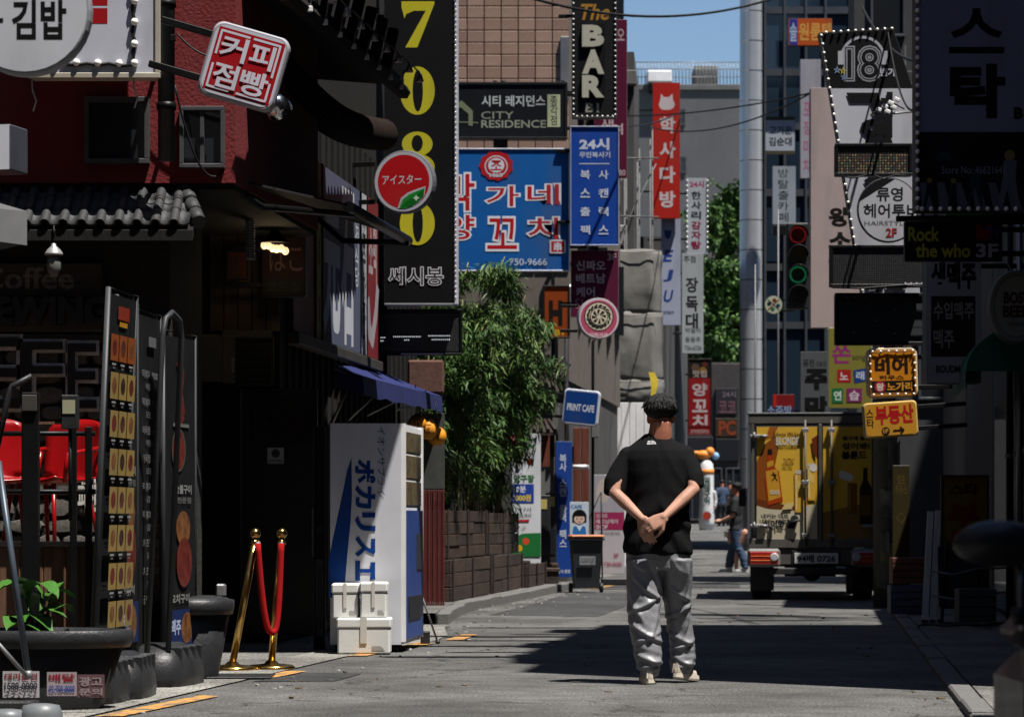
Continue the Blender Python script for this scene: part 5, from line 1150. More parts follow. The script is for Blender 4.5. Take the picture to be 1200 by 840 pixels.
food_m = [M('food photo %d' % i, c, rough=.4, var=.6, scale=16) for i, c in enumerate(((.09, .014, .01), (.06, .018, .015), (.12, .05, .018), (.03, .012, .01)))]
def menu_board(label, p0, p1, Y0, Y1, ytop, ybot, kind, lean=0., foot=True):
    x0, x1 = X(p0, Y0), X(p1, Y1); z1 = Z(ytop, Y0); z0 = max(.2, Z(ybot, Y0))
    W = math.hypot(x1 - x0, Y1 - Y0); yaw = math.degrees(math.atan2(Y1 - Y0, x1 - x0))
    r_ = thing('menu_board', label, 'menu board', (x0, Y0, 0), group='menu boards on water filled feet', rot=(R(lean), 0, R(yaw)))
    H = z1 - z0
    MB().box(.015, .004, z0, W - .015, .022, z1).build('panel', M('black vinyl', (.007, .0075, .009), rough=.6, var=.2, spec=.12), r_)
    g = MB(); fm = M('grey board frame', (.026, .028, .031), rough=.5, metal=.2, var=.2)
    g.tube([(0, .012, .1), (0, .012, z1 + .03), (W, .012, z1 + .03), (W, .012, .1)], .016, 8); g.build('frame', fm, r_)
    s = Sign.__new__(Sign); s.root = r_; s.k = 0; s.sc = W / 100; s.mx = lambda p: p / 100 * W; s.mz = lambda p: z1 - p / 100 * H
    if kind == 'grid':
        s.rect(30, 3, 70, 7, '#8a2c14'); s.rect(36, 7.6, 64, 9, '#b9861c')
        n = 8
        for i in range(n):
            ya = 11.5 + i * 11.2; c = '#8f4a1c' if i == 0 else '#97804a'
            for j in range(3):
                xa = 8 + j * 29; s.rect(xa, ya, xa + 27.6, ya + 7.8, c, 'menu_picture'); s.disc(xa + 14, ya + 3.8, 8, '', 'food', ry=2.5, n=14, m=food_m[(i * 2 + j) % 4])
                s.rect(xa + 6, ya + 8.5, xa + 20, ya + 9.1, '#9a9a9a'); s.rect(xa + 9, ya + 9.6, xa + 17, ya + 10.1, '#6a6a6a')
    elif kind == 'food':
        s.line([(44, 8), (52, 12), (46, 17), (54, 24), (46, 26)], 16, '', 'food', m=food_m[0]); s.rect(25, 27.5, 75, 28.6, '#6a6a68'); s.disc(42, 36, 22, '#4a4a48', ry=7); s.disc(42, 36, 19, '', 'food', ry=6.2, m=food_m[0])
        s.text('숯불구이', 30, 47, 82, 50, '#8a8a88', off=.03); s.text('전문점', 36, 51, 80, 53, '#6a6a68', off=.02); s.disc(55, 61, 22, '', 'food', ry=5.5, m=food_m[2]); s.disc(58, 72, 24, '', 'food', ry=8, m=food_m[0]); s.text('꼬치구이', 16, 82, 74, 85, '#8a8a88', off=.03)
        s.rect(6, 87, 94, 99, '#1c2c5a'); s.disc(66, 93, 18, '', 'food', ry=5, m=food_m[2]); s.text('맥주', 16, 90, 46, 95, '#a9b6d4', off=.04)
    else:
        for i in range(9): s.text(random.choice(('치즈볼 5000', '떡볶이 9000', '어묵탕 14000', '골뱅이 16000')), 20, 16 + i * 8.4, 84, 18.6 + i * 8.4, '#8f8f92', off=.0); s.text(random.choice(('모듬튀김', '감자전', '해물파전')), 34, 20 + i * 8.4, 84, 22 + i * 8.4, '#7a7a7e')
        s.rect(40, 6, 70, 9, '#6a6a6e')
    if foot: oval_foot('foot', r_, .012, w=.4, l=.34)
    return r_
menu_board('leaning black menu board with rows of yellow food photos', 108, 141, 16.5, 17.15, 343, 745, 'grid', lean=2.6)
menu_board('black board with dim red dish pictures right behind the yellow photo board', 139, 162, 16.95, 17.6, 352, 760, 'food')
menu_board('narrow black board of white price lines between two picture boards', 160, 189, 17.9, 18.6, 367, 765, 'text', foot=False)
menu_board('tall black board with skewer and grilled dish pictures nearest the pub', 193, 230, 18.2, 18.85, 392, 770, 'food')
# bent steel easel frame
ef = thing('easel_frame', 'empty bent grey tube frame leaning between the menu boards', 'easel', (X(172, 17.7), 17.7, 0), rot=(R(3), 0, R(70)))
MB().tube([(-.02, 0, 0), (-.01, 0, 2.1), (.02, 0, 2.2), (.1, 0, 2.24), (.2, 0, 2.2), (.24, 0, 2.1), (.26, 0, 0)], .018, 8).build('tube_frame', M('grey board frame', None), ef)
# black bins with lids behind the boards, and planter bucket in the corner
def tub(label, name, cat, x, y, r0, r1, h, sy=1.):
    t = thing(name, label, cat, (x, y, 0)); t.scale = (1, sy, 1)
    MB().lathe([(r0, 0), (r0 * 1.02, .02), (r1, h - .06)], 20).build('tub', black_plastic, t)
    MB().lathe([(r1 * 1.06, h - .09), (r1 * 1.1, h - .05), (r1 * 1.1, h), (r1 * .98, h + .005), (r1 * .95, h - .05)], 20).build('rim', black_plastic, t); return t
b = tub('big black plastic tub with rounded lid between the menu boards and gold posts', 'plastic_tub', 'tub', X(224, 18.95), 18.95, .17, .25, .5)
MB().lathe([(.27, .47), (.262, .50), (.2, .525), (0, .53)], 20).build('lid', black_plastic, b); MB().box(.16, -.05, .52, .22, .05, .6, c=.01).build('clamp', alu, b)
pb = tub('large black planter tub with stickers in the lower left corner', 'planter_tub', 'planter', X(40, 15.75), 15.9, .34, .46, .42, .6)
MB().lathe([(.0, .33), (.44, .33)], 20).build('soil', M('soil', (.03, .022, .015), rough=.95, var=.4, bump=.5), pb)
def sticker(par, a, b, c, d, y, col, txts):
    x0, x1 = X(a, 15.5) - par.location.x, X(c, 15.5) - par.location.x; z0, z1 = Z(d, 15.5), Z(b, 15.5); yy = y
    MB().quad((x0, yy, z0), (x1, yy, z0), (x1, yy, z1), (x0, yy, z1)).build('sticker', P_(col), par)
    k = 0
    for (t, f0, f1, c2) in txts: text_at(par, t, x0 + .01, z0 + (z1 - z0) * f0, x1 - .01, z0 + (z1 - z0) * f1, yy - .004 - .002 * k, P_(c2), off=.03); k += 1
sticker(pb, 3, 786, 46, 817, -.66, '#b9b6ba', (('대리운전', .66, .92, '#8c2a34'), ('1588-0000', .3, .58, '#3a3a44'), ('24시간', .06, .24, '#5a5a64')))
sticker(pb, 55, 787, 90, 815, -.665, '#a99aa0', (('배달', .6, .92, '#8c2a34'), ('02-700-8000', .14, .44, '#4a5a9c')))
sticker(pb, 90, 790, 122, 817, -.64, '#6a5056', (('광고', .5, .9, '#9a8a8e'), ('문의', .1, .4, '#9a8a8e')))
# broad leaves growing in the tub
leaf_g = M('broad green leaf', (.028, .1, .01), rough=.5, var=.25, scale=9, bump=.1)
lp = thing('potted_plant', 'broad leaved green plant growing in the black planter tub', 'plant', (X(44, 16.0), 16.0, .33))
lm = MB(); n = 8; vs = []
for i in range(n + 1):
    u = i / n; wd = .075 * math.sin(math.pi * min(1, u * .9 + .08)) ** .8; dz = .05 * math.sin(u * 3) - .06 * u * u
    vs += [(-wd, u * .24, dz + .018), (0, u * .24, dz), (wd, u * .24, dz + .018)]
lm.add(vs, [(3 * i + k, 3 * i + k + 1, 3 * i + k + 4, 3 * i + k + 3) for i in range(n) for k in (0, 1)], 0, True); lme = lm.mesh('leaf', leaf_g)
for i in range(15):
    a = random.uniform(0, 6.28); h = random.uniform(.06, .34); o = link('leaf', lme, lp, (.08 * math.cos(a), .05 * math.sin(a), h), (random.uniform(-.5, .6), random.uniform(-.3, .3), a)); sc1 = random.uniform(.6, 1.05); o.scale = (sc1, sc1, sc1)
    MB().tube([(0, 0, 0), (.05 * math.cos(a), .03 * math.sin(a), h * .6), (.08 * math.cos(a), .05 * math.sin(a), h)], .006, 5).build('stem', leaf_g, lp)
# leaning steel pole with side rod, grey plastic trolley corner
lpz = thing('steel_pole', 'thin blue-grey steel pole leaning over the planter tub', 'pole', (X(33, 15.1), 15.1, Z(790, 15.1)))
MB().tube([(0, 0, 0), (X(-6, 15.1) - lpz.location.x, .1, Z(540, 15.1) - lpz.location.z)], .017, 8).build('pole', M('blue-grey paint', (.05, .065, .085), rough=.4, metal=.3, var=.3), lpz)
MB().tube([(-.01, -.02, .0), (X(-10, 15.0) - lpz.location.x, -.1, Z(745, 15) - lpz.location.z)], .011, 8).build('side_rod', galv, lpz)
MB().lathe([(.02, -.02), (.025, 0), (.02, .02)], 8).build('joint', galv, lpz)
MB().box(-.5, -.09, -.17, .05, .06, -.13, c=.01).build('foot_plate', black_plastic, lpz)
gp = thing('sign_stand', 'rounded grey plastic stand base at the very lower left', 'stand base', (X(28, 14.6), 14.6, 0))
g = MB()
for (a, b, hgt) in ((-.19, .02, .075), (-.02, .19, .1), (-.36, -.12, .12)):
    vs = []; n = 10
    for k, (q_, z) in enumerate(((1, 0), (1, hgt * .6), (.85, hgt), (.4, hgt * 1.08))):
        vs += [((a + b) / 2 + (b - a) / 2 * q_ * math.cos(2 * math.pi * i / n), .09 * q_ * math.sin(2 * math.pi * i / n), z) for i in range(n)]
    g.add(vs, [(r_ * n + i, r_ * n + (i + 1) % n, (r_ + 1) * n + (i + 1) % n, (r_ + 1) * n + i) for r_ in range(3) for i in range(n)] + [tuple(range(3 * n, 4 * n))], 0, True)
g.build('base', M('grey plastic', (.11, .12, .13), rough=.4, var=.2), gp)
# terrace : wooden screen, black railing, posts, red chairs
ts = thing('terrace_screen', 'brown wooden terrace screen below the black railing', 'screen', (-3.1, 18.3, 0))
for i in range(6):
    a = X(-30 + i * 27, 18.3) + 3.1; MB().box(a, 0, .05, a + .138, .03, Z(640, 18.3), c=.005).build('plank', brown_wood, ts)
MB().box(X(-40, 18.3) + 3.1, -.03, Z(640, 18.3), X(135, 18.3) + 3.1, .06, Z(634, 18.3), c=.006).build('top_rail', M('grey top rail', (.12, .1, .09), rough=.6, var=.3), ts)
rl = thing('railing', 'black steel terrace railing in front of the red chairs', 'railing', (-3.1, 18.2, 0))
g = MB(); rxx = lambda px: X(px, 18.2) + 3.1; rzz = lambda py: Z(py, 18.2)
for yy in (508, 576): g.tube([(rxx(-40), 0, rzz(yy)), (rxx(112), 0, rzz(yy))], .016, 8)
g.build('rail', black_steel, rl)
for px in (33, 86, 104): MB().box(rxx(px) - .02, -.02, 0, rxx(px) + .02, .02, rzz(500), c=.004).build('post', black_steel, rl)
tp = thing('terrace_post', 'thick dark upright post with small pale switch boxes on the terrace', 'post', (X(36, 17.9), 17.9, 0))
MB().box(-.05, -.04, 0, .05, .04, Z(460, 17.9), c=.006).build('post', black_steel, tp)
MB().box(-.045, -.06, Z(482, 17.9), .045, -.04, Z(463, 17.9), c=.004).build('switch_box', M('dull brown box', (.04, .035, .03), rough=.6), tp)
MB().box(.19, -.06, Z(503, 17.9), .29, .02, Z(463, 17.9), c=.006).build('meter', black_plastic, tp); MB().box(.2, -.065, Z(485, 17.9), .275, -.06, Z(469, 17.9)).build('meter_label', P_('#a9a88c'), tp)
MB().box(.05, -.02, .5, .24, .0, .53).build('bracket', black_steel, tp) if False else None
MB().tube([(.24, -.02, Z(503, 17.9)), (.24, -.02, 1.0)], .012, 6).build('conduit', black_steel, tp); MB().box(.04, -.01, Z(497, 17.9), .2, .01, Z(494, 17.9)).build('cross_bar', brown_wood, tp)
MB().tube([(-.25, .05, Z(560, 17.9)), (-.15, .05, Z(470, 17.9)), (-.12, .05, Z(452, 17.9)), (0, .05, Z(440, 17.9))], .02, 6).build('hose_arm', black_plastic, tp)
red_pl = M('glossy red plastic', (.2, .003, .004), rough=.25, var=.06)
def chair(label, x, y, rz):
    t = thing('plastic_chair', label, 'chair', (x, y, 0), rz, 'red terrace chairs')
    # seat shell bends up into a curved back
    nx, nv = 10, 16; vs = []
    for j in range(nv + 1):
        v = j / nv
        if v < .45: yy, zz, wd = .22 - .44 * v / .45, .45 - .02 * math.sin(v / .45 * 3.14), .22
        elif v < .6: f = (v - .45) / .15; yy, zz, wd = -.22 - .05 * math.sin(f * 1.57), .45 + .06 * f, .22
        else: f = (v - .6) / .4; yy, zz, wd = -.27 - .07 * f, .51 + .36 * f, .22 + .03 * f - .05 * max(0, f - .7) / .3
        for i in range(nx + 1):
            u = i / nx * 2 - 1; cur = .05 * u * u
            vs.append((u * wd, yy + (cur if v > .5 else 0), zz + (cur * .6 if v <= .5 else 0) - (.03 * abs(u) ** 3 if v > .95 else 0)))
    me = MB().add(vs, [(j * (nx + 1) + i, j * (nx + 1) + i + 1, (j + 1) * (nx + 1) + i + 1, (j + 1) * (nx + 1) + i) for j in range(nv) for i in range(nx)], 0, True).mesh('seat_shell', red_pl)
    o = link('seat_shell', me, t); o.modifiers.new('t', 'SOLIDIFY').thickness = .012
    for (sx, sy) in ((-1, 1), (1, 1), (-1, -1), (1, -1)): MB().tube([(sx * .17, sy * .17, .44), (sx * .22, sy * .24 - .02, 0)], [.016, .013], 8).build('leg', red_pl, t)
    for sx in (-1, 1): MB().tube([(sx * .22, .12, .45), (sx * .25, .12, .63), (sx * .25, -.1, .66), (sx * .23, -.29, .68)], .018, 8).build('armrest', red_pl, t)
    return t
td = thing('terrace_deck', 'raised dark timber terrace deck carrying the red chairs', 'deck', (-3.6, 19.4, 0))
for i in range(8): MB().box(-1.6, -.98 + i * .24, .74, 1.05, -.98 + i * .24 + .23, .8, c=.004).build('deck_board', brown_wood, td)
MB().box(-1.6, -.95, 0, 1.0, .9, .738).build('deck_base', dark_wood, td)
chair('glossy red plastic chair farthest left on the terrace', X(-2, 19.2), 19.2, R(200)).location.z = .8
chair('glossy red plastic chair behind the railing with pale meter', X(58, 19.55), 19.55, R(150)).location.z = .8

# gold queue posts with a red rope
gold = M('polished brass', (.50, .32, .10), rough=.2, metal=1, var=.25, scale=12)
rope_m = M('red velvet rope', (.24, .006, .007), rough=.95, spec=.1, var=.15, bump=.3, bscale=120)
def queue_post(label, x, y, lean, lx_=0):
    t = thing('queue_post', label, 'queue post', (x, y, 0), group='brass queue posts')
    MB().lathe([(.16, 0), (.165, .012), (.15, .028), (.05, .04), (.03, .06)], 24).build('base', gold, t)
    top = Vector((lean, 0, .87)); MB().tube([(0, 0, .03), top], .024, 12).build('pole', gold, t)
    MB().lathe([(.026, -.03), (.03, -.01), (.018, .0), (.02, .012)], 14, top).build('collar', gold, t); MB().ell(top + Vector((0, 0, .045)), .036, 14, 10).build('ball', gold, t); return top + Vector((x, y, 0))
a = queue_post('leaning brass queue post on the left holding the red rope', X(272, 20.0), 20.0, .155)
b_ = queue_post('brass queue post on the right holding the red rope', X(318, 20.15), 20.15, .07)
rp = thing('rope', 'red velvet rope looped between the two brass queue posts', 'rope', a - Vector((0, 0, .02)))
pts = []; A_ = Vector((.02, -.05, 0)); B_ = (b_ - a) + Vector((0, -.05, 0))
for i in range(31):
    v_ = 2 * i / 30 - 1; x_ = A_.lerp(B_, .5 + .5 * math.copysign(abs(v_) ** .55, v_)); pts.append(x_ + Vector((.02 * (1 - abs(v_)), 0, -.60 * (1 - abs(v_) ** 1.5))))
MB().tube(pts, .021, 12).build('cord', rope_m, rp)
for p in (A_, B_): MB().tube([p + Vector((0, .05, .0)), p + Vector((0, 0, -.015))], .018, 10).build('hook', galv, rp)
mt = thing('door_mat', 'thin black rubber mat beside the brass queue posts', 'mat', (X(262, 19.1), 19.1, .005))
MB().box(-.3, -.28, 0, .32, .18, .012, c=.004).build('mat', black_plastic, mt)

# vending machine
vm_ = thing('vending_machine', 'white drink vending machine with blue wave and katakana on its side', 'vending machine', (X(387, 22.7), 22.7, .0), rot=(0, 0, 0))
vx = lambda px: X(px, 22.7) - vm_.location.x
vz = lambda py: Z(py, 22.7)
Wd = vx(470); zt = vz(496)
body_w = M('vending white', (.46, .47, .51), rough=.35, var=.05, dirt=.2)
MB().prismz([(0, 0), (Wd, 0), (Wd + .11, 1.08), (.1, 1.08)], .06, zt).build('cabinet', body_w, vm_)
s = Sign.__new__(Sign); s.root = vm_; s.k = 0; s.sc = 22.7 / F; s.mx = vx; s.mz = vz
s.poly([(412, 536), (412.5, 580), (411, 611), (407, 650), (403, 700), (385.6, 700), (385.6, 655), (389, 636), (395, 608), (402, 575), (407, 550)], '#0c3f8c', 'blue_wave')
y0 = 512
for ch, a0, a1 in (('ポ', 538, 566), ('カ', 568, 596), ('リ', 600, 622), ('ス', 628, 652), ('エ', 657, 680), ('ッ', 684, 698), ('ト', 700, 722)):
    ww = vx(440) - vx(416); hh = vz(a0) - vz(a1)
    o = text_at(None, ch, -hh / 2, -ww / 2, hh / 2, ww / 2, 0, P_('#0c3f8c'), off=.045); o.parent = vm_; o.location = ((vx(416) + vx(440)) / 2, s.y(), (vz(a0) + vz(a1)) / 2); o.rotation_euler = (0, R(90), 0)
o = text_at(None, 'イオンサプライ', -.26, -.03, .26, .03, 0, P_('#3a4a6a')); o.parent = vm_; o.location = (vx(447), s.y(), vz(540)); o.rotation_euler = (0, R(90), 0)
# the front that looks on the street
fx = lambda v: Wd + .11 * v / 1.08
def fpanel(name, m, v0, v1, z0, z1, d=.02, par=None):
    return MB().prismz([(fx(v0), v0), (fx(v0) + d, v0), (fx(v1) + d, v1), (fx(v1), v1)], z0, z1).build(name, m, par or vm_)
fpanel('door_edge', white_paint, 0, .06, .08, zt, .03); fpanel('door_edge', white_paint, 1.0, 1.06, .08, zt, .03)
fpanel('lower_door', M('vending blue', (.02, .05, .2), rough=.35, var=.1), .06, 1.0, .1, 1.08, .035)
fr1 = fpanel('display_frame', white_paint, .06, 1.0, 1.08, zt - .02, .02)
for i, (z0, z1) in enumerate(((1.12, 1.30), (1.33, 1.5), (1.53, zt - .06))): fpanel('display_window', M('display case', (.1, .075, .03), rough=.08, var=.8, scale=14), .1, .96, z0, z1, .026, fr1)
fpanel('coin_panel', M('dark coin panel', (.03, .03, .035), rough=.4), .62, .9, .62, .9, .042); fpanel('pickup_flap', black_plastic, .15, .85, .25, .42, .045)
for (a, b) in ((.05, .1), (.9, 1.0)):
    for x_ in (.06, Wd - .06): MB().lathe([(.03, 0), (.03, .06)], 8, (x_, (a + b) / 2, 0)).build('foot', black_steel, vm_)
# polystyrene boxes
foam = M('white polystyrene', (.52, .52, .5), rough=.8, var=.05, bump=.15, bscale=140, dirt=.12)
def foam_box(label, a, b, c, d, Y, dp):
    x0, x1 = X(a, Y), X(c, Y); z1, z0 = Z(b, Y), max(0.004, Z(d, Y)); t = thing('foam_box', label, 'foam box', ((x0 + x1) / 2, Y, z0), group='white foam boxes by the vending machine')
    w_, h = (x1 - x0) / 2, z1 - z0
    MB().box(-w_ + .008, .006, 0, w_ - .008, dp - .006, h * .72, c=.012).build('box', foam, t); MB().box(-w_, 0, h * .722, w_, dp, h, c=.012).build('lid', foam, t); MB().box(-w_ * .12, -.0025, h * .3, w_ * .12, .02, h + .0025).build('tape', M('packing tape', (.44, .42, .38), rough=.35, var=.1), t); MB().quad((w_ * .3, .0035, h * .1), (w_ * .8, .0035, h * .1), (w_ * .62, .0035, h * .22), (w_ * .3, .0035, h * .22)).build('label', P_('#a8a8a2'), t); return t
foam_box('big white foam box on the ground in front of the vending machine', 394, 724, 458, 766, 22.3, .34)
foam_box('white foam box stacked on the big foam box on the right', 421, 682, 454, 724, 22.36, .3)
foam_box('white foam box with split lid stacked on the left over the big box', 388, 683.5, 420.5, 724.5, 22.4, .3)
wd_ = thing('folding_stand', 'thin silver stand rod leaning on the vending machine', 'stand', (X(491, 24.2), 24.2, 0))
MB().tube([(0, 0, .46), (.15, .1, .01)], .009, 6).build('rod', galv, wd_); MB().tube([(.02, -.05, .0), (.02, -.05, .16)], .008, 6).build('leg', M('orange wood', (.3, .12, .03), rough=.6), wd_); MB().ell((.15, .1, .015), .02, 8, 6).build('tip', black_plastic, wd_); MB().box(.02, -.1, 0, .09, .0, .11, c=.008).build('block', black_plastic, wd_)
# maroon corrugated door panel with glass above, beyond the vending machine
mp_ = thing('door_panel', 'maroon corrugated partition with dusty glass above it beyond the vending machine', 'partition', (X(493, 31.5), 31.5, 0))
w2 = X(521, 31.5) - mp_.location.x; g = MB(); zt2 = Z(574, 31.5)
for i in range(10): g.box(w2 * i / 10 + .002, .0 if i % 2 else .012, .02, w2 * (i + 1) / 10 - .002, .04, zt2, c=.003)
g.build('corrugated_sheet', M('maroon sheet', (.085, .014, .014), rough=.5, var=.25, dirt=.3), mp_)
MB().box(0, .01, zt2 + .01, w2, .03, Z(484, 31.5), c=.004).build('glass', M('dusty glass', (.05, .052, .05), rough=.25, var=.3), mp_); MB().box(-.02, -.02, 0, 0.0, .05, Z(470, 31.5), c=.004).build('jamb', black_steel, mp_)
MB().box(X(478, 31.5) - mp_.location.x, -.05, Z(461, 31.5), X(520, 31.5) - mp_.location.x, .2, Z(422, 31.5), c=.02).build('cloth_roll', M('rust brown cloth', (.085, .04, .03), rough=.9, var=.25, bump=.4, bscale=10), mp_)
# orange paper lanterns
lan = None
lan_m = M('orange paper', (.5, .2, .012), rough=.6, var=.12)
for i, (px, py, r_) in enumerate(((489, 496, 10.5), (501, 503, 12), (512, 511, 11))):
    Y = 30.3 + i * .12; rr = r_ * Y / F
    lb = ('orange paper lantern hanging nearest the vending machine', 'orange paper lantern in the middle under the blue awning', 'orange paper lantern hanging lowest beside the bamboo')[i]
    t = thing('paper_lantern', lb, 'lantern', (X(px, Y), Y, Z(py, Y)), group='orange paper lanterns')
    n, nv = 24, 10; vs = []
    for k in range(nv + 1):
        ph = math.pi * (.08 + .84 * k / nv)
        for j in range(n):
            q_ = 1 + .05 * (1 if j % 2 else -1); vs.append((rr * math.sin(ph) * math.cos(2 * math.pi * j / n) * q_, rr * math.sin(ph) * math.sin(2 * math.pi * j / n) * q_, -rr * 1.02 * math.cos(ph)))
    MB().add(vs, [(k * n + j, k * n + (j + 1) % n, (k + 1) * n + (j + 1) % n, (k + 1) * n + j) for k in range(nv) for j in range(n)], 0, True).build('paper', lan_m, t)
    MB().lathe([(rr * .3, rr * .95), (rr * .3, rr * 1.1), (0, rr * 1.1)], 10).build('cap', black_steel, t); MB().tube([(0, 0, rr), (-.02, .05, rr + .3)], .006, 5).build('string', black_steel, t)
    text_at(t, '酒', -rr * .4, -rr * .45, rr * .4, rr * .5, -rr * 1.07, P_('#1c120a'), off=.02)

# planters with bamboo
plank_m = [M('dark planter plank %d' % i, c, rough=.7, var=.4, scale=3, stretch=(.6, .6, 7), bump=.35, bscale=14) for i, c in enumerate(((.035, .022, .017), (.045, .028, .02), (.027, .018, .015)))]
def edge_front(Y): return -.74 + .121 * (Y - 32.4)
def planter(label, Y0, Y1, z0, z1, off, rows, name='planter', n=2):
    x0, x1 = edge_front(Y0) + off, edge_front(Y1) + off; L_ = math.hypot(x1 - x0, Y1 - Y0); yaw = math.atan2(Y1 - Y0, x1 - x0)
    t = thing(name, label, 'planter', (x0, Y0, z0), yaw, 'dark plank planters along the pavement'); H = z1 - z0; dp_ = .38
    for i in range(rows):
        a, b = H * i / rows + .004, H * (i + 1) / rows - .006
        for k in range(n): MB().box(L_ * k / n + .004, random.uniform(-.006, .006), a, L_ * (k + 1) / n - .004, .028, b, c=.004).build('plank', plank_m[random.randrange(3)], t)
        MB().box(-.002, .03, a, .026, dp_, b, c=.004).build('plank', plank_m[random.randrange(3)], t)
    for xx in (.06, L_ / 2, L_ - .06): MB().box(xx - .03, -.022, 0, xx + .03, -.007, H + .01, c=.003).build('batten', plank_m[2], t)
    MB().box(.03, .03, 0, L_, dp_, H - .05).build('soil', M('soil', None), t); return t
planter('upper dark plank planter nearest the maroon partition', 33.0, 36.4, .58, 1.12, -.06, 4, n=3)
planter('lower dark plank planter base nearest the maroon partition', 33.0, 36.4, .11, .575, 0.0, 3, n=3)
planter('upper dark plank planter at the far end of the bamboo row', 36.5, 39.6, .58, 1.1, -.06, 4, n=3)
planter('lower dark plank planter base at the far end of the bamboo row', 36.5, 39.6, .11, .575, 0.0, 3, n=3)
planter('low dark plank box beside the billiard banner', 39.8, 42.0, .11, .42, .05, 2)
culm_m = M('bamboo culm', (.2, .19, .07), rough=.4, var=.25, scale=3); leaf_ms = [M('bamboo leaf %d' % i, c, rough=.5, var=.25, scale=3) for i, c in enumerate(((.027, .066, .011), (.044, .094, .017), (.085, .14, .032), (.017, .042, .009)))]
def leaf_cloud(name, parent, pts, mats, lmin, lmax, wr=.16, droop=.6, seed=0, per=7):
    """many narrow leaves in drooping sprays"""
    rnd = random.Random(seed); V = []; Fc = []; MI = []
    for (c, sz) in pts:
        ax = rnd.uniform(0, 6.28); mi = rnd.choice((0, 0, 1, 1, 2, 3))
        for k in range(per):
            a = ax + rnd.uniform(-1.1, 1.1); el = rnd.uniform(-1.1, .55) - droop * .4; l = rnd.uniform(lmin, lmax) * sz; wd = l * wr
            d = Vector((math.cos(a) * math.cos(el), math.sin(a) * math.cos(el), math.sin(el))); sd = d.cross(Vector((rnd.uniform(-.5, .5), rnd.uniform(-.5, .5), 1))).normalized() * wd / 2
            p = c + Vector((rnd.uniform(-1, 1), rnd.uniform(-1, 1), rnd.uniform(-1, 1))) * .085 * sz; m_ = p + d * l * .45; e = p + d * l + Vector((0, 0, -l * .2))
            b = len(V); V += [p, m_ + sd, e, m_ - sd]; Fc.append((b, b + 1, b + 2, b + 3)); MI.append(mi)
    me = bpy.data.meshes.new(name); me.from_pydata(V, [], Fc)
    for m in mats: me.materials.append(m)
    me.polygons.foreach_set('material_index', MI); me.update(); return tag(link(name, me, parent), kind='stuff')
blabels = ('bamboo clump nearest the tall yellow numeral sign', 'dense bamboo clump second along the planters', 'tallest bamboo clump in the middle of the planters', 'bamboo clump bending over the far planter', 'thin bamboo clump at the far end by the brown eaves')
for i in range(5):
    Y = 33.6 + i * 1.35; x0 = edge_front(Y) - .3; t = thing('bamboo', blabels[i], 'plant', (x0, Y, 1.0), group='bamboo growing in the planters')
    rnd = random.Random(40 + i); pts = []
    topz = (2.9, 3.4, 3.45, 3.2, 2.7)[i]
    for k in range(6):
        bx, by = rnd.uniform(-.12, .12), rnd.uniform(-.5, .5); hh = topz * rnd.uniform(.72, 1.0); lx_, ly_ = rnd.uniform(-.1, .65) + (.2 if i > 1 else 0), rnd.uniform(-.5, .5)
        cp = [Vector((bx + lx_ * (f ** 2.2), by + ly_ * f * f, hh * f * (1 - .06 * f * f))) for f in [j / 9 for j in range(10)]]
        MB().tube(cp, [.017 * (1 - .08 * j) for j in range(10)], 6).build('culm', culm_m, t)
        for j in range(66):
            f = rnd.uniform(.04, 1.12) ** .75; p = cp[min(8, int(f * 9))] if not (f < .38 and rnd.random() < .6) else cp[7]; p = p if p == cp[7] else cp[min(8, int(f * 9))].lerp(cp[min(9, int(f * 9) + 1)], .5)
            rad = .47 * (1 - abs(f - .55) * .8); a = rnd.uniform(0, 6.28); q_ = rad * rnd.random() ** .6
            pts.append((p + Vector((math.cos(a) * q_ * .72, math.sin(a) * q_ * 1.2, rnd.uniform(-.12, .1) - q_ * .2)), rnd.uniform(.7, 1.15)))
    leaf_cloud('foliage', t, pts, leaf_ms, .08, .18, .14, seed=i, per=30)

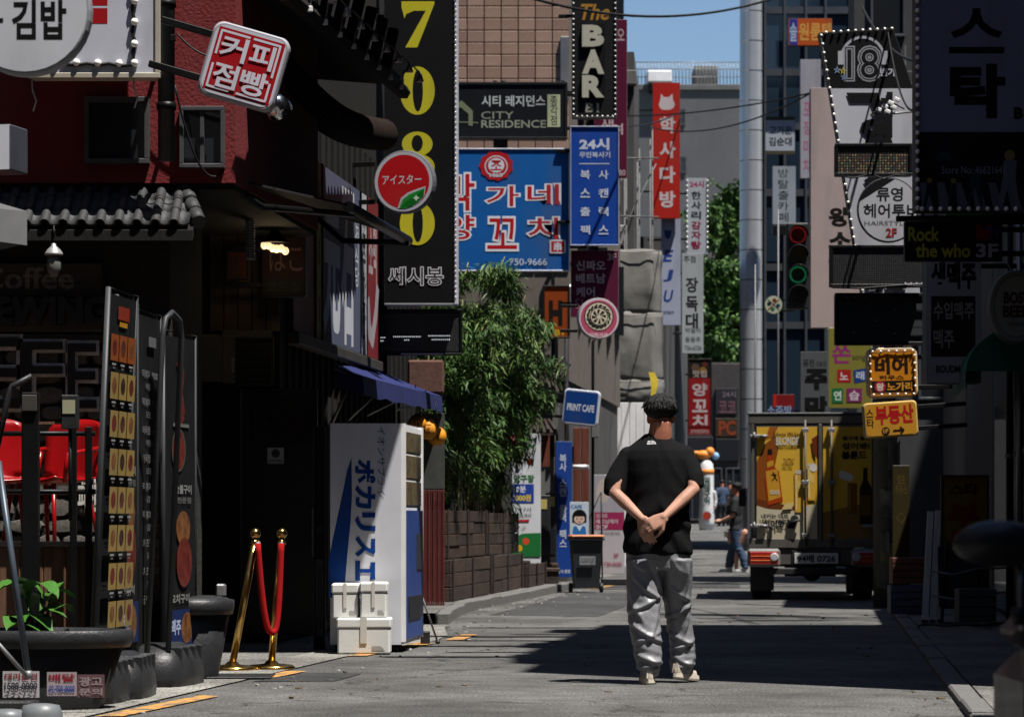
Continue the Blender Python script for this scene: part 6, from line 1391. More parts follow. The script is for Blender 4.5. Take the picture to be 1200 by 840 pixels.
# wheelie bin
def wheelie(px, py, Y):
    t = thing('wheelie_bin', 'dark grey wheelie bin with orange lid edge and white label', 'bin', (X(px, Y), Y, zg(Y)), R(4)); hgt = .83; m = M('bin grey', (.022, .025, .03), rough=.45, var=.15)
    w0, w1, d0, d1 = .17, .215, .2, .27; zb, zt = .06, hgt - .1
    vs = [(-w0, -d0 * .6, zb), (w0, -d0 * .6, zb), (w0, d0, zb), (-w0, d0, zb), (-w1, -d1 * .75, zt), (w1, -d1 * .75, zt), (w1, d1, zt), (-w1, d1, zt)]
    g = MB().add(vs, [(3, 2, 1, 0), (4, 5, 6, 7), (0, 1, 5, 4), (1, 2, 6, 5), (2, 3, 7, 6), (3, 0, 4, 7)]); g.box(-.1, -d0 * .6 - .07, zb + .05, .1, -.2, zb + .09) if False else None
    g.build('body', m, t)
    MB().box(-w1 - .025, -d1 * .75 - .03, zt, w1 + .025, d1 + .03, zt + .035, c=.01).build('rim', m, t)
    MB().box(-w1 - .02, -d1 * .75 - .04, zt + .038, w1 + .02, d1 + .02, zt + .075, c=.018).build('lid', M('orange bin lid', (.36, .12, .04), rough=.5, var=.15), t)
    MB().tube([(-w1 * .8, d1 + .06, zt + .03), (w1 * .8, d1 + .06, zt + .03)], .015, 8).build('handle', m, t)
    for sx in (-1, 1): MB().lathe([(.0, -.025), (.06, -.025), (.07, -.015), (.07, .015), (.06, .025), (0, .025)], 16, (sx * (w0 + .045), d0 * .2, .07), rot=Matrix.Rotation(R(90), 3, 'Y')).build('wheel', black_plastic, t)
    yy = -d1 * .75 * .86 - .012
    MB().quad((-.11, yy, .39), (.11, yy, .39), (.11, yy - .012, .51), (-.11, yy - .012, .51)).build('label', P_('#b9bcc0'), t)
    text_at(t, '음식물쓰레기 전용', -.095, .455, .095, .49, yy - .014, P_('#3a3a40'), off=.01); text_at(t, '무단투기금지', -.095, .41, .095, .44, yy - .012, P_('#3a3a40'), off=.01)
wheelie(687, 693, 41.6)
# black cabinets, steps and stools along the left kerb beyond the planters
for i, (px, Y, w_, h0, lb) in enumerate(((637, 43.0, .2, .98, 'slim black cabinet with yellow tag left of the blue copy board'), (646, 43.5, .16, 1.02, 'second slim black cabinet with yellow tag right beside the blue copy board'))):
    t = thing('cabinet', lb, 'cabinet', (X(px, Y), Y, zg(Y) + .11))
    MB().box(-w_ / 2, 0, .28, w_ / 2, .35, h0 + .28, c=.01).build('body', black_plastic, t); MB().box(-w_ / 2 - .02, -.03, 0, w_ / 2 + .02, .38, .278, c=.01).build('plinth', plank_m[1], t); MB().box(-.05, -.006, h0 + .08, .05, 0, h0 + .22).build('tag', P_('#c4b46a'), t)
    MB().box(-w_ / 2 + .02, -.008, .4, w_ / 2 - .02, -.001, h0 * .75).build('door_glass', dk_glass, t)
for (px, Y, a, h, lb) in ((600, 40.6, .5, .35, 'low dark step by the billiard banner'), (640, 42.3, .4, .22, 'lower dark step in front of the slim cabinets')):
    t = thing('step', lb, 'step', (X(px, Y), Y, .11)); MB().box(-a / 2, 0, h - .05, a / 2, .4, h, c=.008).build('tread', plank_m[1], t); MB().box(-a / 2 + .02, .02, 0, a / 2 - .02, .38, h - .052, c=.006).build('riser', plank_m[2], t)
rl_ = thing('red_lantern', 'glossy red round lantern hanging over the billiard banner', 'lantern', (X(600, 41.2), 41.2, Z(519, 41.2)))
MB().ell((0, 0, 0), (.12, .12, .1), 18, 10).build('globe', M('red gloss', (.2, .01, .012), rough=.3), rl_); MB().lathe([(.05, .09), (.05, .12), (0, .12)], 12).build('cap', black_steel, rl_); MB().tube([(0, 0, .12), (0, .05, .6)], .008, 5).build('cord', black_steel, rl_)
hnd = thing('door_rail', 'short white handrail on the reddish door below the print cafe sign', 'rail', (X(681, 45.6), 45.6, Z(547, 45.6))); MB().tube([(-.12, 0, 0), (.12, -.05, 0)], .035, 8).build('bar', white_paint, hnd)
aboard = thing('folding_easel', 'thin grey folding frame standing behind the wheelie bin', 'frame', (X(706, 43.6), 43.6, zg(43)))
MB().tube([(.0, 0, 0), (-.02, 0, 1.42)], 0.012, 7).build('upright', black_steel, aboard); MB().tube([(-.02, 0, 1.42), (-.25, .02, .9)], .008, 6).build('brace', black_steel, aboard); MB().tube([(.0, 0, .12), (-.35, .0, .7)], .008, 6).build('brace', black_steel, aboard); MB().box(-.02, -.1, .06, .5, .25, .17, c=.02).build('foot', black_plastic, aboard)
yb = thing('yellow_flag', 'yellow and black warning cloth tied below the tarpaulin', 'flag', (X(766, 58.8), 58.8, Z(460, 58.8)))
g = MB(); vs = []
for i in range(7):
    f = i / 6; vs += [(-.1 + .06 * f + .03 * math.sin(f * 5), -.02 * math.sin(f * 6), .4 - .85 * f), (.02 + .16 * f * (1 - f) + .04 * math.sin(f * 7), .02 * math.sin(f * 5), .4 - .8 * f)]
g.add(vs, [(2 * i, 2 * i + 1, 2 * i + 3, 2 * i + 2) for i in range(6)], 0, True); g.build('cloth', M('warning yellow', (.5, .38, .03), rough=.7, var=.2), yb)
inf = thing('inflatable_sign', 'white inflatable street sign with orange fox figure lying on top', 'inflatable', (X(828, 104), 104, zg(104)))
ix = lambda px: X(px, 104) - inf.location.x
iz = lambda py: Z(py, 104) - inf.location.z
MB().lathe([(.24, 0), (.28, .3), (.25, 1.2), (.25, 2.0), (.22, 2.3), (.12, 2.42), (0, 2.45)], 18).build('tube', M('white vinyl', (.5, .5, .5), rough=.4), inf)
MB().lathe([(.262, 1.95), (.262, 2.12)], 18).build('orange_band', M('inflatable orange', (.6, .2, .03), rough=.5), inf)
text_at(inf, '먹\n태\n구\n이', -.12, .9, .12, 1.85, -.275, P_('#2a4a3a'), off=.04); s_ = MB().add([(.15 * math.cos(t * .5236), -.3, .5 + .15 * math.sin(t * .5236)) for t in range(12)], [tuple(range(12))]).build('red_disc', P_('#a8321c'), inf)
g = MB(); g.ell((-.1, 0, 2.62), (.28, .16, .16), 14, 8); g.ell((.12, -.02, 2.72), (.16, .14, .17), 12, 8); g.ell((-.35, 0, 2.68), (.18, .1, .08), 10, 6); g.build('fox_figure', M('inflatable orange', None), inf); MB().ell((.32, 0, 2.58), (.12, .1, .13), 10, 7).build('blue_ball', M('inflatable blue', (.2, .35, .55), rough=.5), inf)

# traffic signal
tl_ = thing('traffic_light', 'black upright traffic light showing red and green rings', 'traffic light', (X(935, 46.0), 46.0, Z(330, 46.0)))
g = MB(); tz = lambda py: Z(py, 46.0) - tl_.location.z
MB().box(-.17, 0, tz(362), .17, .22, tz(261), c=.02).build('housing', M('signal black', (.012, .013, .014), rough=.5, var=.2), tl_)
red_g = M('signal red led', (1, .06, .05), var=0, emit=.03); grn_g = M('signal green led', (.05, .9, .35), var=0, emit=.03)
for (py, rc, gm) in ((275.5, (.12, .012, .012), red_g), (299, (.05, .042, .02), None), (322, (.012, .03, .022), grn_g), (346, (.02, .015, .014), None)):
    c = (0, -.004, tz(py)); rot = Matrix.Rotation(R(90), 3, 'X')
    MB().lathe([(.0, .0), (.138, .0), (.138, .004)], 24, c, rot=rot).build('lens', M('lens %s' % (rc,), rc, rough=.25, var=.1), tl_)
    vs = [(math.cos(math.pi * (-.05 + 1.1 * i / 12)) * .15, -.2 * (1 if k else 0), tz(py) + math.sin(math.pi * (-.05 + 1.1 * i / 12)) * .15) for k in (0, 1) for i in range(13)]
    vz_ = MB().add(vs, [(i, i + 1, i + 14, i + 13) for i in range(12)], 0, True).build('visor', M('signal black', None), tl_); vz_.modifiers.new('t', 'SOLIDIFY').thickness = .006
    if gm:
        g = MB()
        for i in range(22): t = 2 * math.pi * i / 22; g.box(.118 * math.cos(t) - .012, -.022, tz(py) + .118 * math.sin(t) - .012, .118 * math.cos(t) + .012, -.012, tz(py) + .118 * math.sin(t) + .012)
        g.build('led_ring', gm, tl_)
MB().tube([(.1, .25, tz(300)), (.95, .3, tz(298))], .04, 8).build('bracket_arm', galv, tl_)
MB().tube([(.95, .3, tz(220)), (.95, .3, -tl_.location.z + zg(46))], .07, 10).build('pole', M('signal pole', (.1, .1, .105), rough=.5, metal=.4, var=.2), tl_)
for px, lb in ((912, 'thin pale steel pole in front of the dark glass building'), (885, 'thin grey edge pole close to the silver column')):
    t = thing('steel_pole', lb, 'pole', (X(px, 66), 66, zg(66))); MB().tube([(0, 0, 0), (0, 0, Z(245 if px == 912 else 310, 66) - zg(66))], .018, 8).build('pole', M('signal pole', None), t); MB().lathe([(.1, 0), (.1, .04), (.05, .06)], 10).build('base', galv, t)

# utility pole wrapped in torn paper, right
up = thing('utility_pole', 'utility pole wrapped in torn peeling posters beside the truck', 'pole', (X(1037, 34.4), 34.4, 0))
MB().tube([(0, 0, 0), (0, 0, 5.4)], [.135, .115], 18).build('pole', mid_wall if False else M('dark concrete pole', (.07, .068, .06), rough=.9, var=.25, bump=.3), up)
for k in range(14):
    rnd = random.Random(k); a0 = rnd.uniform(-2.8, .2); da = rnd.uniform(.6, 1.6); z0 = .1 + k * .135; h = rnd.uniform(.16, .34); n = 8; vs = []
    for i in range(n + 1):
        t = a0 + da * i / n; r_ = .142 + .002 * (k % 3) + (.03 * max(0, (i - 6) / 2) if rnd.random() > .3 else 0)
        vs += [(r_ * math.cos(t), r_ * math.sin(t), z0 + rnd.uniform(-.02, .02)), (r_ * math.cos(t), r_ * math.sin(t), z0 + h + rnd.uniform(-.03, .03))]
    MB().add(vs, [(2 * i, 2 * i + 2, 2 * i + 3, 2 * i + 1) for i in range(n)], 0, True).build('torn_poster', M('torn paper %d' % (k % 3), ((.12, .11, .06), (.075, .08, .06), (.16, .15, .12))[k % 3], rough=.85, var=.4, scale=10), up)
# planks leaning on the wall
for i, (a, lb) in enumerate(((1079, 'pale plank leftmost of the three leaning boards'), (1088, 'pale plank in the middle of the three leaning boards'), (1097, 'pale plank rightmost of the three leaning boards'))):
    Y = 28.4 + .05 * i; t = thing('leaning_plank', lb, 'plank', (X(a, Y), Y - .3, .07), rot=(R(-11), R(4.5), 0), group='planks leaning on the right wall')
    MB().box(-.03, 0, 0, .03, .018, 1.04 + .01 * i, c=.003).build('plank', M('pale plank', (.5, .48, .44), rough=.7, var=.2, stretch=(8, 8, .6)), t); MB().box(-.03, .0, -.08, .03, .018, -.002, c=.003).build('dark_end', black_plastic, t)
ld = thing('folding_table', 'folded black table frame leaning behind the planks', 'table', (X(1128, 28.0), 28.0, .07), rot=(R(-8), 0, 0))
MB().box(-.22, 0, .12, .2, .03, .7, c=.008).build('table_top', black_plastic, ld)
for xx in (-.2, .17): MB().tube([(xx, -.04, 0), (xx * .7, -.06, .75)], .014, 6).build('leg', black_steel, ld)
for zz in (.22, .45): MB().tube([(-.3, -.1, zz), (-.1, -.14, zz - .04), (.12, -.1, zz + .02), (.4, -.1, zz + .03)], .01, 6).build('brace', galv, ld)
# green barrel awning on the right
ga = thing('barrel_awning', 'dark green barrel awning with ribs on the right shop', 'awning', (XR(25.6), 25.6, 2.28))
n, k = 9, 12; vs = []
for j in range(k + 1):
    y = 2.6 * j / k; xw = .104 * y
    for i in range(n + 1):
        t = math.pi / 2 * i / n; rib = .012 * (j % 2); vs.append((xw - (.62 + rib) * math.cos(t), y, (.42 + rib) * math.sin(t)))
g = MB().add(vs, [(j * (n + 1) + i, j * (n + 1) + i + 1, (j + 1) * (n + 1) + i + 1, (j + 1) * (n + 1) + i) for j in range(k) for i in range(n)], 0, True)
gm = M('green canvas', (.006, .085, .055), rough=.75, var=.15, bump=.1); g.build('canvas', gm, ga)
MB().add([(0, -.003, 0)] + [(-.62 * math.cos(math.pi / 2 * i / n), -.003, .42 * math.sin(math.pi / 2 * i / n)) for i in range(n + 1)], [tuple(range(n + 2))]).build('end_panel', gm, ga)
MB().add([(-.625 + .104 * 2.6 * q_, 2.6 * q_, z) for q_ in (0, 1) for z in (0, -.14)], [(0, 1, 3, 2)]).build('valance', gm, ga)
MB().tube([(-.3, -.2, .9), (.1, -.15, .25)], .006, 5).build('wire_stay', galv, ga)
# scooter mirror and handlebar in the right foreground
sc2 = thing('scooter', 'dark scooter with rounded mirror parked at the right edge', 'scooter', (X(1350, 6.6), 6.9, 0))
sxx = lambda px: X(px, 6.6) - sc2.location.x
def sz_(py): return Z(py, 6.6)
mm = M('scooter grey', (.011, .012, .015), rough=.4, var=.1, coat=.15)
g = MB(); g.ell(((sxx(1172)), -.3, sz_(637)), (.105, .04, .052), 20, 12); g.build('mirror', mm, sc2)
MB().tube([(sxx(1195), -.3, sz_(660)), (sxx(1197), -.3, sz_(720)), (sxx(1206), -.28, sz_(790))], .008, 8).build('mirror_stem', M('dull chrome', (.2, .2, .22), rough=.3, metal=.9, var=.1), sc2)
MB().lathe([(.014, -.02), (.018, 0), (.014, .02)], 10, (sxx(1193), -.3, sz_(722))).build('stem_joint', black_plastic, sc2)
MB().tube([(sxx(1192), -.3, sz_(745)), (sxx(1215), -.28, sz_(760)), (sxx(1290), -.2, sz_(745))], .02, 10).build('handlebar', black_plastic, sc2)
secs = [(-.36, .30, .10), (-.33, .55, .16), (-.22, .74, .19), (-.05, .82, .17)]
vs = []; n = 12
for (yy, zz, r_) in secs:
    for i in range(n):
        t = 2 * math.pi * i / n; vs.append((math.cos(t) * r_, yy + math.sin(t) * r_ * .5, zz + math.sin(t) * .05))
MB().add(vs, [(r_ * n + i, r_ * n + (i + 1) % n, (r_ + 1) * n + (i + 1) % n, (r_ + 1) * n + i) for r_ in range(3) for i in range(n)] + [tuple(range(3 * n, 4 * n)), tuple(reversed(range(n)))], 0, True).build('leg_shield', mm, sc2)
for yy in (-.28, .85): MB().lathe([(.08, -.04), (.2, -.05), (.235, -.02), (.235, .02), (.2, .05), (.08, .04)], 24, (0, yy, .235), rot=Matrix.Rotation(R(90), 3, 'Y')).build('wheel', black_plastic, sc2)
MB().box(-.15, -.2, .22, .15, .5, .3, c=.03).build('floorboard', mm, sc2); MB().box(-.15, .42, .3, .15, 1.0, .66, c=.06).build('rear_body', mm, sc2); MB().box(-.13, .38, .665, .13, 1.0, .76, c=.04).build('saddle', black_plastic, sc2)
# overhead cables
def cable(label, p, q_, sag, r=.014):
    a = Vector((X(p[0], p[2]), p[2], Z(p[1], p[2]))); b = Vector((X(q_[0], q_[2]), q_[2], Z(q_[1], q_[2])))
    t = thing('overhead_cable', label, 'cable', a, group='cables across the street')
    MB().tube([(a.lerp(b, i / 24) - a) + Vector((0, 0, -sag * 4 * (i / 24) * (1 - i / 24))) for i in range(25)], r, 6).build('cable', M('black cable', None), t)
cable('black cable sagging across the top of the blue sky', (590, -12, 40), (960, -22, 46), .45, .02)
cable('black cable across the grey block and silver column', (735, 136, 60), (965, 106, 48), .1)
cable('thin black cable below it from the red banner to the blush sign', (765, 150, 64), (958, 105, 47.5), .3)
cable('short cable hanging from the maroon sign to the scaffold', (700, 146, 50), (800, 130, 66), .15)
cable('dark cable drooping from the roof beam above the yellow numerals', (560, -20, 36), (740, 60, 44), .1) if False else None

# clutter in the shade on the right pavement
for i, (px, Y, z0, w_, h, col, lb) in enumerate(((1068, 30.6, .05, .42, .3, (.05, .06, .10), 'dark blue crate at the bottom of the stack behind the leaning planks'), (1069, 30.62, .352, .4, .28, (.09, .03, .02), 'dull red crate on top of the stack behind the leaning planks'), (1146, 27.2, .05, .34, .34, (.05, .05, .045), 'grey crate in the shade below the green awning'))):
    t = thing('crate', lb, 'crate', (X(px, Y), Y, z0)); m = M('crate %d' % i, col, rough=.6, var=.2)
    for k in range(4): MB().box(-w_ / 2, 0, h * k / 4 + .004, w_ / 2, .02, h * (k + 1) / 4 - .012, c=.003).build('slat', m, t)
    MB().box(-w_ / 2, .021, 0, w_ / 2, .3, h - .01, c=.006).build('box', m, t)
for (px, Y, z0, z1, r_, lb) in ((1117, 28.6, 0, 4.0, .035, 'dark pipe on the low right shop above the leaning planks'), (1136, 27.6, 0, 3.4, .025, 'thin grey pipe on the low right shop beside the estate board'), (1178, 26.2, 0, 3.0, .03, 'dark pipe under the green awning at the right edge')):
    t = thing('wall_pipe', lb, 'pipe', (XR(Y) - .06, Y, z0)); MB().tube([(0, 0, 0), (0, 0, z1)], r_, 8).build('pipe', alu if r_ == .025 else black_steel, t)
    for zz in (.6, 1.6, 2.6): MB().lathe([(r_ * 1.3, 0), (r_ * 1.3, .04)], 8, (0, 0, zz)).build('clamp', galv, t)
hs = thing('garden_hose', 'dark hose lying in loose loops on the right pavement', 'hose', (X(1120, 26.6), 26.6, .06))
MB().tube([(.3 * math.cos(a_ * .35) * (1 + .1 * math.sin(a_)), .22 * math.sin(a_ * .35), .012 + .006 * (a_ % 3)) for a_ in range(56)] + [(.5, .6, .01), (.9, 1.3, .01)], .013, 6).build('hose', black_plastic, hs)
cable('thin dark cable along the red wall behind the drain pipe', (208, 40, 20.6), (272, 62, 20.6), .08, .008)
cable('loose cable hanging from the coffee shop roof corner to the awning', (205, 100, 20.5), (262, 200, 20.8), .25, .008)
cable('dark cable bundle on the right above the headphone sign', (1010, 8, 33), (1090, 70, 27.5), .2, .016)
cable('dark cable from the headphone sign to the shaded bar sign', (1040, 34, 30.5), (1080, 120, 26), .35, .01)
# ------------------------------------------------------------------ people
_ts = bpy.data.scenes.new('shape_workshop')
def voxel(mb, size, smooth=6):
    me = mb.mesh('work', M('black plastic', None)); o = bpy.data.objects.new('work', me); _ts.collection.objects.link(o)
    md = o.modifiers.new('r', 'REMESH'); md.mode = 'VOXEL'; md.voxel_size = size
    if smooth: sm = o.modifiers.new('s', 'SMOOTH'); sm.factor = .5; sm.iterations = smooth
    vl = _ts.view_layers[0]; vl.update(); dg = vl.depsgraph
    ev = o.evaluated_get(dg); out = bpy.data.meshes.new_from_object(ev, depsgraph=dg)
    bpy.data.objects.remove(o); bpy.data.meshes.remove(me); return out
def finish(me, name, m, parent, disp=None):
    me.materials.clear(); me.materials.append(m); me.name = name
    if disp:
        nv = len(me.vertices); co = np.zeros(nv * 3); me.vertices.foreach_get('co', co); nn = np.zeros(nv * 3); me.vertex_normals.foreach_get('vector', nn)
        co = co.reshape(-1, 3); nn = nn.reshape(-1, 3); d = np.array([disp(Vector(c)) for c in co]); co = co + nn * d[:, None]
        me.vertices.foreach_set('co', co.ravel())
    me.polygons.foreach_set('use_smooth', [True] * len(me.polygons)); me.update(); return link(name, me, parent)
def loft(mb, secs, n=24, sq=1.0):
    """horizontal sections (z, cx, cy, rx, ry) closed at both ends"""
    secs = sorted(secs); vs = []
    for (z, cx, cy, rx, ry) in secs:
        for i in range(n):
            t = 2 * math.pi * i / n; c, s_ = math.cos(t), math.sin(t)
            vs.append((cx + math.copysign(abs(c) ** sq, c) * rx, cy + math.copysign(abs(s_) ** sq, s_) * ry, z))
    k = len(secs)
    fs = [(r_ * n + i, r_ * n + (i + 1) % n, (r_ + 1) * n + (i + 1) % n, (r_ + 1) * n + i) for r_ in range(k - 1) for i in range(n)] + [tuple(reversed(range(n))), tuple(range((k - 1) * n, k * n))]
    return mb.add(vs, fs, 0, True)
def chain(mb, pts, rs, n=12):
    """limb: dense tube with round ends"""
    pts = [Vector(p) for p in pts]; P2 = []; R2 = []
    for i in range(len(pts) - 1):
        for j in range(6): f = j / 6; P2.append(pts[i].lerp(pts[i + 1], f)); R2.append(rs[i] + (rs[i + 1] - rs[i]) * f)
    P2.append(pts[-1]); R2.append(rs[-1]); mb.tube(P2, R2, n)
    mb.ell(P2[0], R2[0], 10, 7); mb.ell(P2[-1], R2[-1], 10, 7)
    for p, r_ in zip(pts[1:-1], rs[1:-1]): mb.ell(p, r_, 10, 7)
def hand(mb, wrist, d, nrm, side, curl=.6, k=1.):
    """palm and five separate bent fingers; d = towards fingertips, nrm = back of the hand, side = thumb side"""
    wrist = Vector(wrist); d = Vector(d).normalized(); nrm = Vector(nrm); nrm = (nrm - d * nrm.dot(d)).normalized(); sd = d.cross(nrm).normalized() * side
    for f in np.linspace(-.034, .034, 5): chain(mb, [wrist + sd * f * .55 * k, wrist + d * .05 * k + sd * f * .95 * k, wrist + d * .088 * k + sd * f * 1.05 * k], [.017 * k, .0155 * k, .013 * k], 8)
    for i, (off, L_) in enumerate(((.031, .074), (.0105, .084), (-.0105, .078), (-.031, .06))):
        p = wrist + d * .09 * k + sd * off * k * 1.05; pts = [p]; dd = d.copy(); a = curl * (.75 + .12 * i)
        for q_, fr_ in enumerate((.45, .32, .23)):
            ax = d.cross(nrm); dd = (Matrix.Rotation(-a * (1.0 if q_ else .7), 3, ax) @ dd).normalized(); p = p + dd * L_ * fr_ * k; pts.append(p)
        chain(mb, pts, [.0098 * k, .0092 * k, .0085 * k, .0072 * k], 8)
    p = wrist + d * .02 * k + sd * .03 * k; t1 = p + (d * .6 + sd * .75 - nrm * .25).normalized() * .045 * k; t2 = t1 + (d * .9 + sd * .2 - nrm * .4).normalized() * .032 * k; t3 = t2 + (d * .95 - nrm * .5).normalized() * .024 * k
    chain(mb, [p, t1, t2, t3], [.015 * k, .0125 * k, .0105 * k, .009 * k], 8)
skin = M('sun-reddened skin', (.35, .185, .13), rough=.55, var=.22, scale=9, bump=.12, bscale=180)
_b = skin.node_tree.nodes['Principled BSDF']; _b.inputs['Subsurface Weight'].default_value = .08; _b.inputs['Subsurface Radius'].default_value = (.02, .008, .004)
_N, _L = skin.node_tree.nodes, skin.node_tree.links
_tcn = _N.new('ShaderNodeTexCoord'); _sp = _N.new('ShaderNodeSeparateXYZ'); _L.new(_tcn.outputs['Object'], _sp.inputs[0])
_mr = _N.new('ShaderNodeMapRange'); _mr.inputs[1].default_value = 1.36; _mr.inputs[2].default_value = 1.5; _L.new(_sp.outputs[2], _mr.inputs[0])
_mxn = _N.new('ShaderNodeMix'); _mxn.data_type = 'RGBA'; _src = _b.inputs['Base Color'].links[0].from_socket; _mul = _N.new('ShaderNodeVectorMath'); _mul.operation = 'MULTIPLY'; _mul.inputs[1].default_value = (1.0, .74, .64)
_L.new(_src, _mul.inputs[0]); _L.new(_mr.outputs[0], _mxn.inputs[0]); _L.new(_src, _mxn.inputs[6]); _L.new(_mul.outputs[0], _mxn.inputs[7]); _L.new(_mxn.outputs[2], _b.inputs['Base Color'])
hair_m = M('black hair', (.004, .0036, .0034), rough=.5, var=.3, scale=60, stretch=(3, 3, .6), bump=.4, bscale=160, spec=.25)
def ridge(p, f, sx=1., sz=1.): return 1 - 2 * abs(noise.noise(Vector((p.x * f * sx, p.y * f * sx, p.z * f * sz))))
def person(label, loc, rz, k, J, cols, vox=.012, hair='short', group=None, detail=False):
    root = thing('person', label, 'person', loc, rz, group); root.scale = (k, k, k)
    tx, hz_ = J.get('tx', 0.), J.get('head', (0, 0))
    hx_, hy_ = tx + hz_[0], hz_[1]
    # ---- body : head, neck, trunk, arms, hands, legs in one surface
    b = MB()
    loft(b, [(1.525, hx_, .028, .022, .03), (1.54, hx_, .032, .042, .048), (1.57, hx_, .022, .058, .072), (1.61, hx_, .012, .069, .086), (1.655, hx_, .006, .074, .094), (1.70, hx_, .0, .071, .092), (1.735, hx_, -.004, .056, .074), (1.756, hx_, -.006, .028, .038)], 22)
    loft(b, [(1.40, tx, -.005, .095, .07), (1.455, tx, -.012, .09, .072), (1.50, tx + (hx_ - tx) * .4, -.02, .078, .07), (1.55, tx + (hx_ - tx) * .8, -.026, .071, .068), (1.61, hx_, -.03, .066, .066)], 18)
    for sx in (-1, 1):
        b.ell((hx_ + sx * .077, -.004, 1.628), (.010, .02, .033), 10, 8); b.ell((hx_ + sx * .03, .092, 1.585), (.016, .01, .01), 8, 6)
    b.ell((hx_, .105, 1.622), (.014, .016, .02), 10, 8); b.ell((hx_, .1, 1.65), (.009, .012, .03), 8, 6); b.ell((hx_, .088, 1.575), (.024, .014, .009), 10, 6); b.ell((hx_, .075, 1.545), (.026, .02, .014), 10, 6)
    for sx in (-1, 1): b.ell((hx_ + sx * .031, .083, 1.672), (.02, .012, .007), 8, 6)
    loft(b, [(.80, tx, 0, .15, .10), (.95, tx, 0, .15, .105), (1.1, tx, 0, .14, .1), (1.25, tx, 0, .16, .11), (1.36, tx, 0, .165, .105), (1.42, tx, 0, .13, .085), (1.45, tx, 0, .08, .07)])
    for side, A in ((-1, J['armL']), (1, J['armR'])):
        sh, el, wr = [Vector(q_) for q_ in A['j']]
        fa = el.lerp(wr, .35)
        chain(b, [sh, sh.lerp(el, .5), el], [.05, .043, .037]); chain(b, [el, fa, wr], [.037, .039, .025])
        hand(b, wr, A['d'], A['n'], A['s'], A.get('curl', .6))
    for L_ in (J['legL'], J['legR']):
        chain(b, [(L_[0][1], L_[0][2], .78), (L_[len(L_) // 2][1], L_[len(L_) // 2][2], .45), (L_[-1][1], L_[-1][2], .09)], [.075, .05, .036])
    finish(voxel(b, .0055 if detail else vox, 5 if detail else 3), 'body', skin, root)
    eye_w = M('eye white', (.6, .58, .56), rough=.2, var=0); eye_d = M('dark iris', (.02, .012, .008), rough=.15, var=0)
    for sx in (-1, 1):
        o = MB().ell((hx_ + sx * .031, .084, 1.655), .0115, 12, 8).build('eye', eye_w, root); MB().ell((hx_ + sx * .031, .0915, 1.655), (.0055, .005, .0055), 10, 6).build('iris', eye_d, o)
    # ---- trousers
    t = MB(); loft(t, J['hips']); loft(t, J['legL']); loft(t, J['legR'])
    CR = [(742, 676, 772, 702, .020), (737, 716, 773, 698, .018), (739, 730, 774, 752, .022), (742, 752, 774, 738, .012), (746, 766, 776, 777, .020), (747, 782, 774, 770, .014), (737, 690, 752, 728, .014), (766, 660, 777, 700, .018), (770, 712, 760, 748, .012),
          (779, 682, 809, 704, .018), (779, 724, 811, 708, .020), (782, 738, 813, 756, .018), (785, 762, 815, 750, .016), (787, 768, 816, 780, .020), (790, 784, 814, 774, .014), (806, 664, 800, 700, .016), (808, 712, 801, 745, .014), (785, 652, 798, 672, .012), (741, 655, 755, 668, .012)]
    CR = [(mx_(q_[0]), mz_(q_[1]), mx_(q_[2]), mz_(q_[3]), q_[4]) for q_ in CR]
    def crease(p):
        v = 0.
        for x0, z0, x1, z1, amp in CR:
            dx, dz = x1 - x0, z1 - z0; L_ = math.hypot(dx, dz); ax, az = p.x - x0, p.z - z0; u = (ax * dx + az * dz) / L_ / L_
            if -.3 < u < 1.3:
                d_ = (ax * -dz + az * dx) / L_ * (1 if dx >= 0 else -1) + .012 * math.sin(u * 3.1); f_ = min(1, max(0, (.65 - abs(u - .5)) / .35))
                v += amp * f_ * ((d_ / .016) * math.exp(-(d_ / .016) ** 2) * .8 + .45 * math.exp(-(d_ / .011) ** 2))
        return v
    def tdisp(p):
        low = max(0, 1 - p.z / .75)
        a = ridge(p + Vector((0, 0, p.x * .7)), 4.2, 1.5, 1.5); c = ridge(p * 1.0 + Vector((3, 1, p.x * -1.1)), 8, 1.2, 1.6); d = noise.noise(p * 7)
        big = ridge(p + Vector((1.7, 0, p.x * 1.6 * (1 if p.x > -.02 else -1))), 2.3, 2.2, 1.0)
        v = .017 * big * (.5 + .5 * low) + .006 * a * (.3 + .9 * low) + .0025 * c + .004 * d
        kz = math.exp(-((p.z - .46) / .1) ** 2); cz = math.exp(-((p.z - .14) / .08) ** 2)
        v += kz * .0035 * math.sin(p.z * 85 + p.x * 30 + 2.2 * noise.noise(p * 9)); v += cz * .007 * math.sin(p.z * 105 + p.x * 22 + 2.6 * noise.noise(p * 8))
        if detail: v = v * .5 + crease(p) * 1.15
        if p.z < .085: v *= .2
        return v - .003
    finish(voxel(t, .008 if detail else vox, 4 if detail else 2), 'trousers', cols['bottom'], root, tdisp)
    # ---- shirt
    s = MB(); loft(s, J['shirt'], 28, .92)
    for A in (J['armL'], J['armR']):
        sh, el = Vector(A['j'][0]), Vector(A['j'][1]); wr = Vector(A['j'][2])
        if cols.get('long'): chain(s, [sh, el, el.lerp(wr, .9)], [.085, .062, .045])
        else:
            e = Vector(A.get('se', sh.lerp(el, .82))); sp_ = [Vector(q_) for q_ in A['sl']] if 'sl' in A else [sh + Vector((0, 0, .01)), sh.lerp(e, .35), sh.lerp(e, .7), e]; s.tube(sp_, [.062, .068, .07, A.get('sr', .066)], 18); s.ell(sh + Vector((0, 0, .0)), (.066, .066, .062), 14, 9)
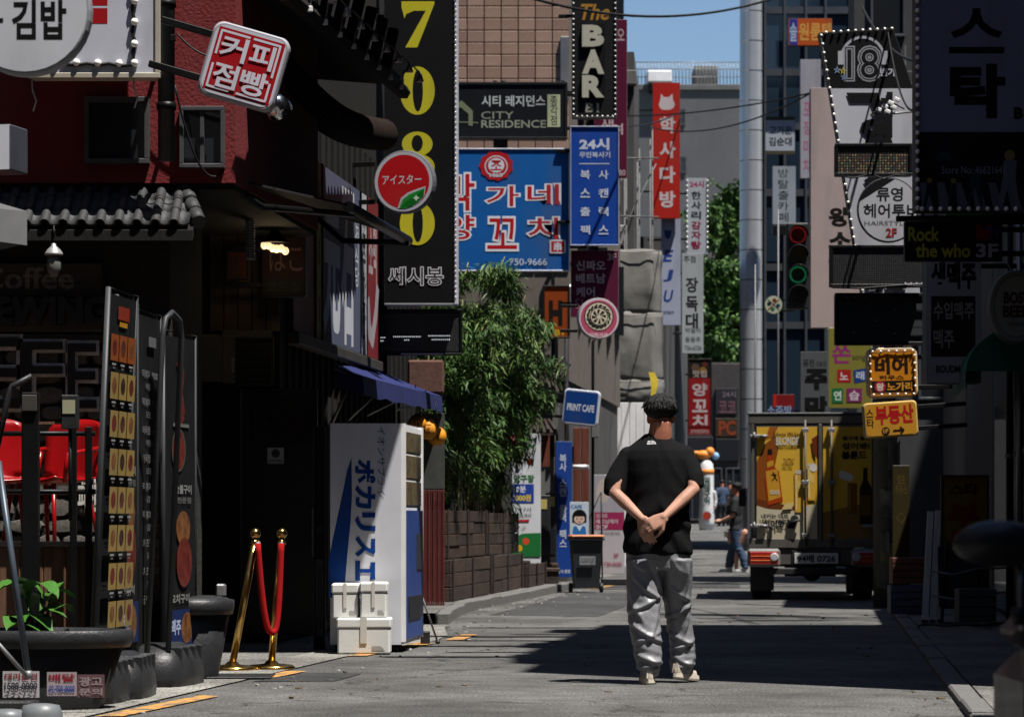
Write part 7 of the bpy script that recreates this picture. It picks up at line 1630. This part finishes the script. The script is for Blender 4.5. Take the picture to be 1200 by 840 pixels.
    def sdisp(p):
        a = ridge(p + Vector((0, 0, p.x * 1.4 * (1 if p.x > tx else -1))), 4.2, 1.3, 1.1); c = noise.noise(p * 6)
        hemw = max(0, 1 - abs(p.z - .82) / .12); waist = math.exp(-((p.z - 1.0) / .16) ** 2)
        v = .0065 * a + .005 * c + hemw * .008 * math.sin(p.x * 42 + p.z * 10 + 2 * noise.noise(p * 5)) + waist * .006 * math.sin(p.z * 46 + abs(p.x - tx) * 38 + 2.2 * noise.noise(p * 6))
        return v
    finish(voxel(s, .008 if detail else vox, 5 if detail else 2), 'shirt', cols['top'], root, sdisp)
    if detail:
        MB().tube([(tx + .07 * math.cos(a_), -.008 + .067 * math.sin(a_), 1.512 - .012 * math.sin(a_)) for a_ in [2 * math.pi * i / 24 for i in range(25)]], .008, 8, caps=False).build('collar', cols['top'], root)
    # ---- shoes
    for F_ in J['feet']:
        x, y, yaw, lift = F_; g = MB(); rot = Matrix.Rotation(R(yaw), 3, 'Z'); vs = []; n = 18; sole = MB(); vs2 = []
        outline = []
        for i in range(n):
            a_ = 2 * math.pi * i / n; yy = math.sin(a_); xx = math.cos(a_); outline.append((xx * (.047 + .008 * max(0, yy)), .07 + yy * .142))
        def lift_(p): return (rot @ Vector((p[0], p[1], p[2] + lift * max(0, (.2 - p[1]) / .3)))) + Vector((x, y, 0))
        for z, q_ in ((0, .96), (.012, 1.02), (.035, 1.0)): vs2 += [lift_((ox_ * q_, .07 + (oy_ - .07) * q_, z)) for ox_, oy_ in outline]
        sole.add(vs2, [(r_ * n + i, r_ * n + (i + 1) % n, (r_ + 1) * n + (i + 1) % n, (r_ + 1) * n + i) for r_ in range(2) for i in range(n)] + [tuple(reversed(range(n))), tuple(range(2 * n, 3 * n))], 0, False)
        so_ = sole.build('shoe', cols['shoe'], root)
        for z, q_, ys_ in ((.034, .93, 1), (.065, .9, .97), (.095, .74, .7), (.115, .66, .44)): vs += [lift_((ox_ * q_, -.06 + (oy_ + .06) * ys_ * q_ + (.012 if z > .09 else 0), z if oy_ < .08 or z < .06 else .06 + (z - .06) * .35)) for ox_, oy_ in outline]
        g.add(vs, [(r_ * n + i, r_ * n + (i + 1) % n, (r_ + 1) * n + (i + 1) % n, (r_ + 1) * n + i) for r_ in range(3) for i in range(n)] + [tuple(range(3 * n, 4 * n))], 0, True)
        g.build('upper', cols['shoe2'], so_)
        hb_ = MB(); hb_.add([lift_(p) for p in ((-.02, -.068, .04), (.02, -.068, .04), (.016, -.062, .095), (-.016, -.062, .095))], [(0, 1, 2, 3)]); hb_.build('heel_tab', cols['shoe'], so_)
    # ---- hair
    h = MB()
    if hair == 'short':
        loft(h, [(1.63, hx_, -.046, .058, .04), (1.65, hx_, -.033, .082, .068), (1.672, hx_, -.021, .098, .09), (1.70, hx_, -.012, .104, .104), (1.735, hx_, -.006, .094, .1), (1.762, hx_, -.004, .068, .075), (1.778, hx_, -.004, .035, .04)], 22)
    else:
        loft(h, [(1.42, hx_, -.06, .085, .05), (1.52, hx_, -.045, .098, .075), (1.62, hx_, -.022, .1, .09), (1.70, hx_, -.008, .096, .103), (1.745, hx_, -.004, .072, .08), (1.772, hx_, -.004, .03, .035)], 22)
    def hdisp(p): return .006 * ridge(p, 14, 1., .5) + .004 * noise.noise(p * 22)
    finish(voxel(h, .006 if detail else vox, 2), 'hair', hair_m, root, hdisp)
    if detail:
        V = MB(); rnd = random.Random(5)
        for i in range(330):
            a_ = rnd.uniform(0, 2 * math.pi); el = rnd.uniform(.02, 1.45); nn = Vector((math.cos(a_) * math.cos(el), math.sin(a_) * math.cos(el), math.sin(el)))
            c0 = Vector((hx_, -.012, 1.672)) + Vector((nn.x * .095, nn.y * .104, nn.z * .1))
            if nn.y > .5 and nn.z < .55: continue
            tang = Vector((nn.x * .5, nn.y * .5, -1)); tang = (tang - nn * tang.dot(nn)).normalized(); sw = Vector((rnd.uniform(-.5, .5), rnd.uniform(-.5, .5), rnd.uniform(-.2, .2)))
            L_ = rnd.uniform(.045, .085); tang = (tang + sw * .55).normalized()
            L_ *= min(1, .25 + nn.z)
            if c0.z + tang.z * L_ < 1.668: continue
            V.tube([c0 - nn * .004, c0 + tang * L_ * .5 + nn * .003, c0 + tang * L_ + nn * rnd.uniform(-.012, -.004)], [.006, .0062, .0012], 5, caps=False)
        o = V.build('hair_locks', hair_m, root); o['kind'] = 'stuff'
    return root
def secs(rows): return [(z, cx, cy, rx, ry) for z, cx, cy, rx, ry in rows]
S_ = 18.4 / F
def mx_(p): return (p - 776) * S_
def mz_(p): return (800 - p) * S_
def leg(rows): return [(mz_(y), (mx_(a) + mx_(b)) / 2, cy, (b - a) / 2 * S_, ry) for y, a, b, cy, ry in rows]
grey_nylon = M('grey nylon', (.155, .158, .172), rough=.42, var=.1, scale=5, bump=.12, bscale=35, spec=.5)
MAN = dict(tx=-.031, head=(.022, 0),
    hips=[(.70, -.018, 0, .19, .125), (.76, -.022, 0, .2, .135), (.83, -.027, 0, .2, .135), (.92, -.03, 0, .18, .12)],
    legL=leg([(655, 733, 774, .0, .125), (680, 733.5, 775, -.01, .12), (700, 734, 774, -.025, .112), (720, 736, 773.5, -.045, .106), (740, 738, 773.5, -.065, .1), (765, 743, 774.5, -.085, .094), (778, 746, 774.5, -.095, .09), (787, 749, 772, -.1, .083), (791, 750, 771, -.1, .075)]),
    legR=leg([(655, 772, 812, .0, .125), (680, 775, 812, .04, .12), (700, 777.5, 811, .07, .112), (720, 781, 812, .10, .106), (740, 784, 814, .12, .1), (765, 786, 817, .12, .094), (778, 786, 816.5, .115, .09), (786, 787, 812, .11, .083), (790, 788, 810, .11, .075)]),
    shirt=[(.795, -.031, 0, .212, .142), (.83, -.031, 0, .214, .145), (.95, -.03, 0, .204, .143), (1.08, -.03, 0, .193, .138), (1.2, -.031, 0, .2, .138), (1.30, -.031, 0, .212, .136), (1.38, -.031, 0, .215, .128), (1.43, -.031, 0, .195, .115), (1.465, -.031, 0, .155, .098), (1.5, -.031, 0, .105, .082), (1.528, -.031, -.005, .072, .07)],
    armL=dict(j=[(mx_(736.5), 0, mz_(535)), (mx_(719.5), -.09, mz_(577)), (mx_(751), -.195, mz_(608))], d=(.32, -.04, -.95), n=(-.3, -1, -.1), s=-1, curl=.38, sl=[(mx_(737), 0, mz_(534)), (mx_(728), -.015, mz_(551)), (mx_(722), -.03, mz_(565)), (mx_(720), -.045, mz_(579))], sr=.066),
    armR=dict(j=[(mx_(801), 0, mz_(533)), (mx_(812), -.09, mz_(573)), (mx_(776), -.215, mz_(606))], d=(-.85, -.06, -.48), n=(-.2, -1, .35), s=-1, curl=.7, sl=[(mx_(800), 0, mz_(532)), (mx_(806), -.015, mz_(546)), (mx_(810.5), -.03, mz_(558)), (mx_(812), -.04, mz_(571))], sr=.066),
    feet=[(mx_(759), -.12, 4, .0), (mx_(798), .07, -32, .03)])
person('man in black t-shirt and grey trousers walking away with hands clasped behind his back', (X(776, 18.4), 18.4, 0), 0, 1.0, MAN,
       dict(top=M('black cotton', (.0085, .0085, .009), rough=.95, var=.15, bump=.1, bscale=90, spec=.04), bottom=grey_nylon, shoe=M('off-white sole', (.5, .45, .38), rough=.6, var=.1), shoe2=M('beige mesh', (.36, .31, .25), rough=.8, var=.2, bump=.3, bscale=120)), detail=True)
man = [o for o in COL.objects if o.get('category') == 'person'][0]
# small pale emblem printed high on the back, laid on the cloth
from mathutils.bvhtree import BVHTree
shirt = [o for o in man.children if o.name.startswith('shirt')][0]
bv = BVHTree.FromPolygons([v.co[:] for v in shirt.data.vertices], [tuple(p.vertices) for p in shirt.data.polygons])
def lay(px, py):
    h_ = bv.ray_cast(Vector((mx_(px), -1, mz_(py))), Vector((0, 1, 0))); return h_[0] + Vector((0, -.003, 0)) if h_[0] else Vector((mx_(px), -.14, mz_(py)))
g = MB()
for r0, r1 in ((5.6, 4.6), (3.9, 2.9), (2.2, 0.4)):
    for i in range(6):
        t0, t1 = math.pi / 2 * i / 6, math.pi / 2 * (i + 1) / 6
        q4 = [lay(762.3 + r_ * math.cos(t), 520.6 - r_ * .8 * math.sin(t)) for r_, t in ((r1, t0), (r0, t0), (r0, t1), (r1, t1))]
        g.add(q4, [(0, 1, 2, 3)])
for y0 in (516.6, 518.2, 519.8): g.add([lay(757.2 + (520 - y0) * .3, y0 + 1), lay(761.6, y0 + 1), lay(761.6, y0), lay(757.2 + (520 - y0) * .3, y0)], [(0, 1, 2, 3)])
g.build('back_emblem', M('emblem print', (.42, .42, .43), rough=.6), shirt)

def std(armL, armR, fl=.0, fr=.0):
    return dict(tx=0, hips=[(.72, 0, 0, .165, .12), (.8, 0, 0, .18, .13), (.92, 0, 0, .165, .12)],
        legL=[(.1, -.09, -fl, .06, .07), (.3, -.09, -fl * .8, .066, .076), (.5, -.09, -fl * .3 + .02, .075, .085), (.72, -.085, 0, .092, .11), (.82, -.08, 0, .1, .12)],
        legR=[(.1, .09, -fr, .06, .07), (.3, .09, -fr * .8, .066, .076), (.5, .09, -fr * .3 + .02, .075, .085), (.72, .085, 0, .092, .11), (.82, .08, 0, .1, .12)],
        shirt=[(.8, 0, 0, .18, .13), (.95, 0, 0, .165, .122), (1.1, 0, 0, .16, .118), (1.25, 0, 0, .182, .125), (1.38, 0, 0, .185, .115), (1.45, 0, 0, .13, .09), (1.51, 0, 0, .07, .065)],
        armL=armL, armR=armR, feet=[(-.09, -fl, 3, 0), (.09, -fr, -3, 0)])
hangL = dict(j=[(-.2, 0, 1.4), (-.25, -.02, 1.12), (-.26, .06, .88)], d=(0, .2, -1), n=(-1, 0, 0), s=1, curl=.4); hangR = dict(j=[(.2, 0, 1.4), (.25, -.02, 1.12), (.26, .06, .88)], d=(0, .2, -1), n=(1, 0, 0), s=-1, curl=.4)
holdL = dict(j=[(-.2, 0, 1.4), (-.25, .02, 1.12), (-.2, .27, 1.02)], d=(.1, 1, 0), n=(-.6, 0, .8), s=1, curl=.8)
dk = M('black cloth', (.012, .012, .014), rough=.8, var=.15); jean = M('blue denim', (.03, .05, .095), rough=.8, var=.25, scale=8); pale_cl = M('pale cardigan', (.36, .36, .37), rough=.85, var=.1); shoe_w = M('pale shoe', (.4, .4, .4), rough=.6)
Y = 54.6
person('person in dark top and blue jeans stepping out from behind the box truck', (X(863, Y), Y, zg(Y)), R(78), .93, std(holdL, hangR, .18, -.16), dict(top=dk, bottom=jean, shoe=shoe_w, shoe2=shoe_w), vox=.014)
cup = thing('paper_cup', 'small pale cup held by the person beside the truck', 'cup', (X(850.5, 54.4), 54.35, Z(626, 54.4)))
MB().lathe([(.03, -.05), (.04, .06), (.042, .065)], 12).build('cup', shoe_w, cup)
Y = 104
person('woman in pale cardigan and black trousers far down the street', (X(831, Y) , Y, zg(Y)), R(160), .93, std(hangL, hangR, .12, -.1), dict(top=pale_cl, bottom=dk, shoe=dk, shoe2=dk, long=True), vox=.022, hair='long')
Y = 114
blue_cl = M('dark blue cloth', (.03, .045, .085), rough=.8)
person('person in dark blue shirt standing by the far shopfronts on the left', (X(846, Y), Y, zg(Y)), R(20), 1.0, std(hangL, hangR), dict(top=blue_cl, bottom=dk, shoe=dk, shoe2=dk), vox=.03)
person('person in black standing by the far shopfronts on the right', (X(855, Y + 1), Y + 1, zg(Y)), R(-30), .98, std(hangL, hangR), dict(top=dk, bottom=dk, shoe=dk, shoe2=dk), vox=.03)
# ------------------------------------------------------------------ box truck
TY = 37.6
TR = thing('box_truck', 'small box truck with yellow whisky poster doors parked on the right', 'truck', (X(953, TY), TY, 0), R(-4))
tx = lambda px: X(px, TY) - TR.location.x
tz = lambda py: Z(py, TY)
Wt = .80; zb, zt = tz(640), tz(487)
sil = M('truck silver frame', (.085, .08, .072), rough=.5, metal=.3, var=.15, dirt=.35); dkc = M('truck chassis black', (.014, .014, .015), rough=.6, var=.3)
boxw = M('truck box white', (.5, .5, .49), rough=.45, var=.06, dirt=.3)
MB().box(-Wt, .05, zb, Wt, 2.9, zt, c=.015).build('cargo_box', boxw, TR)
g = MB()   # rear frame
g.box(-Wt - .015, -.02, zt - .1, Wt + .015, .06, zt + .012, c=.008); g.box(-Wt - .015, -.02, zb - .02, Wt + .015, .06, zb + .1, c=.008)
for sx in (-1, 1): g.box(sx * Wt - (.06 if sx > 0 else -.015) , -.018, zb + .1, sx * Wt + (.015 if sx > 0 else .06) - (0 if sx > 0 else .0), .058, zt - .1, c=.006)
g.build('rear_frame', sil, TR)
MB().box(-Wt - .03, -.028, zt + .014, Wt + .03, .1, zt + .04, c=.008).build('roof_edge', M('dark roof edge', (.05, .05, .05), rough=.5, metal=.3), TR)
doors = []
for (a, b) in ((886, 958.5), (963.5, 1022)):
    d = MB().box(tx(a), -.012, tz(634), tx(b), .04, tz(497), c=.006).build('cargo_door', sil, TR); doors.append(d)
MB().box(tx(959), -.03, tz(634), tx(963), .03, tz(497), c=.004).build('centre_strip', sil, TR)
s = Sign.__new__(Sign); s.root = doors[0]; s.k = 20; s.sc = TY / F; s.mx = tx; s.mz = tz
s.rect(887, 500, 957.5, 632, '#dcae3a', 'poster')
s.poly([(887, 540), (897, 520), (909, 510), (912, 528), (905, 560), (902, 590), (887, 592)], '#8a4a14', 'poster_shape'); s.poly([(902, 500), (912, 500), (906, 512), (896, 516)], '#a35c18', 'poster_shape')
s.poly([(887, 590), (920, 598), (957.5, 590), (957.5, 632), (887, 632)], '#c9bfa4', 'poster_shape'); s.poly([(887, 584), (905, 588), (924, 592), (940, 594), (930, 598), (900, 596), (887, 592)], '#6a3412', 'poster_shape')
s.text('Johnnie Walker', 905, 506, 938, 514, '#3a2010', off=.01, ital=.3); s.text('BLONDE', 909.5, 512, 936.5, 521.5, '#d9d2c2', off=.03); s.text('MADE TO BE MIXED', 911, 522.5, 934.5, 525.5, '#3a2010', off=.02)
s.poly([(900, 534), (905, 534), (905, 526), (900, 526)], '#1c120c', 'bottle'); s.poly([(898.5, 548), (900, 533), (905, 533), (907, 546), (913, 552), (917.5, 587), (900, 592), (896.5, 560)], '#a83a0c', 'bottle'); s.poly([(897.5, 552), (911, 549), (915.5, 582), (901, 587)], '#c9922c', 'bottle_label'); s.poly([(899, 541), (906.5, 539), (907, 545), (899, 548)], '#c9922c', 'bottle_label')
s.line([(906, 553), (909, 558), (905, 563)], 1.3, '#2a1a0c'); s.line([(907, 557), (911, 563)], 1.2, '#2a1a0c'); s.line([(904, 556), (910, 556)], 1., '#2a1a0c'); s.text('BLONDE', 903, 574, 913, 579, '#d9d2c2', off=.03)
for (a, b, y0, y1) in ((931, 942, 553, 600), (946, 957, 545, 586)):
    s.poly([(a, y0), (b, y0), (b - 1, y1), (a + 1, y1)], '#d9a83c', 'glass'); s.rect(a + 1.5, y0 + 3, a + 3, y1 - 3, '#e8d49a', 'glass_glint'); s.poly([(a + 2, y0 + 8), (b - 3, y0 + 12), (b - 4, y0 + 22), (a + 3, y0 + 18)], '#e0bf6a', 'ice'); s.disc((a + b) / 2, y0, (b - a) / 2, '#c9c0a8', ry=2.4)
s.disc(953, 548, 4.5, '#d8d4cc', 'foam'); s.poly([(920, 590), (930, 588), (928, 596), (916, 597)], '#d9c088', 'slice'); s.poly([(951, 514), (957.5, 510), (957.5, 538), (953, 530)], '#6a2c14', 'hand_shape')
s.poly([(924, 541), (927, 537), (931, 541), (927, 545)], '#b97a1c') if False else None
s.text('TASTING', 917.5, 537, 930.5, 545, '#5a3412', off=.02, ital=.2)
s.text('내키는 대로', 892, 602, 924, 608, '#141a2c', off=.04); s.text('섞어봐', 894, 609, 920, 619, '#141a2c', off=.045); s.text('블', 921, 608, 932, 619, '#141a2c', off=.045)
s2 = Sign.__new__(Sign); s2.root = doors[1]; s2.k = 20; s2.sc = TY / F; s2.mx = tx; s2.mz = tz
s2.rect(964.5, 500, 1021, 632, '#dcae3a', 'poster'); s2.poly([(964.5, 600), (1021, 588), (1021, 632), (964.5, 632)], '#8a6a34', 'poster_shape')
s2.text('몰고에 몰던', 987, 511, 1019, 516, '#141a2c', off=.05); s2.text('섞어봐!', 986, 518.5, 1019, 527, '#141a2c', off=.045); s2.text('블론드', 986, 528.5, 1015, 538, '#141a2c', off=.045)
s2.poly([(983, 553), (986, 551), (998, 556), (1000, 560), (996, 564), (983, 560)], '#d8d4cc', 'splash'); s2.poly([(993, 566), (1004, 566), (1004, 602), (993, 602)], '#7a5218', 'glass'); s2.rect(994.5, 569, 996, 598, '#b98a34', 'glass_glint')
s2.poly([(1011, 548), (1016, 548), (1016, 562), (1021, 572), (1021, 614), (1007, 614), (1007, 572), (1011, 562)], '#2a1a10', 'bottle'); s2.poly([(1008, 580), (1020, 580), (1020, 604), (1008, 604)], '#6a4a18', 'bottle_label')
# locking bars with cams, hinges
for px in (943.5, 974):
    r_ = thing('tmp', None, None) if False else None
    bar = MB().tube([(tx(px), -.05, tz(640)), (tx(px), -.05, tz(492))], .014, 8).build('locking_bar', M('dull bar steel', (.07, .068, .064), rough=.55, metal=.3), TR)
    for py in (504, 565, 627): MB().box(tx(px) - .045, -.064, tz(py) - .025, tx(px) + .045, -.034, tz(py) + .025, c=.006).build('bar_bracket', galv, bar)
for py in (511, 616):
    h_ = MB().box(tx(879), -.05, tz(py) - .02, tx(898), -.02, tz(py) + .02, c=.006); h_.tube([(tx(884), -.05, tz(py) - .05), (tx(884), -.05, tz(py) + .05)], .014, 8); h_.tube([(tx(891), -.055, tz(py)), (tx(900), -.055, tz(py))], .018, 8); h_.build('hinge', galv, TR)
    h_ = MB().box(tx(1010), -.05, tz(py) - .02, tx(1028), -.02, tz(py) + .02, c=.006).build('hinge', galv, TR)
hd = MB(); hd.tube([(tx(925), -.05, tz(612)), (tx(938), -.07, tz(609))], .016, 8); hd.lathe([(.05, -.02), (.05, .02)], 14, (tx(931), -.04, tz(608)), rot=Matrix.Rotation(R(90), 3, 'X')); hd.box(tx(902), -.05, tz(630), tx(905), -.015, tz(616), c=.005); hd.build('latch', dkc, TR)
# lower rear : bumper beam, plate, lamps
MB().box(-Wt + .02, .0, tz(662), Wt - .02, .14, zb - .022, c=.015).build('rear_beam', M('beam brown grey', (.06, .055, .05), rough=.6, var=.3, dirt=.4), TR)
pl_ = MB().box(tx(931), -.03, tz(660), tx(982), -.01, tz(647.5), c=.003).build('number_plate', M('plate', (.42, .43, .42), rough=.4, var=.1), TR)
text_at(pl_, '94배 0726', tx(934), tz(658.5), tx(979), tz(649.5), -.033, P_('#16181a'), off=.03)
MB().box(tx(928), -.012, tz(662), tx(985), .0, tz(645), c=.003).build('plate_holder', dkc, TR)
def lamp_(x0, x1, flip):
    hs = MB().box(tx(x0), -.09, tz(664), tx(x1), .0, tz(642.5), c=.03).build('tail_light', M('lamp housing', (.12, .12, .115), rough=.4, var=.1), TR)
    MB().box(tx(x0 + 2.5), -.1, tz(661), tx(x1 - 2.5), -.08, tz(646), c=.012).build('red_lens', M('red lens', (.26, .012, .008), rough=.2, var=.1, spec=.8, coat=.5), hs)
    for yy in (651, 656): MB().box(tx(x0 + 4), -.105, tz(yy + .8), tx(x1 - 9), -.1, tz(yy), c=.002).build('amber_strip', M('amber lens', (.6, .16, .04), rough=.2), hs)
    MB().lathe([(.055, 0), (.055, .012), (.04, .016), (.02, .012), (0, .016)], 18, (tx((x1 - 7) if not flip else (x0 + 6)), -.095, tz(652.5)), rot=Matrix.Rotation(R(90), 3, 'X')).build('reverse_lamp', M('clear lens', (.35, .35, .36), rough=.2, var=.1), hs)
lamp_(876, 914.5, False); lamp_(997, 1029, True)
MB().box(-.55, -.06, tz(673), .58, .02, tz(665), c=.012).build('step_bar', dkc, TR)
MB().box(-.5, .3, .42, .5, 4.4, .6, c=.02).build('chassis', dkc, TR)
MB().tube([(-.35, .5, .36), (.3, .5, .36)], .07, 10).build('axle', dkc, TR); MB().ell((0, .5, .36), .13, 12, 8).build('differential', dkc, TR)
tyre = M('tyre rubber', (.013, .013, .013), rough=.8, var=.2, bump=.2); rim_m = M('steel rim', (.2, .2, .2), rough=.5, metal=.6, var=.2)
def wheel(x, y, r_, wd):
    w_ = MB().lathe([(r_ * .58, -wd), (r_ * .93, -wd), (r_, -wd * .75), (r_, wd * .75), (r_ * .93, wd), (r_ * .58, wd), (r_ * .58, -wd)], 26, (x, y, r_), rot=Matrix.Rotation(R(90), 3, 'Y'), smooth=False).build('wheel', tyre, TR)
    MB().lathe([(0, -wd * .4), (r_ * .57, -wd * .5), (r_ * .6, -wd * .8), (r_ * .6, wd * .8), (r_ * .57, wd * .5), (0, wd * .4)], 20, (x, y, r_), rot=Matrix.Rotation(R(90), 3, 'Y')).build('rim', rim_m, w_)
for sx in (-1, 1): wheel(sx * .64, .55, .29, .12); wheel(sx * .66, 3.75, .3, .09)
for sx in (-1, 1):
    MB().box(sx * .64 - .15, .16, .12, sx * .64 + .15, .175, .62, c=.003).build('mudflap', dkc, TR)
# cab
cabm = M('cab white paint', (.55, .55, .55), rough=.3, var=.04, coat=.5, dirt=.15)
prof = [(3.0, .5), (4.75, .5), (4.8, .85), (4.62, 1.2), (4.25, 1.92), (3.05, 1.95)]
g = MB(); n = len(prof); vs = [(-.78, a, b) for a, b in prof] + [(.78, a, b) for a, b in prof]; g.add(vs, [tuple(reversed(range(n))), tuple(range(n, 2 * n))] + [(i, (i + 1) % n, (i + 1) % n + n, i + n) for i in range(n)]); g.build('cab', cabm, TR)
for sx in (-1, 1):
    x = sx * .783; pts = [(x, 3.25, 1.25), (x, 4.45, 1.25), (x, 4.18, 1.8), (x, 3.25, 1.82)]; MB().add(pts, [(0, 1, 2, 3) if sx > 0 else (3, 2, 1, 0)]).build('side_window', dk_glass, TR)
    MB().tube([(sx * .8, 4.35, 1.3), (sx * .84, 4.4, 1.4)], .012, 6).build('mirror_arm', dkc, TR); MB().box(sx * .86 - .05, 4.37, 1.2, sx * .86 + .05, 4.42, 1.45, c=.015).build('wing_mirror', dkc, TR)
MB().add([(-.68, 4.62, 1.24), (.68, 4.62, 1.24), (.66, 4.28, 1.88), (-.66, 4.28, 1.88)], [(0, 1, 2, 3)]).build('windscreen', dk_glass, TR)

# ------------------------------------------------------------------ trees down the street
foliage_m = [M('tree leaf %d' % i, c, rough=.55, var=.25, scale=1.5) for i, c in enumerate(((.035, .085, .016), (.055, .12, .022), (.085, .16, .035), (.022, .055, .012)))]
bark = M('bark', (.06, .045, .035), rough=.9, var=.35, bump=.5, bscale=20)
def tree(label, px, Y, ztop, rx_, seed):
    rnd = random.Random(seed); t = thing('street_tree', label, 'tree', (X(px, Y), Y, zg(Y)), group='trees at the end of the street')
    H = ztop - zg(Y); g = MB(); g.tube([(0, 0, 0), (.05, 0, H * .3), (-.05, .05, H * .6), (.02, 0, H * .92)], [.2, .16, .1, .03], 9); pts = []
    for k in range(34):
        f = rnd.uniform(.24, 1.0); a = rnd.uniform(0, 6.28); env = rx_ * (math.sin(min(1, (f - .15) / .85) * 2.6 + .35)) ** .8 if f < .97 else rx_ * .3
        L_ = env * rnd.uniform(.55, 1.1); p0 = Vector((0, 0, H * f * .93)); p1 = p0 + Vector((math.cos(a) * L_, math.sin(a) * L_, L_ * rnd.uniform(-.05, .45)))
        g.tube([p0, p0.lerp(p1, .5) + Vector((0, 0, .08)), p1], [.045, .03, .01], 5)
        for j in range(52): q_ = rnd.random() ** .6; pts.append((p0.lerp(p1, .2 + .85 * q_) + Vector((rnd.gauss(0, .25), rnd.gauss(0, .25), rnd.gauss(0, .25))), rnd.uniform(.7, 1.3)))
    g.build('trunk', bark, t); leaf_cloud('crown', t, pts, foliage_m, .18, .34, .5, droop=.3, seed=seed, per=8)
tree('nearest tall green tree between the banners and the silver column', 836, 125, Z(225, 125), 2.3, 3)
tree('taller narrow green tree touching the silver column', 860, 127, Z(192, 127), 2.0, 9)
tree('small green tree top behind the fairy light banner', 818, 129, Z(228, 129), 2.0, 12)
tree('lower green tree filling the gap above the dim shopfronts', 850, 124, Z(290, 124), 2.2, 15)
